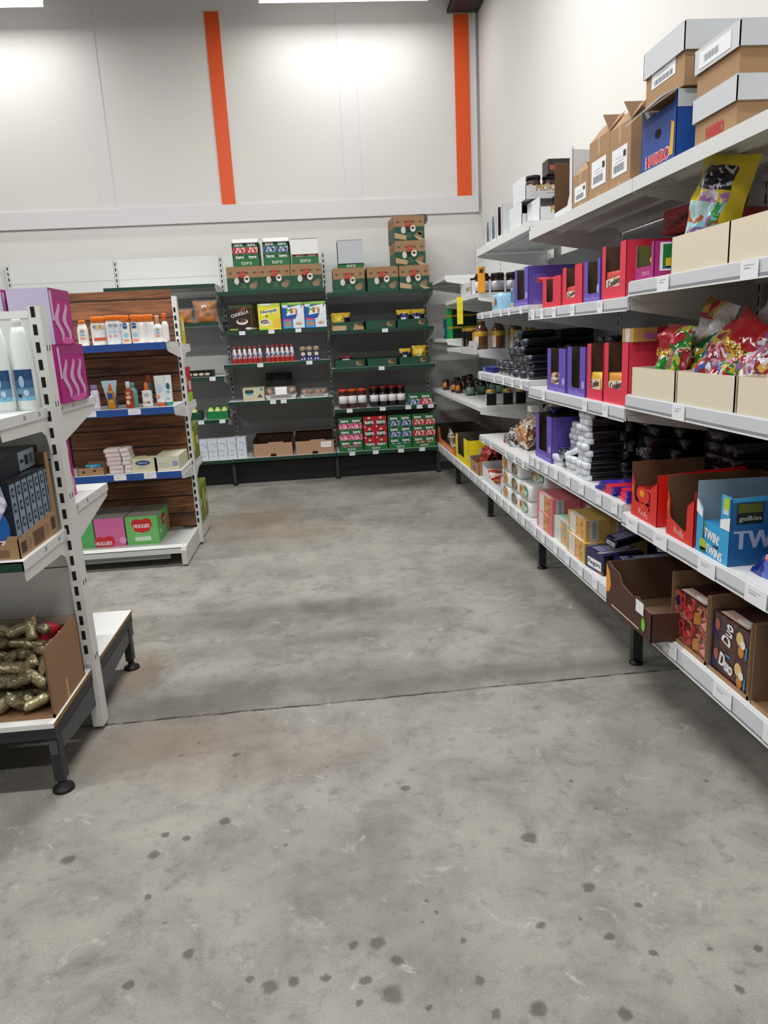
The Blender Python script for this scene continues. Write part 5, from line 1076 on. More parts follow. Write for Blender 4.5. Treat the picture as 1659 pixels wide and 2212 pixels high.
GRN = patches('green_candy_bag', ['#3a7a2c', '#9aa8a0', '#5a8a4a', '#c4ccd0', '#8a9a9a', '#2a4a2c'], 16, .1, bump=.7, warp=.4)
def rbag(w, h, t, m_, seed, lab, y, z0, x, rot, bands=None, name='candy_bag', group=None, side2=None):
    mb = MB(); mb.T = Matrix.Translation((0, t*.5, 0)); mb.bag(w, h, t, m_, 14, 16, seed, wr=.22, bands=bands, side2=side2)
    return rput(mb, name, lab, 'candy bag', y, z0, x, rot=rot, group=group)
rbag(.24, .2, .1, GRN, 5, 'shiny green and clear candy bag lying behind the yellow one', yn-.06, z+.06, 1.22, (-.7, .1, RZ), [(-1, -.2, patches('wine_gums', ['#a84a2a', '#5a8a3a', '#c49aa8', '#7a3a2a'], 30, .1))])
rbag(.18, .22, .07, M('#5a1420', .25, bump=.5), 6, 'dark red candy bag at the top right edge under the top shelf', yn-.12, z+.1, 1.34, (-.2, -.5, RZ))
rbag(.16, .2, .07, YEL, 8, 'yellow candy bag in the shadow behind the tall one', yn+.02, z+.05, 1.38, (-.2, .3, RZ))
# pink cookie packs lying behind
CK = M('#c84a52', .35, var=.1, bump=.4)
for k, (yy, xx) in enumerate(((2.46, 1.36), (2.75, 1.36))):
    mb = soft(.2, .12, .09, CK, k+3); F = FR('F', .2, .12, .09); mb.text(F, 'Cookies', 0, .045, .035, M('#5a2a26', .5), 12, .15, rot=.25, bold=.001); rput(mb, 'cookie_pack', 'red cookie pack lying %s' % ['high behind the magenta display', 'in the dark behind the tall red display'][k], 'cookie pack', yy, z+.11 if k == 0 else 1.66, xx, rz=RZ+.2)
mb = MB(); mb.box(-.1, .1, 0, .2, 0, .11, CARDIN); rput(mb, 'carton', 'plain carton supporting the red cookie pack at the back', 'carton', 2.46, z, 1.345)
mb = MB(); mb.box(-.11, .11, 0, .2, 0, .2, CARDIN); rput(mb, 'carton', 'plain carton at the back behind the tall red display', 'carton', 2.765, 1.437, 1.345)
# magenta display with picture cards
MG = M('#b02a7e', .45, var=.03); z = 1.487; xm = 1.135
y, w = fy(1372, 1412, 580, xm); mb = ubox(w, .3, .115, .04, .012, .02, MG, M('#6a6a3a', .7), rad=.006); F = FR('F', w, .3, .1); mb.text(F, 'choco', w*.1, .02, .018, M('#f0b8dc', .4), 3, w*.4); R_ = FR('R', w, .3, .11)
mb.rect(R_, -.13, .02, .02, .11, PRINTW, 1); mb.rect(R_, -.12, .01, .026, .104, M('#1d7a3a', .45), 2); mb.rect(R_, -.11, .0, .03, .06, M('#e0c020', .45), 3); mb.rect(R_, -.12, .01, .026, .034, M('#2a6ab0', .45), 3)
rput(mb, 'display_box', 'low magenta display box with a window and a green picture on its side', 'display box', y, z, xm)
rbag(w*.7, .1, .05, M('#1f8a2c', .15, var=.2, bump=.6, coat=.6), 3, 'bright green wrapped sweet in the magenta display window', y, z+.004, xm+.02, (-.1, .3, RZ), [(-.1, .5, M('#e8d83a', .3), -.4, .1)])
# ---- B1 shelf z 1.437 : red and purple displays
def cookie_disp(xl, xr, py, h, hf, col, lab, z, x=XF, jl=.16, jr=.2, d=.33, content=None, text=None, side=None, gap=.003, ctop=.4):
    y, w = fy(xl, xr, py, x); w -= gap; c_ = {'p': PUR, 'r': PINKR}[col]
    mb = ubox(w, d, h, hf, w*jl, w*jr, c_, PURI if col == 'p' else BRI, rad=.012)
    F = FR('F', w, d, h); TP = M('#b7a8e6', .45)
    if col == 'p': mb.text(F, 'Choco Moooo', 0, hf*.42, min(.02, hf*.5), TP, 2, w*.86); mb.ell(F, w*.38, hf*1.5, w*.07, .018, TP, 2)
    R_ = FR('R', w, d, h)
    if side == 'milka': mb.text(R_, 'Milka', -d*.3, h*.72, .035, M('#8d78cf', .4), 2, .07, rot=.2); mb.text(R_, 'Choco Moooo', -.05, hf*.4, .018, TP, 2, .17)
    o = rput(mb, 'display_box', lab, 'display box', y, z, x, group='%s cookie display boxes' % {'p': 'purple', 'r': 'red'}[col])
    if content:
        wc = w*.8; mb = soft(wc, .06, h*ctop, content, int(xl), .06); F = FR('F', wc, .06, h*ctop); mb.T = Matrix()
        mb.poly(F, [(-wc*.42, .012), (wc*.42, .012), (wc*.42, h*ctop*.8), (-wc*.42, h*ctop*.7)], M('#ead9c0', .4), 3); mb.text(F, 'Cookies', 0, h*ctop*.6, h*ctop*.26, M('#3a2018', .5), 6, wc*.62, rot=.15, bold=.0015)
        rput(mb, 'cookie_pack', 'cookie pack inside the '+' '.join(lab.split()[:11]), 'cookie pack', y, z+.0025+hf*.5*0, x+.004, group='cookie packs in the display slots')
    return o
z = 1.437; CO_R = M('#cc4440', .35, bump=.3); CO_Y = M('#e6b83a', .35, bump=.3); CO_O = M('#e09a40', .35, bump=.3)
def hgt(px, yt, yb_, X=XF): return on(px, yt, 'x', X).z-on(px, yb_, 'x', X).z
z = 1.465
y, w = fy(1112, 1140, 615)
cookie_disp(1112, 1141, 615, .2, .035, 'p', 'purple display box at the near end of the third bay upper shelf', z, jl=.18, jr=.28, side='milka')
mb = carton(.05, .16, .11, M('#b9cdd8', .4)); F = FR('F', .05, .16, .11); mb.rect(F, -.02, .02, .03, .1, M('#2f78b0', .4), 1); mb.rect(F, -.02, .01, .005, .02, M('#d89a4a', .5), 2); mb.rect(FR('R', .05, .16, .11), -.08, .0, .0, .11, M('#8fa8bc', .5), 1)
rput(mb, 'biscuit_box', 'narrow blue and white box touching the purple display, third bay', 'box', y+w/2+.03, z, 1.15)
y1_, w1_ = fy(1049, 1088, 652); mb = soft(.2, .2, .1, M('#9ccbe6', .3, var=.08, bump=.3), 5); F = FR('F', .2, .2, .1); mb.ell(F, -.03, .05, .022, .02, M('#d8c8c0', .5), 8, 12); mb.ell(F, .03, .055, .02, .024, M('#b0582c', .5), 8, 12); rput(mb, 'biscuit_pack', 'soft light blue biscuit pack on the third bay upper shelf', 'biscuit pack', (4.62+4.98)/2-.05, z, 1.15)
z = 1.437
cookie_disp(1172, 1212, 630, .14, .025, 'r', 'farthest red display on the second bay upper shelf, its flap curled', z, jl=.22, jr=.42, d=.3)
mb = MB(); pts = [(0, .0), (-.02, .012), (-.045, .01), (-.06, -.01)]
y, w = fy(1172, 1212, 600)
for a, b in zip(pts[:-1], pts[1:]):
    mb.box(0, 0, 0, 0, 0, 0, PINKR) if 0 else mb.add([(-w*.5+a[0], .0, .141+a[1]), (-w*.5+b[0], .0, .141+b[1]), (-w*.5+b[0], .12, .141+b[1]), (-w*.5+a[0], .12, .141+a[1]), (-w*.5+a[0], .0, .143+a[1]), (-w*.5+b[0], .0, .143+b[1]), (-w*.5+b[0], .12, .143+b[1]), (-w*.5+a[0], .12, .143+a[1])], [(0, 1, 2, 3), (7, 6, 5, 4), (0, 4, 5, 1), (2, 6, 7, 3)], M('#d84a5c', .45))
rput(mb, 'display_flap', 'curled pink-red cardboard flap between the purple and the red display', 'cardboard flap', y, z, XF)
cookie_disp(1215, 1258, 620, .165, .03, 'r', 'second red display on the second bay upper shelf', z, content=CO_R, jl=.2, jr=.36, ctop=.46)
cookie_disp(1261, 1297, 610, .165, .032, 'p', 'purple display between two red ones on the second bay upper shelf', z, jl=.24, jr=.16)
cookie_disp(1300, 1352, 600, .2, .045, 'r', 'tallest red display at the near end of the second bay upper shelf', z, content=CO_R, jl=.15, jr=.24, ctop=.5, d=.36)
# ---- C2/B2 (z 1.067 / 1.037)
BK = patches('black_wrap_glints', ['#0e0e12', '#15151a', '#0b0b0e', '#2a2c34', '#0e0e12', '#3a3d48', '#c9ccd6'], 55, .16, stretch=(1, .35, 1), bump=.5, coat=.6)  # paler tones in the mix are glints painted onto the black film
BKF = patches('black_end_glints', ['#17171c', '#22232b', '#5c606c', '#101014', '#9a9ea8', '#2c2d36', '#2a3450'], 70, .16, bump=.5, coat=.6)  # grey and blue tones paint highlights of the film into the pack ends
BKT = M('#0e0e11', .25, var=.1, bump=.4, bscale=30, coat=.4)
bproto = single(soft(.105, .22, .044, BKT, 2, .1, top=BKT, front=BKF), 'wrapped_pack', '', 'pack', (1.15, 4.9, 1.067), RZ, 'black film-wrapped packs in stacks'); first = [True]
bdark = single(soft(.12, .23, .044, BKT, 9, .14, top=BKT), 'wrapped_pack', 'black film-wrapped pack, at the very back of the dark stacks', 'pack', (1.4, 2.66, .668), RZ, 'black film-wrapped packs in stacks')
def dpack(y, x, z_, lab, rz=RZ): return copy1(bdark, (x, y, z_), lab, rz)
def bpack(y, x, z_, lab, rz=RZ):
    if first[0]: first[0] = False; bproto.location = (x, y, z_); bproto['label'] = lab; bproto.rotation_euler = (0, 0, rz); return bproto
    return copy1(bproto, (x, y, z_), lab, rz)
z = 1.067; cols = [(4.68, 2, 'farthest'), (4.55, 2, 'second'), (4.42, 4, 'third'), (4.29, 6, 'fourth'), (4.16, 5, 'fifth'), (4.03, 3, 'nearest')]
for i, (yy, n, nm) in enumerate(cols):
    for j in range(n): bpack(yy+.008*math.sin(j*3+i), 1.15+.012*math.cos(j*2+i), z+j*.0445, 'black film-wrapped pack, %s layer of the %s stack, third bay middle shelf' % (ORD[j], nm), RZ+.06*math.sin(j*5+i))
for i, (yy, n) in enumerate(((4.42, 4), (4.25, 6), (4.1, 4))):
    for j in range(n): bpack(yy, 1.38, z+j*.0445, 'black pack in the rear rank, layer %s, stack %s from the far side' % (ORD[j], ORD[i]))
z = 1.037
for i, (yy, n) in enumerate(((3.62, 5), (3.5, 5), (3.38, 4))):
    for j in range(n): bpack(yy+.006*math.sin(j*4), 1.4, z+j*.0445+.03, 'black pack stacked behind the purple displays, layer %s, column %s' % (ORD[j], ORD[i]), RZ+.05*math.sin(j*3+i))
mb = MB(); mb.box(-.2, .2, 0, .23, 0, .0295, CARDIN); rput(mb, 'cardboard_tray', 'flat cardboard tray under the black packs behind the purple displays', 'tray', 3.5, z, 1.395)
mb = carton(.3, .25, .035, M('#20286e', .35)); F = FR('F', .3, .25, .035); mb.rect(F, -.14, -.07, .005, .03, M('#6a86c8', .4), 1); mb.rect(FR('T', .3, .25, .035), -.14, .1, -.11, .0, M('#2c3a8c', .35), 1); rput(mb, 'chocolate_box', 'flat dark blue box at the far end of the third bay middle shelf', 'box', 4.98, 1.067, 1.15)
CO_M = patches('white_cookie_pack', ['#e8e0d8', '#c98a4a', '#3a2018', '#efe9e2', '#8a5a34'], 45, .3)
z = 1.037
cookie_disp(1182, 1222, 840, .205, .035, 'p', 'farther purple display on the second bay middle shelf', z, jl=.2, jr=.36, content=CO_M, ctop=.42)
cookie_disp(1225, 1264, 855, .215, .035, 'p', 'nearer purple display on the second bay middle shelf', z, jl=.24, jr=.3)
cookie_disp(1267, 1301, 868, .23, .045, 'r', 'red display with a yellow cookie pack on the second bay middle shelf', z, content=CO_Y, jl=.25, jr=.02, ctop=.48)
cookie_disp(1303, 1355, 880, .235, .06, 'r', 'red display with an orange cookie pack beside the cream trays', z, content=CO_O, jl=.18, jr=.25, ctop=.5)
y, w = fy(1340, 1388, 752, 1.2); mb = carton(.1, .18, .05, M('#c99a5a', .4, var=.15)); F = FR('F', .1, .18, .05); mb.rect(F, -.02, .02, 0, .05, M('#d8d4cc', .5), 1); R_ = FR('R', .1, .18, .05); mb.rect(R_, .0, .09, 0, .05, M('#b0202a', .4), 1); mb.rect(R_, -.05, .02, .01, .03, M('#c864a8', .4), 2)
rput(mb, 'biscuit_box', 'small tan and red box lying on top of the orange-cookie display', 'box', on(1345, 760, 'x', 1.16).y-.055, z+.2365, 1.155)
# ---- A2 (z 1.087): cream trays with heaps of candy bags
z = 1.087; seams = [(1363, 1457), (1460, 1586), (1589, 1720)]; TRY = []
for k, (a, b) in enumerate(seams):
    y, w = fy(a, b, 855+k*18, 1.13); w -= .004; TRY.append((y, w))
    rput(tray(w, .42, .1, .1, .1, CREAM, CREAM), 'cream_tray', 'cream tray full of candy bags, %s on the middle shelf' % ['farthest', 'middle', 'nearest'][k], 'tray', y, z, 1.13, group=cg)
MX = [patches('sour_mix', ['#2f8a34', '#b62a3c', '#d08a98', '#c9bc3a', '#b8bcb4', '#1f6a2c', '#8a2a34'], 19, .12, bump=.7, warp=.4), patches('red_mix', ['#b81c2c', '#d8a8b0', '#8a2030', '#e8d8dc', '#3a6ab8', '#c8303c'], 20, .12, bump=.7, warp=.4),
      patches('wrapped_toffees', ['#d8dce4', '#8a2a34', '#3a5aa8', '#e0b84a', '#b03040', '#ececf0', '#7a3a4a'], 26, .12, bump=.7, warp=.3), patches('purple_mix', ['#8a5aa8', '#d8c8e0', '#b83040', '#e8e8ee', '#4a6a3a', '#c07a8a'], 20, .12, bump=.7, warp=.3), patches('yellow_clear_mix', ['#d8b84a', '#e8dcb0', '#b8502e', '#ecebe4', '#a8a03a', '#e0c818'], 16, .12, bump=.7, warp=.4)]
REDB = M('#b0141e', .2, bump=.5, bscale=25, coat=.5); LOGO = patches('yellow_logo', ['#e6d52a', '#1a1a14', '#e6d52a', '#b81c2c'], 50, .2, warp=.4)
(ya, wa), (yb2, wb2), (yc, wc2) = TRY; bg = 'big candy bags heaped in the cream trays'
rbag(.2, .22, .09, MX[0], 11, 'green and red candy bag with yellow lettering standing in the farthest tray', ya+.01, z+.03, 1.15, (-.15, .05, RZ), [(.3, 1, REDB, -1, .3), (.0, .3, LOGO, -1, .2)], group=bg)
rbag(.2, .24, .08, CLEAR, 12, 'clear crinkled bag with a yellow and red top at the back of the farthest tray', ya-.02, z+.08, 1.27, (-.1, .2, RZ), [(.45, 1, patches('yellow_red_top', ['#e0c23a', '#c6303a', '#8a8a2a', '#e8b84a'], 30), -1, .3)], group=bg)
rbag(.26, .24, .09, MX[1], 13, 'red candy bag with yellow lettering leaning right in the middle tray', yb2+.06, z+.04, 1.17, (-.3, .5, RZ), [(.35, 1, REDB), (.1, .35, LOGO, -.9, .6), (-.3, .1, MX[0], -.2, .9)], group=bg)
rbag(.24, .26, .08, REDB, 14, 'plain red bag rising at the back of the middle tray', yb2-.02, z+.08, 1.33, (-.1, .55, RZ), [(-1, .2, CLEAR)], group=bg)
rbag(.26, .22, .09, MX[2], 15, 'bag of wrapped toffees slumped over the middle tray front', yb2-.02, z+.05, 1.15, (-.9, .1, RZ), None, group=bg)
rbag(.26, .24, .09, MX[2], 16, 'bag of wrapped toffees at the near end of the middle tray', yb2-.13, z+.05, 1.16, (-.6, -.1, RZ), [(.4, 1, CLEAR)], group=bg)
rbag(.24, .26, .09, MX[3], 17, 'purple and white candy bag with a yellow and black top', yb2-.16, z+.07, 1.26, (-.4, .3, RZ), [(.2, 1, YEL), (.25, .7, BLK, -.6, .4)], group=bg)
rbag(.22, .24, .08, CLEAR, 18, 'clear crumpled bag between the red ones', yb2+.03, z+.1, 1.28, (-.3, .1, RZ), [(-1, -.2, MX[1])], group=bg)
rbag(.26, .28, .1, MX[4], 19, 'yellow and clear candy bag at the right edge of the photo', yc+.02, z+.04, 1.16, (-.35, .1, RZ), [(.3, 1, M('#dcca8a', .2, var=.1, bump=.5)), (.5, .8, REDB, -.1, .4)], group=bg)
rbag(.24, .26, .09, YEL, 20, 'yellow and black candy bag at the back of the nearest tray', yc+.03, z+.1, 1.32, (-.2, .2, RZ), [(-.2, .4, BLK, -.8, .6)], group=bg)
rbag(.24, .24, .09, MX[1], 22, 'red candy bag sagging between the farthest and middle trays', yb2+.13, z+.04, 1.15, (-.5, .35, RZ), [(.2, 1, MX[0])], group=bg)
rbag(.24, .22, .09, MX[2], 23, 'small-toffee bag filling the middle of the heap', yb2+.0, z+.1, 1.2, (-.8, .3, RZ), [(.5, 1, CLEAR)], group=bg)
rbag(.22, .24, .09, MX[3], 24, 'purple wrapped candy bag between the middle and nearest trays', yb2-.1, z+.09, 1.17, (-.7, .2, RZ), None, group=bg)
rbag(.22, .2, .08, MX[0], 25, 'green candy bag low at the back of the farthest tray', ya-.05, z+.05, 1.2, (-.4, -.1, RZ), None, group=bg)
rbag(.26, .26, .09, MX[4], 21, 'candy bag in the nearest tray mostly outside the photo', yc-.12, z+.04, 1.17, (-.3, -.1, RZ), None, group=bg)
# ---- C3/B3 (z .618 / .668)
PASTRY = [patches('croissant_bag', ['#c99a6a', '#7a4a2e', '#d8cdc0', '#a87048', '#e4ddd4', '#5a3624'], 18, .12, bump=.7, warp=.4), patches('navy_croissant_bag', ['#1c2a78', '#2a3a98', '#c99a6a', '#d8dcea', '#8a5a3a'], 14, .12, bump=.7, warp=.4), patches('dark_pastry_bag', ['#3a2620', '#5a4034', '#8a8a90', '#2a2426', '#c4c6cc'], 20, .12, bump=.7, warp=.4)]
z = .618; pg = 'bagged pastries on the third bay lower shelf'
for k, (yy, x, zz, m_, w, h, rt_, lab) in enumerate(((4.78, 1.28, 0, 0, .22, .2, (-1.3, 0, RZ+.3), 'clear bag of croissants lying farthest at the back'), (4.6, 1.3, .03, 1, .24, .22, (-1.1, .1, RZ), 'blue-printed bag of croissants in the middle of the heap'), (4.5, 1.32, .1, 2, .22, .2, (-1.2, 0, RZ+.2), 'dark pastry bag on top of the heap'),
        (4.42, 1.18, 0, 0, .2, .17, (-.35, .1, RZ), 'croissant bag leaning against the purple box'), (4.56, 1.15, 0, 2, .16, .13, (-.8, .3, RZ), 'small dark pastry bag lying at the front'), (4.4, 1.3, .12, 0, .2, .2, (-.8, .2, RZ), 'brown bag of rolls behind the purple box'), (4.7, 1.17, 0, 1, .16, .1, (-1.35, .3, RZ-.2), 'flat blue corner bag at the front of the heap'))):
    o = rbag(w*1.25, h*1.2, .11, PASTRY[m_], 30+k, lab, yy, z+zz+.03, x, rt_, name='pastry_bag', group=pg); o['category'] = 'pastry bag'
for k in range(2):
    mb = carton(.09, .05, .035, PRINTW); rput(mb, 'price_tag_card', 'small white card %s on the dark pastry bag' % ['upper', 'lower'][k], 'card', 4.46+.0*k, z+.17+.05*(1-k), 1.29)
z = .668
cookie_disp(1157, 1192, 950, .235, .045, 'p', 'tall purple display at the far end of the second bay lower shelf', z, jl=.22, jr=.3, d=.38, side='milka')
mb = soft(.1, .26, .03, M('#141c5a', .2, bump=.5, coat=.5), 4); rput(mb, 'biscuit_pack', 'navy glossy pack lying behind the tall purple display', 'biscuit pack', 3.78, z+.2365, 1.2, rz=RZ+.1)
# white-ended wafer packs in stacks
WPF = patches('white_blue_end', ['#e4e8ee', '#dfe4ec', '#e8ebf0', '#e4e8ee', '#b4c8e0', '#eef0f4', '#e4e8ee', '#dce4ee'], 60, .3, bump=.15)
wp = single(soft(.13, .2, .0275, BKT, 8, .08, top=M('#4a4d55', .2, bump=.5), front=WPF), 'wafer_pack', '', 'pack', (1.15, 3.5, .668), RZ, 'white-ended wafer packs stacked on the lower shelf'); wf = [True]
def wpack(y, x, z_, lab, rz=RZ, rot=None):
    if wf[0]: wf[0] = False; wp.location = (x, y, z_); wp['label'] = lab; wp.rotation_euler = (0, 0, rz); return
    copy1(wp, (x, y, z_), lab, rz, rot)
stk = [('behind the flat packs near the purple box', 3.44, 1.21, 8, .0), ('tall stack in the middle', 3.15, 1.145, 11, .0), ('short stack at the front', 3.30, 1.145, 3, .0), ('low stack beside the purple box', 3.53, 1.15, 2, 0)]
for nm, yy, xx, n, q in stk:
    for j in range(n): wpack(yy+.007*math.sin(j*2.7)-.002*j, xx+.006*math.cos(j*1.9), z+j*.0277, 'white-ended wafer pack, %s layer, %s' % (ORD[j], nm if nm.startswith('behind') else 'in the '+nm), RZ+.07*math.sin(j*3.3))
wpack(3.3, 1.15, z+.0835, 'white-ended wafer pack tilted on the short front stack', rot=(0, -.35, RZ+.2))
wpack(3.18, 1.2, z+.306, 'white-ended wafer pack tilted upright on the middle stack', rot=(.0, .5, RZ-.1))
# dark printed small packs
DPK = patches('navy_chocolate', ['#10142a', '#1c2a6a', '#0e0e14', '#7a8494', '#141824'], 60, .15)
mb = soft(.14, .07, .045, DPK, 3); rput(mb, 'chocolate_pack', 'small navy pack lying on the low white packs', 'pack', 3.42, z+.0555, 1.15)
# black stacks behind
k_ = 0
for i, (yy, n, xx) in enumerate(((3.22, 10, 1.36), (3.09, 8, 1.3), (3.0, 9, 1.4), (2.9, 8, 1.32), (2.8, 7, 1.4), (3.35, 8, 1.42), (3.5, 6, 1.43))):
    for j in range(n): (dpack if xx > 1.35 or j % 3 else bpack)(yy+.02*math.sin(j*3.1+i), xx+.015*math.cos(j*2+i), z+.001+j*.0445*.99, 'black film-wrapped pack, %s layer of the %s dark stack, second bay lower shelf' % (ORD[j], ORD[i]), RZ+.08*math.sin(j*2.2+i))
for i, (yy, n, xx) in enumerate(((2.55, 7, 1.42), (2.44, 6, 1.42))):
    for j in range(n): dpack(yy+.015*math.sin(j*3+i), xx, .641+j*.0445, 'black film-wrapped pack, %s layer, behind the brown and red boxes, column %s' % (ORD[j], ORD[i]), RZ+.08*math.sin(j*2.2+i))
# purple and red chocolate bars
BAR = [patches('violet_bar', ['#3a2a9a', '#4a38b0', '#2a2080', '#6a4ac0'], 20, .25, stretch=(.5, 1, 1)), M('#d82a44', .3, bump=.2)]
def bar_(): mb = MB(); mb.box(-.085, .085, 0, .09, 0, .012, BAR[0], {'R': BAR[0]}); mb.box(-.005, .06, -.0005, .0905, -.0003, .0125, BAR[1]); return mb
bo = None
for j in range(9):
    yy = 2.86-.02*(j % 3)+.012*math.sin(j*4); xx = 1.14+.05*(j//3)*.9; zz = z+.0131*(j % 3)+.0005; lab = 'violet and red chocolate bar, %s in its pile, pile %s from the aisle' % (ORD[j % 3], ORD[j//3])
    if j >= 3: xx = 1.24+.1*(j//3-1); zz = z+.0131*(j % 3)+.0005
    if bo is None: bo = rput(bar_(), 'chocolate_bar', lab, 'chocolate bar', yy, zz, xx, rz=RZ+.05, group='violet and red chocolate bars')
    else: copy1(bo, (xx, yy, zz), lab, RZ+.12*math.sin(j*3))
for j in range(3): copy1(bo, (1.15+.008*j, 2.72+.012*j, z+.0131*j+.0005), 'violet chocolate bar, %s in the pile touching the red display' % ORD[j], RZ-.1)
# ---- A3 (z .64) red roll boxes, blue biscuit display
z = .641; REDC = M('#d8261c', .4, var=.03)
def rolls(xl, xr, py, lab, full, hb, hl):
    y, w = fy(xl, xr, py, 1.14); w -= .004; d = .32
    fr = [(-w/2, 0), (w/2, 0), (w/2, hl*.98), (w/2-.012, hl*.95), (w/2-w*.24, hl*.8), (w/2-w*.26, .045), (w/2-w*.3, .035), (-w/2+w*.16, .06), (-w/2+w*.12, .08), (-w/2+w*.12, hl*.78), (-w/2+.004, hl*.98), (-w/2, hl)]
    mb = ubox(w, d, hb, 0, 0, 0, REDC, M('#6e4c34', .85, var=.05), hb=hb, hl=hb, hr=hl*1.15, front=fr)
    F = FR('F', w, d, hb); mb.text(F, 'Rolls', .0, .026, .022, M('#f0b0a4', .4), 2, w*.36, rot=-.1, bold=.001); mb.ell(F, -w*.44, .1, .006, .018, M('#e07a1c', .4), 2)
    R_ = FR('R', w, d, hb); mb.rect(R_, -.12, -.1, .11, .125, M('#e8c8c0', .5), 2)
    rput(mb, 'display_box', lab, 'display box', y, z, 1.14, group='red roll display boxes')
    if full:
        for r_ in range(2):
            mb = soft(w*.82, .12, .055, M('#a3141c', .25, bump=.4, coat=.4), 5+r_, .05); F = FR('F', w*.82, .12, .055)
            if r_ == 1: pass
            mb.ell(F, -w*.08, .03, w*.26, .03, M('#d8301c', .35), 6); mb.ell(F, -w*.1, .036, w*.1, .013, M('#e89a1c', .35), 8); mb.ell(F, w*.3, .022, w*.09, .02, M('#4a1f16', .4), 8)
            if r_ == 0: mb.text(F, 'Torean', 0, .018, .02, PRINTW, 10, w*.6, rot=-.12, bold=.001)
            rput(mb, 'roll_pack', 'dark red chocolate roll pack, %s in the farther red display' % ['lower', 'upper'][r_], 'pack', y, z+.003+r_*.056, 1.146, group='roll packs in the red display')
rolls(1364, 1421, 1060, 'farther red roll display with packs inside and a brown back flap', True, .2, .16)
rolls(1440, 1501, 1095, 'nearer empty red roll display showing its brown inside', False, .2, .155)
y, w = fy(1504, 1578, 1130, 1.14); w -= .003; d = .34; CY = M('#2fa4dc', .4, var=.03); CYD = M('#1c5f9a', .4, var=.03); GB = M('#93a8b8', .6)
t = root('display_box', 'light blue biscuit display with white lettering next to the red ones', 'display box', (1.14, y, z), RZ)
h = .215; fr = [(-w/2, 0), (w/2, 0), (w/2, .2), (w/2-.004, .205), (w*.23, .205), (w*.23, .1), (w*.2, .03), (-w/2+w*.2, .045), (-w/2+w*.2, .14), (-w/2+.01, .16), (-w/2, .165)]
mb = ubox(w, d, h, 0, 0, 0, CY, GB, hb=h, hl=.22, hr=.2, front=fr); F = FR('F', w, d, h)
mb.text(F, 'TWINS', w*.08, .02, .026, PRINTW, 2, w*.5, rot=-.1, bold=.002); mb.poly(F, [(w/2, .105), (w*.23, .105), (w*.23, .13), (w/2, .145)], PRINTW, 2); mb.rect(F, w*.3, w*.46, .155, .2, M('#b8c832', .4), 2); mb.rect(F, w*.3, w*.46, .15, .165, M('#c8d8e0', .4), 3)
mb.ell(F, -w*.26, .03, w*.11, .018, M('#a8c020', .4), 3); mb.rect(F, -w*.36, -w*.16, .006, .02, M('#205a3a', .4), 3); mb.poly(F, [(-w/2, .125), (-w/2+w*.19, .11), (-w/2+w*.19, .135), (-w/2+.01, .16), (-w/2, .165)], PRINTW, 2)
mb.build('box_body', t)
sd = MB(); R_ = FR('R', w, d, h); sd.rect(R_, -d/2, d/2, 0, .19, CYD, 1); sd.rect(R_, -.152, -.072, .125, .187, M('#10160c', .4), 2); sd.rect(R_, -.149, -.075, .158, .185, M('#55641a', .4), 3); sd.text(R_, 'gullón', -.112, .14, .018, M('#a8bab0', .4), 4, .066, bold=.0008); sd.text(R_, 'TWINS', -.045, .078, .055, M('#a8b6d4', .4), 3, .22, bold=.003)
sd.build('side_print', t)
for j in range(5):
    for r_ in range(1):
        mb = carton(w*.62, .05, .1, CY, {'T': M('#2c7cb4', .4)}); F = FR('F', w*.62, .05, .1); mb.text(F, 'TWINS', -w*.02, .06, .03, PRINTW, 3, w*.5, rot=-.1, bold=.002); mb.poly(F, [(-w*.3, .03), (w*.1, .012), (w*.25, .04), (w*.0, .035)], INK, 3) if j == 0 else None; mb.rect(F, -w*.3, -w*.26, .06, .095, M('#88a030', .4), 2)
        single(mb, 'biscuit_pack', 'light blue biscuit pack, %s from the front inside the blue display' % ORD[j], 'biscuit pack', (1.145+.052*j, y-.0, z+.003), RZ, 'blue biscuit packs')
for j in range(5):
    mb = carton(.1, .055, .05, M('#2a86c8', .35, var=.05), {'T': M('#2c5a80', .35)}); mb.rect(FR('T', .1, .055, .05), -.04, .02, -.004, .01, M('#d8d83a', .4), 1); mb.text(FR('F', .1, .055, .05), 'mini', 0, .025, .022, PRINTW, 2)
    single(mb, 'biscuit_pack', 'blue pack with yellow dashes lying on the side of the display, %s from the aisle' % ORD[j], 'biscuit pack', (1.17+.056*j, y-w/2+.052, z+.2), RZ, 'blue biscuit packs') if 0 else None
rbag(.25, .22, .1, patches('navy_bag', ['#16207a', '#1c2c8e', '#121a5a', '#1c2c8e', '#5a6ac0', '#b06a4a'], 9, .12, bump=.7, warp=.6), 41, 'dark blue crinkled bag with a round white spot at the right edge', y-w/2-.145, z+.02, 1.15, (-.95, .0, RZ), [(-.5, -.2, M('#c8d8dc', .3), -.1, .25)], name='snack_bag')['category'] = 'snack bag'
mb = carton(.3, .1, .2, M('#23201e', .7)); rput(mb, 'carton', 'dark open carton at the back behind the blue display', 'carton', y-.15, z, 1.5)
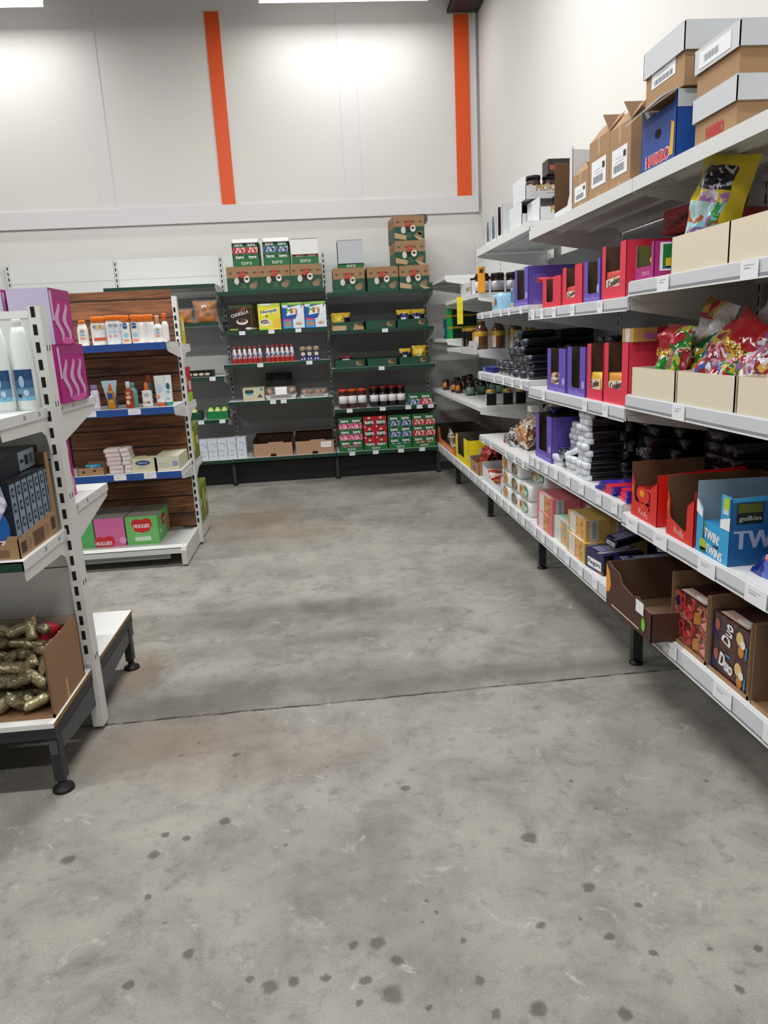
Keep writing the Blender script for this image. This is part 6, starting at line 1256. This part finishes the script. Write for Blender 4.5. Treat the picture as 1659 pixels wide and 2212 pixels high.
# ---- base shelf z .287, far to near
z = .2875
OR_ = M('#e8782a', .45, var=.03); YE_ = M('#f0dc1c', .45, var=.02)
y, w = fy(942, 984, 970, 1.14); mb = ubox(w, .38, .17, .05, w*.28, .001, OR_, M('#3a3028', .85), front=[(-w/2, 0), (w/2, 0), (w/2, .06), (-w/2+w*.3, .06), (-w/2+w*.26, .16), (-w/2, .17)], hr=.17); F = FR('F', w, .38, .17); mb.text(F, 'Pombär', w*.12, .03, .03, M('#f6cfa4', .5), 2, w*.5, rot=-.05, bold=.001) if 0 else mb.rect(F, -w*.1, w*.4, .02, .035, M('#f6cfa4', .5), 2); mb.poly(F, [(-w*.44, .02), (-w*.38, .02), (-w*.3, .15), (-w*.36, .15)], M('#f4e8dc', .5), 2)
rput(mb, 'display_box', 'orange display box at the far end of the base shelf', 'display box', y, z, 1.14)
rbag(w*.6, .1, .06, patches('snack_foil', ['#c8c0b8', '#8a6a5a', '#e0d8d0', '#5a4a44'], 30, .15), 44, 'crumpled foil snack bag inside the orange display', y-.02, z+.01, 1.18, (-.3, .2, RZ), name='snack_bag')['category'] = 'snack bag'
y, w = fy(985, 1012, 975, 1.14); mb = ubox(w, .4, .215, .05, w*.18, w*.35, YE_, M('#544a3c', .85), rad=.004); R_ = FR('R', w, .4, .2); mb.poly(R_, [(-.2, .06), (-.02, .07), (-.0, .14), (-.11, .15), (-.12, .1), (-.2, .1)], M('#c9ccc8', .5), 1)
rput(mb, 'display_box', 'bright yellow display box with a pale grey patch on its side', 'display box', y, z, 1.14)
y, w = fy(1015, 1042, 1025, 1.14); w = .3; y -= .03
mb = tray(w, .4, .09, .11, .12, CARD, CARDIN); R_ = FR('R', w, .4, 0); mb.text(R_, 'NEW', -.1, .09, .018, INK, 2, .05); mb.rect(FR('F', w, .4, 0), -.05, .04, .015, .05, M('#8a6a4a', .8), 1)
yt_ = on(1016, 990, 'x', 1.14).y-w/2; rput(mb, 'cardboard_tray', 'open cardboard tray full of dark red bags on the base shelf', 'tray', yt_, z, 1.14)
RD = patches('dark_red_crisps', ['#7a1c18', '#9a2a20', '#c43a2a', '#5a1412', '#a8241c'], 26, .15, bump=.7, warp=.4)
for k in range(7): rbag(.18, .17, .07, RD, 50+k, 'dark red snack bag, %s counted from the aisle in the cardboard tray' % ORD[k], yt_+.06*math.sin(k*2.4), z+.06+.045*(k % 3), 1.16+.04*k, (-.5+.1*(k % 3), .35*math.sin(k*1.7), RZ), name='snack_bag', group='dark red snack bags')['category'] = 'snack bag'
yq, wq = fy(1043, 1082, 1040, 1.14); mb = ubox(wq, .34, .13, .05, wq*.02, wq*.02, M('#e4e4e8', .45), M('#c8c8d0', .5), front=[(-wq/2, 0), (wq/2, 0), (wq/2, .035), (-wq*.1, .05), (-wq*.2, .1), (-wq/2, .11)], hr=.12, hb=.14)
rput(mb, 'display_box', 'low white display box beside the croissant packs', 'display box', yq, z, 1.14)
mb = soft(wq*.35, .3, .09, patches('red_stripe_pack', ['#c4302a', '#e8d8c8', '#8a2a20', '#e0a04a'], 40, .3, stretch=(1, .3, 1)), 3); rput(mb, 'biscuit_pack', 'red striped pack in the low white display box', 'biscuit pack', yq+wq*.25, z+.003, 1.146)
# croissant packs: 3 columns
CR_ = patches('croissant_print', ['#d8a050', '#b87a34', '#e8c07a', '#c9882e', '#8a5a2a'], 34, .3); CH_ = patches('choc_croissant_print', ['#5a4030', '#8a7050', '#3a2a20', '#a89070', '#6a5a48'], 34, .3); GRL = patches('green_lettering', ['#2f8a4a', '#d8e4dc', '#1f7a3a', '#e6e8e4'], 60, .3)
def croi(kind, w=.212, h=.092):
    mb = soft(w, .2, h, M('#e2e4e4', .25, var=.03, bump=.3), 7, .05); F = Matrix.Translation((0, -.0012, 0)) @ FR('F', w, .2, h)
    if kind == 'o': mb.ell(F, 0, h*.5, w*.26, h*.38, CR_, 2); mb.ell(F, -w*.05, h*.85, w*.1, h*.07, M('#3a8a3a', .5), 3)
    elif kind == 'c': mb.ell(F, 0, h*.5, w*.3, h*.38, CH_, 2); mb.ell(F, 0, h*.84, w*.1, h*.08, M('#3a8a3a', .5), 3)
    else: mb.ell(F, w*.08, h*.52, w*.3, h*.4, GRL, 2); mb.poly(F, [(-w*.4, h*.25), (-w*.1, h*.18), (-w*.05, h*.8), (-w*.3, h*.85)], CR_, 4); mb.poly(F, [(-w*.42, h*.4), (-w*.34, h*.3), (-w*.32, h*.75), (-w*.4, h*.8)], M('#c43a2a', .4), 5)
    return mb
cp = {}
def croissant(kind, y, x, z_, lab, rot=None):
    if kind not in cp: cp[kind] = rput(croi(kind), 'croissant_pack', lab, 'croissant pack', y, z_, x, rot=rot, group='white croissant packs stacked three high')
    else: copy1(cp[kind], (x, y, z_), lab, rot=rot or (0, 0, RZ))
for ci, (px, kd, n) in enumerate(((1091, 'o', 3), (1111, 'c', 3), (1134, 'g', 2))):
    yy = (4.495, 4.275, 4.055)[ci]
    for j in range(n): croissant(kd, yy-.003*j, 1.14, z+j*.0935, 'white croissant pack, %s of the %s column' % (['bottom', 'middle', 'top'][j], ['orange-picture', 'chocolate-picture', 'green-lettered'][ci]))
    for q in range(1, 2):
        for j in range(n): croissant(kd, yy, 1.35, z+j*.0935, 'white croissant pack in the rear rank, %s, behind the %s column' % (['bottom', 'middle', 'top'][j], ['orange-picture', 'chocolate-picture', 'green-lettered'][ci]))
croissant('g', 3.98, 1.2, z+.19, 'white green-lettered croissant pack tilted on top of the low column', (.0, .12, RZ+.1))
# dark plastic sleeves hanging in the shade behind
SL = patches('dark_sleeve', ['#1c1f1e', '#0e100f', '#3a403c', '#15201a', '#555a56'], 20, .15, stretch=(1, 1, .25), bump=.6)
for k in range(14):
    yy = 4.15-.1*k; mb = MB(); mb.T = Matrix.Translation((0, .03, 0)); mb.bag(.09, .3, .05, SL, 8, 12, 60+k, wr=.2)
    rput(mb, 'dark_snack_bag', 'dark upright snack bag on the base shelf, %s from the far end' % ORD[k], 'snack bag', yy, z, 1.44, group='dark bags standing at the back of the base shelf')
# pink, gold and mint biscuit cartons: the long cartons lie with printed ends to the aisle
def bcart(col, w, d, h, lab, y, x, z_, side=None, bis='#c9782e'):
    base = M(col, .4, var=.03); mb = carton(w, d, h, base); F = FR('F', w, d, h); BI2 = patches('biscuit_print_'+bis[1:], [bis, '#e0a050', '#b8682a', '#e8b868'], 70, .3)
    mb.rect(F, -w*.36, -w*.04, .004, h-.004, M('#e2dcd6', .4), 1); lines(mb, F, -w*.2, h*.85, w*.2, int(h/.014), .011, GREYP, 2); mb.rect(F, w*.02, w*.34, .002, h-.002, BI2, 1)
    R_ = FR('R', w, d, h); mb.rect(R_, -d/2+.02, -d/2+.06, 0, h, M('#cfc8c2', .4), 1); mb.rect(R_, -d/2+.03, -d/2+.05, h*.1, h*.9, GREYP, 2)
    T_ = FR('T', w, d, h); mb.rect(T_, -w*.36, w*.3, -d/2, -d/2+.02, M('#d0c4bc', .4), 1)
    return rput(mb, 'biscuit_carton', lab, 'biscuit carton', y, z_, x, group='small biscuit cartons on the base shelf')
PK = '#d8707a'; GD = '#c9a85a'; MN = '#a8d0c4'
def yb_(px, py): return on(px, py, 'x', 1.14).y
h1 = .097
y0 = yb_(1160, 1160); y1 = yb_(1192, 1185); w = y0-y1-.004
bcart(PK, w, .15, h1, 'pink biscuit carton at the front of the lower layer', (y0+y1)/2, 1.14, z, bis='#c9782e')
bcart(PK, w, .15, h1, 'pink biscuit carton on the upper layer, nearest the aisle', (y0+y1)/2, 1.143, z+h1+.0005)
for q in (1, 2): bcart(PK, w, .13, h1, 'pink biscuit carton on the upper layer, %s row back' % ORD[q], (y0+y1)/2, 1.143+.02+.135*q, z+h1+.0005); bcart(PK, w, .13, h1, 'pink biscuit carton hidden in the lower layer, %s row back' % ORD[q], (y0+y1)/2, 1.163+.135*q, z)
y2 = yb_(1224, 1205); w2 = y1-y2-.004
for q in range(2): bcart(MN, w2, .16, .06, 'mint green biscuit carton lying flat, %s of two' % ['lower', 'upper'][q], (y1+y2)/2, 1.15, z+q*.0605, bis='#c9a070')
bcart('#d88aa4', w2, .3, h1*.9, 'rose and white biscuit carton behind the mint ones', (y1+y2)/2, 1.32, z+.0); bcart('#d88aa4', w2+.0, .3, h1*.9, 'rose and white biscuit carton lying on top at the back', (y1+y2)/2, 1.31, z+h1*.9+.0005)
y3 = yb_(1262, 1245); w3 = y2-y3-.004
bcart(GD, w3, .16, h1, 'gold biscuit carton at the front of the lower layer', (y2+y3)/2, 1.14, z, bis='#d8a03a')
bcart(GD, w3, .13, h1, 'gold biscuit carton hidden behind the lower front one', (y2+y3)/2, 1.305, z, bis='#d8a03a')
for q in range(3): bcart(GD, w3, .12, h1, 'gold biscuit carton on the upper layer, %s row from the aisle' % ORD[q], (y2+y3)/2+.03, 1.155+.123*q, z+h1+.0005, bis='#d8a03a')
bcart(GD, w3, .2, h1, 'gold biscuit carton in the lower layer against the rear rank', (y2+y3)/2, 1.44-.2+.0, z-.0, bis='#d8a03a') if 0 else None
# navy finger biscuit cartons
NV = M('#221a50', .35, var=.05); CHO = M('#7a4a3a', .5)
def finger(w, d, h, lab, y, x, z_, rot):
    mb = carton(w, d, h, NV, {'R': M('#0c0a16', .35)}); F = FR('F', w, d, h); mb.rect(F, -w*.38, w*.38, h*.14, h*.6, PRINTW, 1); mb.text(F, 'Fingers', 0, h*.36, h*.3, NV, 2, w*.66, bold=.001); mb.poly(F, [(w*.0, 0), (w/2, 0), (w/2, h*.2)], CHO, 3)
    T_ = FR('T', w, d, h); mb.rect(T_, -w*.4, w*.1, -d*.4, d*.42, M('#8f90b4', .4), 1); mb.rect(T_, w*.16, w*.2, -d/2, d/2, PRINTW, 1); mb.rect(T_, w*.25, w*.28, -d/2, d/2, PRINTW, 1)
    for q in range(5): mb.rect(T_, -w*.36, w*.05, -d*.34+q*d*.15, -d*.34+q*d*.15+.004, M('#4a4a78', .4), 2)
    return rput(mb, 'finger_biscuit_carton', lab, 'biscuit carton', y, z_, x, rot=rot, group='navy finger biscuit cartons')
FGR = 'navy finger biscuit cartons'
finger(.16, .19, .09, 'navy finger biscuit carton upright next to the gold ones', 2.975, 1.15, z, (0, 0, RZ+.12))
finger(.13, .19, .095, 'navy finger biscuit carton with its dark side to the camera, second from gold', 2.815, 1.19, z, (0, 0, RZ-.12))
finger(.06, .2, .035, 'slim navy carton thrown across the top', 2.93, 1.2, z+.125, (0, .3, RZ+.5))
finger(.14, .17, .09, 'navy finger biscuit carton tilted at the back', 2.82, 1.4, z+.1, (.1, -.25, RZ+.2))
for q in range(3): finger(.05, .18, .07, 'navy finger biscuit carton on its side, %s of three beside the brown tray' % ORD[q], 2.725-.052*q, 1.2+.01*q, z+.062, (0, 0, RZ))
for q in range(3): finger(.05, .2, .06, 'navy finger biscuit carton lying flat under the others, %s' % ORD[q], 2.725-.052*q, 1.2, z, (0, 0, RZ))
finger(.13, .2, .05, 'navy finger biscuit carton lying high beside the brown tray', 2.66, 1.41, z+.135, (.1, .2, RZ+.3))
finger(.2, .16, .12, 'navy finger biscuit carton buried behind the row', 2.72, 1.44, z, (0, 0, RZ))
# brown tray pushed over the shelf edge
DB_ = M('#4a2a20', .6, var=.06); w = .27; d = .34; yb0_ = on(1652/1, 1, 'x', 1.1).y if 0 else None
pA = on(1309, 1310, 'x', 1.05); pB = on(1405, 1388, 'x', 1.05); w = pA.y-pB.y
cut = [(-w/2, 0), (w/2, 0), (w/2, .105), (w*.32, .105), (w*.24, .13), (w*.1, .115), (-w*.12, .128), (-w*.2, .16), (-w*.34, .165), (-w*.44, .178), (-w/2, .172)]
mb = MB(); mb.wall(cut, FR('F', w, d, 0), .003, DB_, CARDIN); mb.wall([(-w/2, 0), (w/2, 0), (w/2, .17), (-w/2, .17)], FR('B', w, d, 0), .003, DB_, CARDIN)
mb.wall([(-d/2, 0), (d/2, 0), (d/2, .1), (-d/2, .105)], FR('R', w, d, 0), .003, DB_, CARDIN); mb.wall([(-d/2, 0), (d/2, 0), (d/2, .172), (-d/2, .17)], FR('L', w, d, 0), .003, DB_, M('#5e4430', .85, var=.05)); mb.box(-w/2+.003, w/2-.003, .003, d-.003, 0, .003, CARDIN)
F = FR('F', w, d, 0); mb.poly(F, [(-w/2, .05), (-w*.42, .06), (-w*.38, .09), (-w*.42, .14), (-w/2, .165)], M('#e89a20', .5), 2); mb.rect(F, -w*.36, w*.26, .012, .018, M('#cfc0b0', .5), 2); mb.rect(F, w*.2, w*.36, .075, .12, LABELP, 6); mb.ell(F, w*.36, .045, .0145, .024, M('#63d02a', .5), 6, 24)
mb.wall([(0, 0), (0, 0), (0, 0)], F, .001, DB_, DB_) if 0 else None
rput(mb, 'cardboard_tray', 'dark brown open tray jutting over the shelf edge with a green round sticker', 'tray', (pA.y+pB.y)/2, z+.001, 1.05, rz=RZ)
# chocolate biscuit packs in brown open cases
CH = patches('chocolate_print', ['#6a3428', '#8a4a3a', '#c4807a', '#4a221a', '#a85a48', '#b8343c'], 17, .3, warp=.8, bump=.2); CHD = patches('dark_chocolate_print', ['#33181a', '#3f2024', '#5a2c28', '#2a1418'], 14, .3, warp=.8, bump=.1)
def case(xl, xr, py, hb, lab):
    y, w = fy(xl, xr, py, 1.14); d = .36; mb = MB(); mb.wall([(-w/2, 0), (w/2, 0), (w/2, .012), (-w/2, .012)], FR('F', w, d, 0), .004, CARD, CARDIN)
    for f in 'RL': mb.wall([(-d/2, 0), (d/2, 0), (d/2, hb), (-d/2+.1, hb), (-d/2, hb*.98)], FR(f, w, d, 0), .004, CARD, CARDIN)
    mb.wall([(-w/2, 0), (w/2, 0), (w/2, hb), (-w/2, hb)], FR('B', w, d, 0), .004, CARD, CARDIN); mb.box(-w/2+.004, w/2-.004, .004, d-.004, 0, .003, CARDIN)
    rput(mb, 'cardboard_case', lab, 'box', y, z, 1.14, group='open cardboard cases of chocolate biscuits'); return y, w
def choc(w, h, d, kind, lab, y, x, z_):
    mb = carton(w, d, h, CH if kind == 'c' else CHD, {'T': CHD}); F = FR('F', w, d, h)
    if kind == 'c': mb.ell(F, -w*.38, h*.6, w*.07, h*.2, M('#141440', .4), 1); mb.text(F, 'Choco', -w*.12, h*.55, h*.4, M('#d02c3c', .4), 3, w*.42, rot=-.5, bold=.002); mb.poly(F, [(w*.1, h*.1), (w*.3, h*.25), (w*.26, h*.7), (w*.12, h*.55)], M('#b8763a', .4), 2); mb.poly(F, [(w*.3, h*.3), (w*.46, h*.1), (w*.46, h*.5)], M('#d89a90', .4), 2)
    else:
        mb.ell(F, -w*.36, h*.62, w*.06, h*.2, M('#a85a40', .35), 2); mb.poly(F, [(-w/2, h*.2), (-w*.3, h*.1), (-w/2, h*.7)], M('#1a1a5a', .4), 1)
        mb.text(F, 'Duo', -w*.08, h*.52, h*.45, PRINTW, 4, w*.34, rot=1.35 if kind == 'd2' else -.2, bold=.003); mb.rect(F, -w*.12, w*.02, h*.76, h*.84, M('#4a8ab0', .4), 3)
        mb.ell(F, w*.22, h*.62, w*.09, h*.22, M('#e0c078', .4), 2); mb.ell(F, w*.3, h*.5, w*.06, h*.14, M('#ece4d4', .4), 3); mb.ell(F, w*.26, h*.25, w*.07, h*.2, M('#c9822e', .4), 2); mb.rect(F, w*.38, w*.41, h*.1, h*.5, M('#3aa0cc', .4), 3)
    T_ = FR('T', w, d, h); mb.rect(T_, -w*.4, w*.3, -d/2+.01, -d/2+.05, M('#d8b8a8', .4), 1); mb.ell(T_, w*.1, -d/2+.03, w*.18, .014, PRINTW, 2)
    return rput(mb, 'chocolate_biscuit_pack', lab, 'biscuit pack', y, z_, x, group='chocolate biscuit packs in the open cases')
y, w = case(1446, 1524, 1400, .235, 'open cardboard case with two pinkish chocolate packs'); wi = w-.012
for j in range(2): choc(wi, .088, .15, 'c', 'pinkish chocolate biscuit pack, %s in the farther open case' % ['lower', 'upper'][j], y, 1.148, z+.0035+j*.0885)
choc(wi, .1, .12, 'c', 'pinkish chocolate biscuit pack standing high at the back of the farther case', y, 1.36, z+.135); choc(wi, .13, .15, 'c', 'chocolate biscuit pack beneath the high one', y, 1.34, z+.0035)
y, w = case(1527, 1618, 1440, .235, 'open cardboard case with two dark nut chocolate packs'); wi = w-.012
for j in range(2): choc(wi, .095, .15, 'd2' if j else 'd', 'dark nut chocolate biscuit pack, %s in the nearer open case' % ['lower', 'upper'][j], y, 1.148, z+.0035+j*.0955)
y, w = case(1621, 1700, 1500, .235, 'empty cardboard case at the right edge of the base shelf')
# ---- fourth and corner bays
# D top (z 1.602)
z = 1.602
mb = tray(.4, .3, .115, .1, .1, M('#d8d8de', .45), M('#a8a8b0', .6), cut=[(-.2, 0), (.2, 0), (.2, .085), (.02, .1), (-.02, .085), (-.1, .085), (-.12, .06), (-.2, .06)]); mb.text(FR('F', .4, .3, 0), 'MOKATE', .1, .045, .03, M('#b09040', .5), 2, .16, bold=.001)
rput(mb, 'display_tray', 'white display tray with gold lettering on the fourth bay top shelf', 'display tray', 5.62, z, 1.14)
mb = carton(.05, .004, .17, M('#f0a018', .45), {'D': YE_}); mb.rect(FR('F', .05, .004, .17), -.012, .012, .13, .155, INK, 2); rput(mb, 'shelf_card', 'orange promotional card standing in front of the lettered tray', 'sign', 5.172, z+.0, 1.16, rz=-.15)
mb = carton(.045, .002, .2, M('#e6d62a', .45)); lines(mb, FR('F', .045, .002, .2), 0, .15, .03, 2, .06, M('#b0a020', .5)); rput(mb, 'shelf_card', 'yellow card hanging below the fourth bay top shelf edge', 'sign', 5.7, z-.2, 1.108, rz=-.2)
WJ = M('#cfd2da', .35); cjr = jar('glass_jar', '', 'jar', 'dark-lidded jars with silver labels', .048, .13, M('#2c1c18', .25), M('#221a16', .3), WJ, lh=.032, lr=.047, lab_z=(.15, .8), labarc=140)
for k in range(5):
    loc = (1.15+.0*k, 5.14+.105*4-.105*k-.36, z); lab = 'dark-lidded jar with a silver label, %s from far on the fourth bay top' % ORD[k]
    yy = 5.22-.0*k
YJ = [5.19, 5.25, 5.36, 5.48]
for k, (yy, xx) in enumerate(((5.245, 1.19), (5.245, 1.3), (5.245, 1.41), (5.245, 1.52))):
    lab = 'dark-lidded jar with a silver label, %s from the aisle at the bay end' % ORD[k]
    if k == 0: cjr.location = (xx-.03, yy, z); cjr.rotation_euler = (0, 0, RZ+.9); cjr['label'] = lab
    else: dup(cjr, (xx-.03, yy, z), RZ+.9, lab)
for k, (yy, xx) in enumerate(((5.48, 1.2), (5.6, 1.2), (5.74, 1.2), (5.6, 1.3), (5.48, 1.3))): dup(cj, (xx, yy, z+.004), RZ, 'dark jar with a red mark inside the fourth bay lettered tray, %s' % ORD[k])
# honey / coffee shelf (z 1.216)
z = 1.216
ab = M('#7a4a1c', .2, var=.1); gl = M('#c9a23a', .3, metal=.3); bcj = root('coffee_bottle', '', 'bottle', (0, 0, 0), group='brown and gold jars on the fourth bay shelf')
MB().lathe(0, .05, 0, [(.046, 0), (.05, .01), (.05, .09), (.05, .125), (.04, .15), (.028, .165), (.026, .17)], [M('#4a2c18', .2), M('#6a4426', .25), gl, M('#4a2c18', .2), M('#4a2c18', .2), M('#4a2c18', .2)], 16, arc={1: (-60, 10, M('#d8c8b8', .4))}).build('glass_body', bcj); MB().lathe(0, .05, .1705, [(.027, 0), (.027, .03), (.024, .034), (.003, .034)], M('#5a3c24', .35), 14).build('lid', bcj)
P_ = [(1038, 750), (1067, 752), (1097, 750), (1128, 745)]
for k, (px, py) in enumerate(P_):
    p = on(px, py, 'z', z); p.x = max(p.x, 1.17); lab = 'brown and gold coffee jar, %s from the left on the fourth bay shelf' % ORD[k]
    loc = (1.15+.125*k, 5.25, z); rr = RZ+1.0
    if k == 0: bcj.location = loc; bcj.rotation_euler = (0, 0, rr); bcj['label'] = lab
    else: dup(bcj, loc, rr, lab)
def tin(col1, col2, w, h, lab, y, x, z_, d=None, band=None, group='coffee packs in the far bays'):
    d = d or w; mb = carton(w, d, h, M(col1, .35, var=.1))
    for f in 'FR': F = FR(f, w, d, h); mb.rect(F, -w/2 if f == 'F' else -d/2, w/2 if f == 'F' else d/2, h*.84, h, M(col2, .35, metal=.2), 1); (mb.poly(F, [(-w*.2, h*.1), (w*.1, h*.1), (w*.2, h*.45), (0, h*.5)], M(band, .4), 2) if band else None)
    return rput(mb, 'coffee_pack', lab, 'coffee pack', y, z_, x, group=group)
tin('#c9962c', '#6a4a20', .09, .14, 'gold coffee pack standing beside the coffee jars', 5.47, z=z, x=1.16, band='#e0c060') if 0 else tin('#c9962c', '#6a4a20', .09, .14, 'gold coffee pack standing beside the coffee jars', 5.47, 1.16, z, band='#e0c060')
for k in range(2): tin('#10120f', '#c9a040', .08, .155, 'black coffee pack with a gold top, %s of two on the fourth bay shelf' % ['nearer', 'farther'][k], 5.68+.13*k, 1.15, z, band='#9a8a6a')
mb = MB(); mb.prism([(-.3, -.035), (.3, -.035), (.3, .05), (.26, .06), (.04, .06), (.0, .02), (-.3, .015)], 'y', 0, .003, M('#c9cacd', .5)); mb.rect(FR('F', .6, .003, .1), .1, .17, .015, .028, GREYP, 1); rput(mb, 'shelf_card', 'torn white card strip lying along the fourth bay shelf edge', 'sign', 5.5, z, 1.124)
# dark green packs in two layers
for r_ in range(2):
    for k in range(5):
        yy = 5.35+.14*k; tin('#0e2a18' if k < 3 else '#138a3a', '#b89a3a', .12, .085, 'dark green pack with a gold edge, %s layer, %s from the near end' % (['lower', 'upper'][r_], ORD[k]), yy, 1.34, z+r_*.0855, d=.1) if 0 else None
z = 1.292
for r_ in range(3):
    for k in range(4):
        c1 = '#1f9a48' if k == 0 else '#0c2415'
        tin(c1, '#b89a3a', .09, .1, '%s coffee pack with gold top edge, %s layer, %s from the aisle' % ('bright green' if k == 0 else 'dark green', ['bottom', 'middle', 'top'][r_], ORD[k]), 6.51, 1.15 if k == 0 else 1.1+.095*k, z+r_*.1005, d=.04 if k == 0 else .09, group='green coffee packs in the corner bay')
mb = carton(.07, .1, .17, M('#14406a', .4)); F = FR('F', .07, .1, .17); mb.ell(F, 0, .06, .025, .045, M('#38b4e0', .4), 1); mb.ell(FR('R', .07, .1, .17), 0, .06, .03, .045, M('#38b4e0', .4), 1); rput(mb, 'drink_pack', 'blue and turquoise pack next to the bright green ones', 'pack', 6.62, z, 1.14)
# honey jars (z .81)
z = .81
hj = jar('honey_jar', '', 'jar', 'amber jars on the lowest far shelf', .034, .1, M('#3a1808', .15), M('#120e0c', .35), M('#c9781c', .4), lh=.014, lab_z=(.3, .8), labarc=32)
HP = [(960, 843), (978, 848), (988, 850), (984, 838), (997, 842), (1000, 834), (1010, 838), (995, 828), (1012, 830)]
for k, (px, py) in enumerate(HP):
    p = on(px, py, 'z', z); lab = 'amber jar with a dark lid and orange label, %s in its cluster' % ORD[k]
    if k == 0: hj.location = p; hj['label'] = lab; hj.rotation_euler = (0, 0, -.7)
    else: dup(hj, (p.x, p.y+.0, z), -.7, lab)
gj = jar('pickle_jar', '', 'jar', 'dark glass jars on the lowest far shelf', .043, .115, M('#0e120e', .12), M('#16181a', .3), M('#6a8a7a', .4), lh=.014, lab_z=(.12, .7), labarc=45)
GP_ = [(1016, 855), (1040, 852), (1030, 846), (1052, 846), (1044, 840), (1065, 848), (1060, 840), (1080, 850), (1078, 841)]
for k, (px, py) in enumerate(GP_):
    p = on(px, py, 'z', z); lab = 'dark glass jar with a pale green label, %s in its cluster' % ORD[k]
    if k == 0: gj.location = p; gj['label'] = lab; gj.rotation_euler = (0, 0, -.3)
    else: dup(gj, (p.x, p.y, z), -.3, lab)
for k, (px, py) in enumerate(((1062, 876), (1098, 874), (1126, 872))):
    p = on(px, py, 'z', z); t = root('square_jar', 'black square jar with a white and gold shoulder, %s of three' % ['left', 'middle', 'right'][k], 'jar', (p.x, max(p.y, 5.2), z), -.12, 'black square jars near the shelf end')
    mb = carton(.07, .07, .085, M('#0b0b0c', .3)); mb.rect(FR('L', .07, .07, .085), -.03, .03, .01, .08, M('#c9c4bc', .4), 1); mb.build('glass_body', t)
    MB().lathe(0, .035, .0855, [(.034, 0), (.036, .008), (.036, .024), (.03, .028), (.003, .028)], [M('#d8d4cc', .3), gl, gl, gl], 16).build('lid', t)
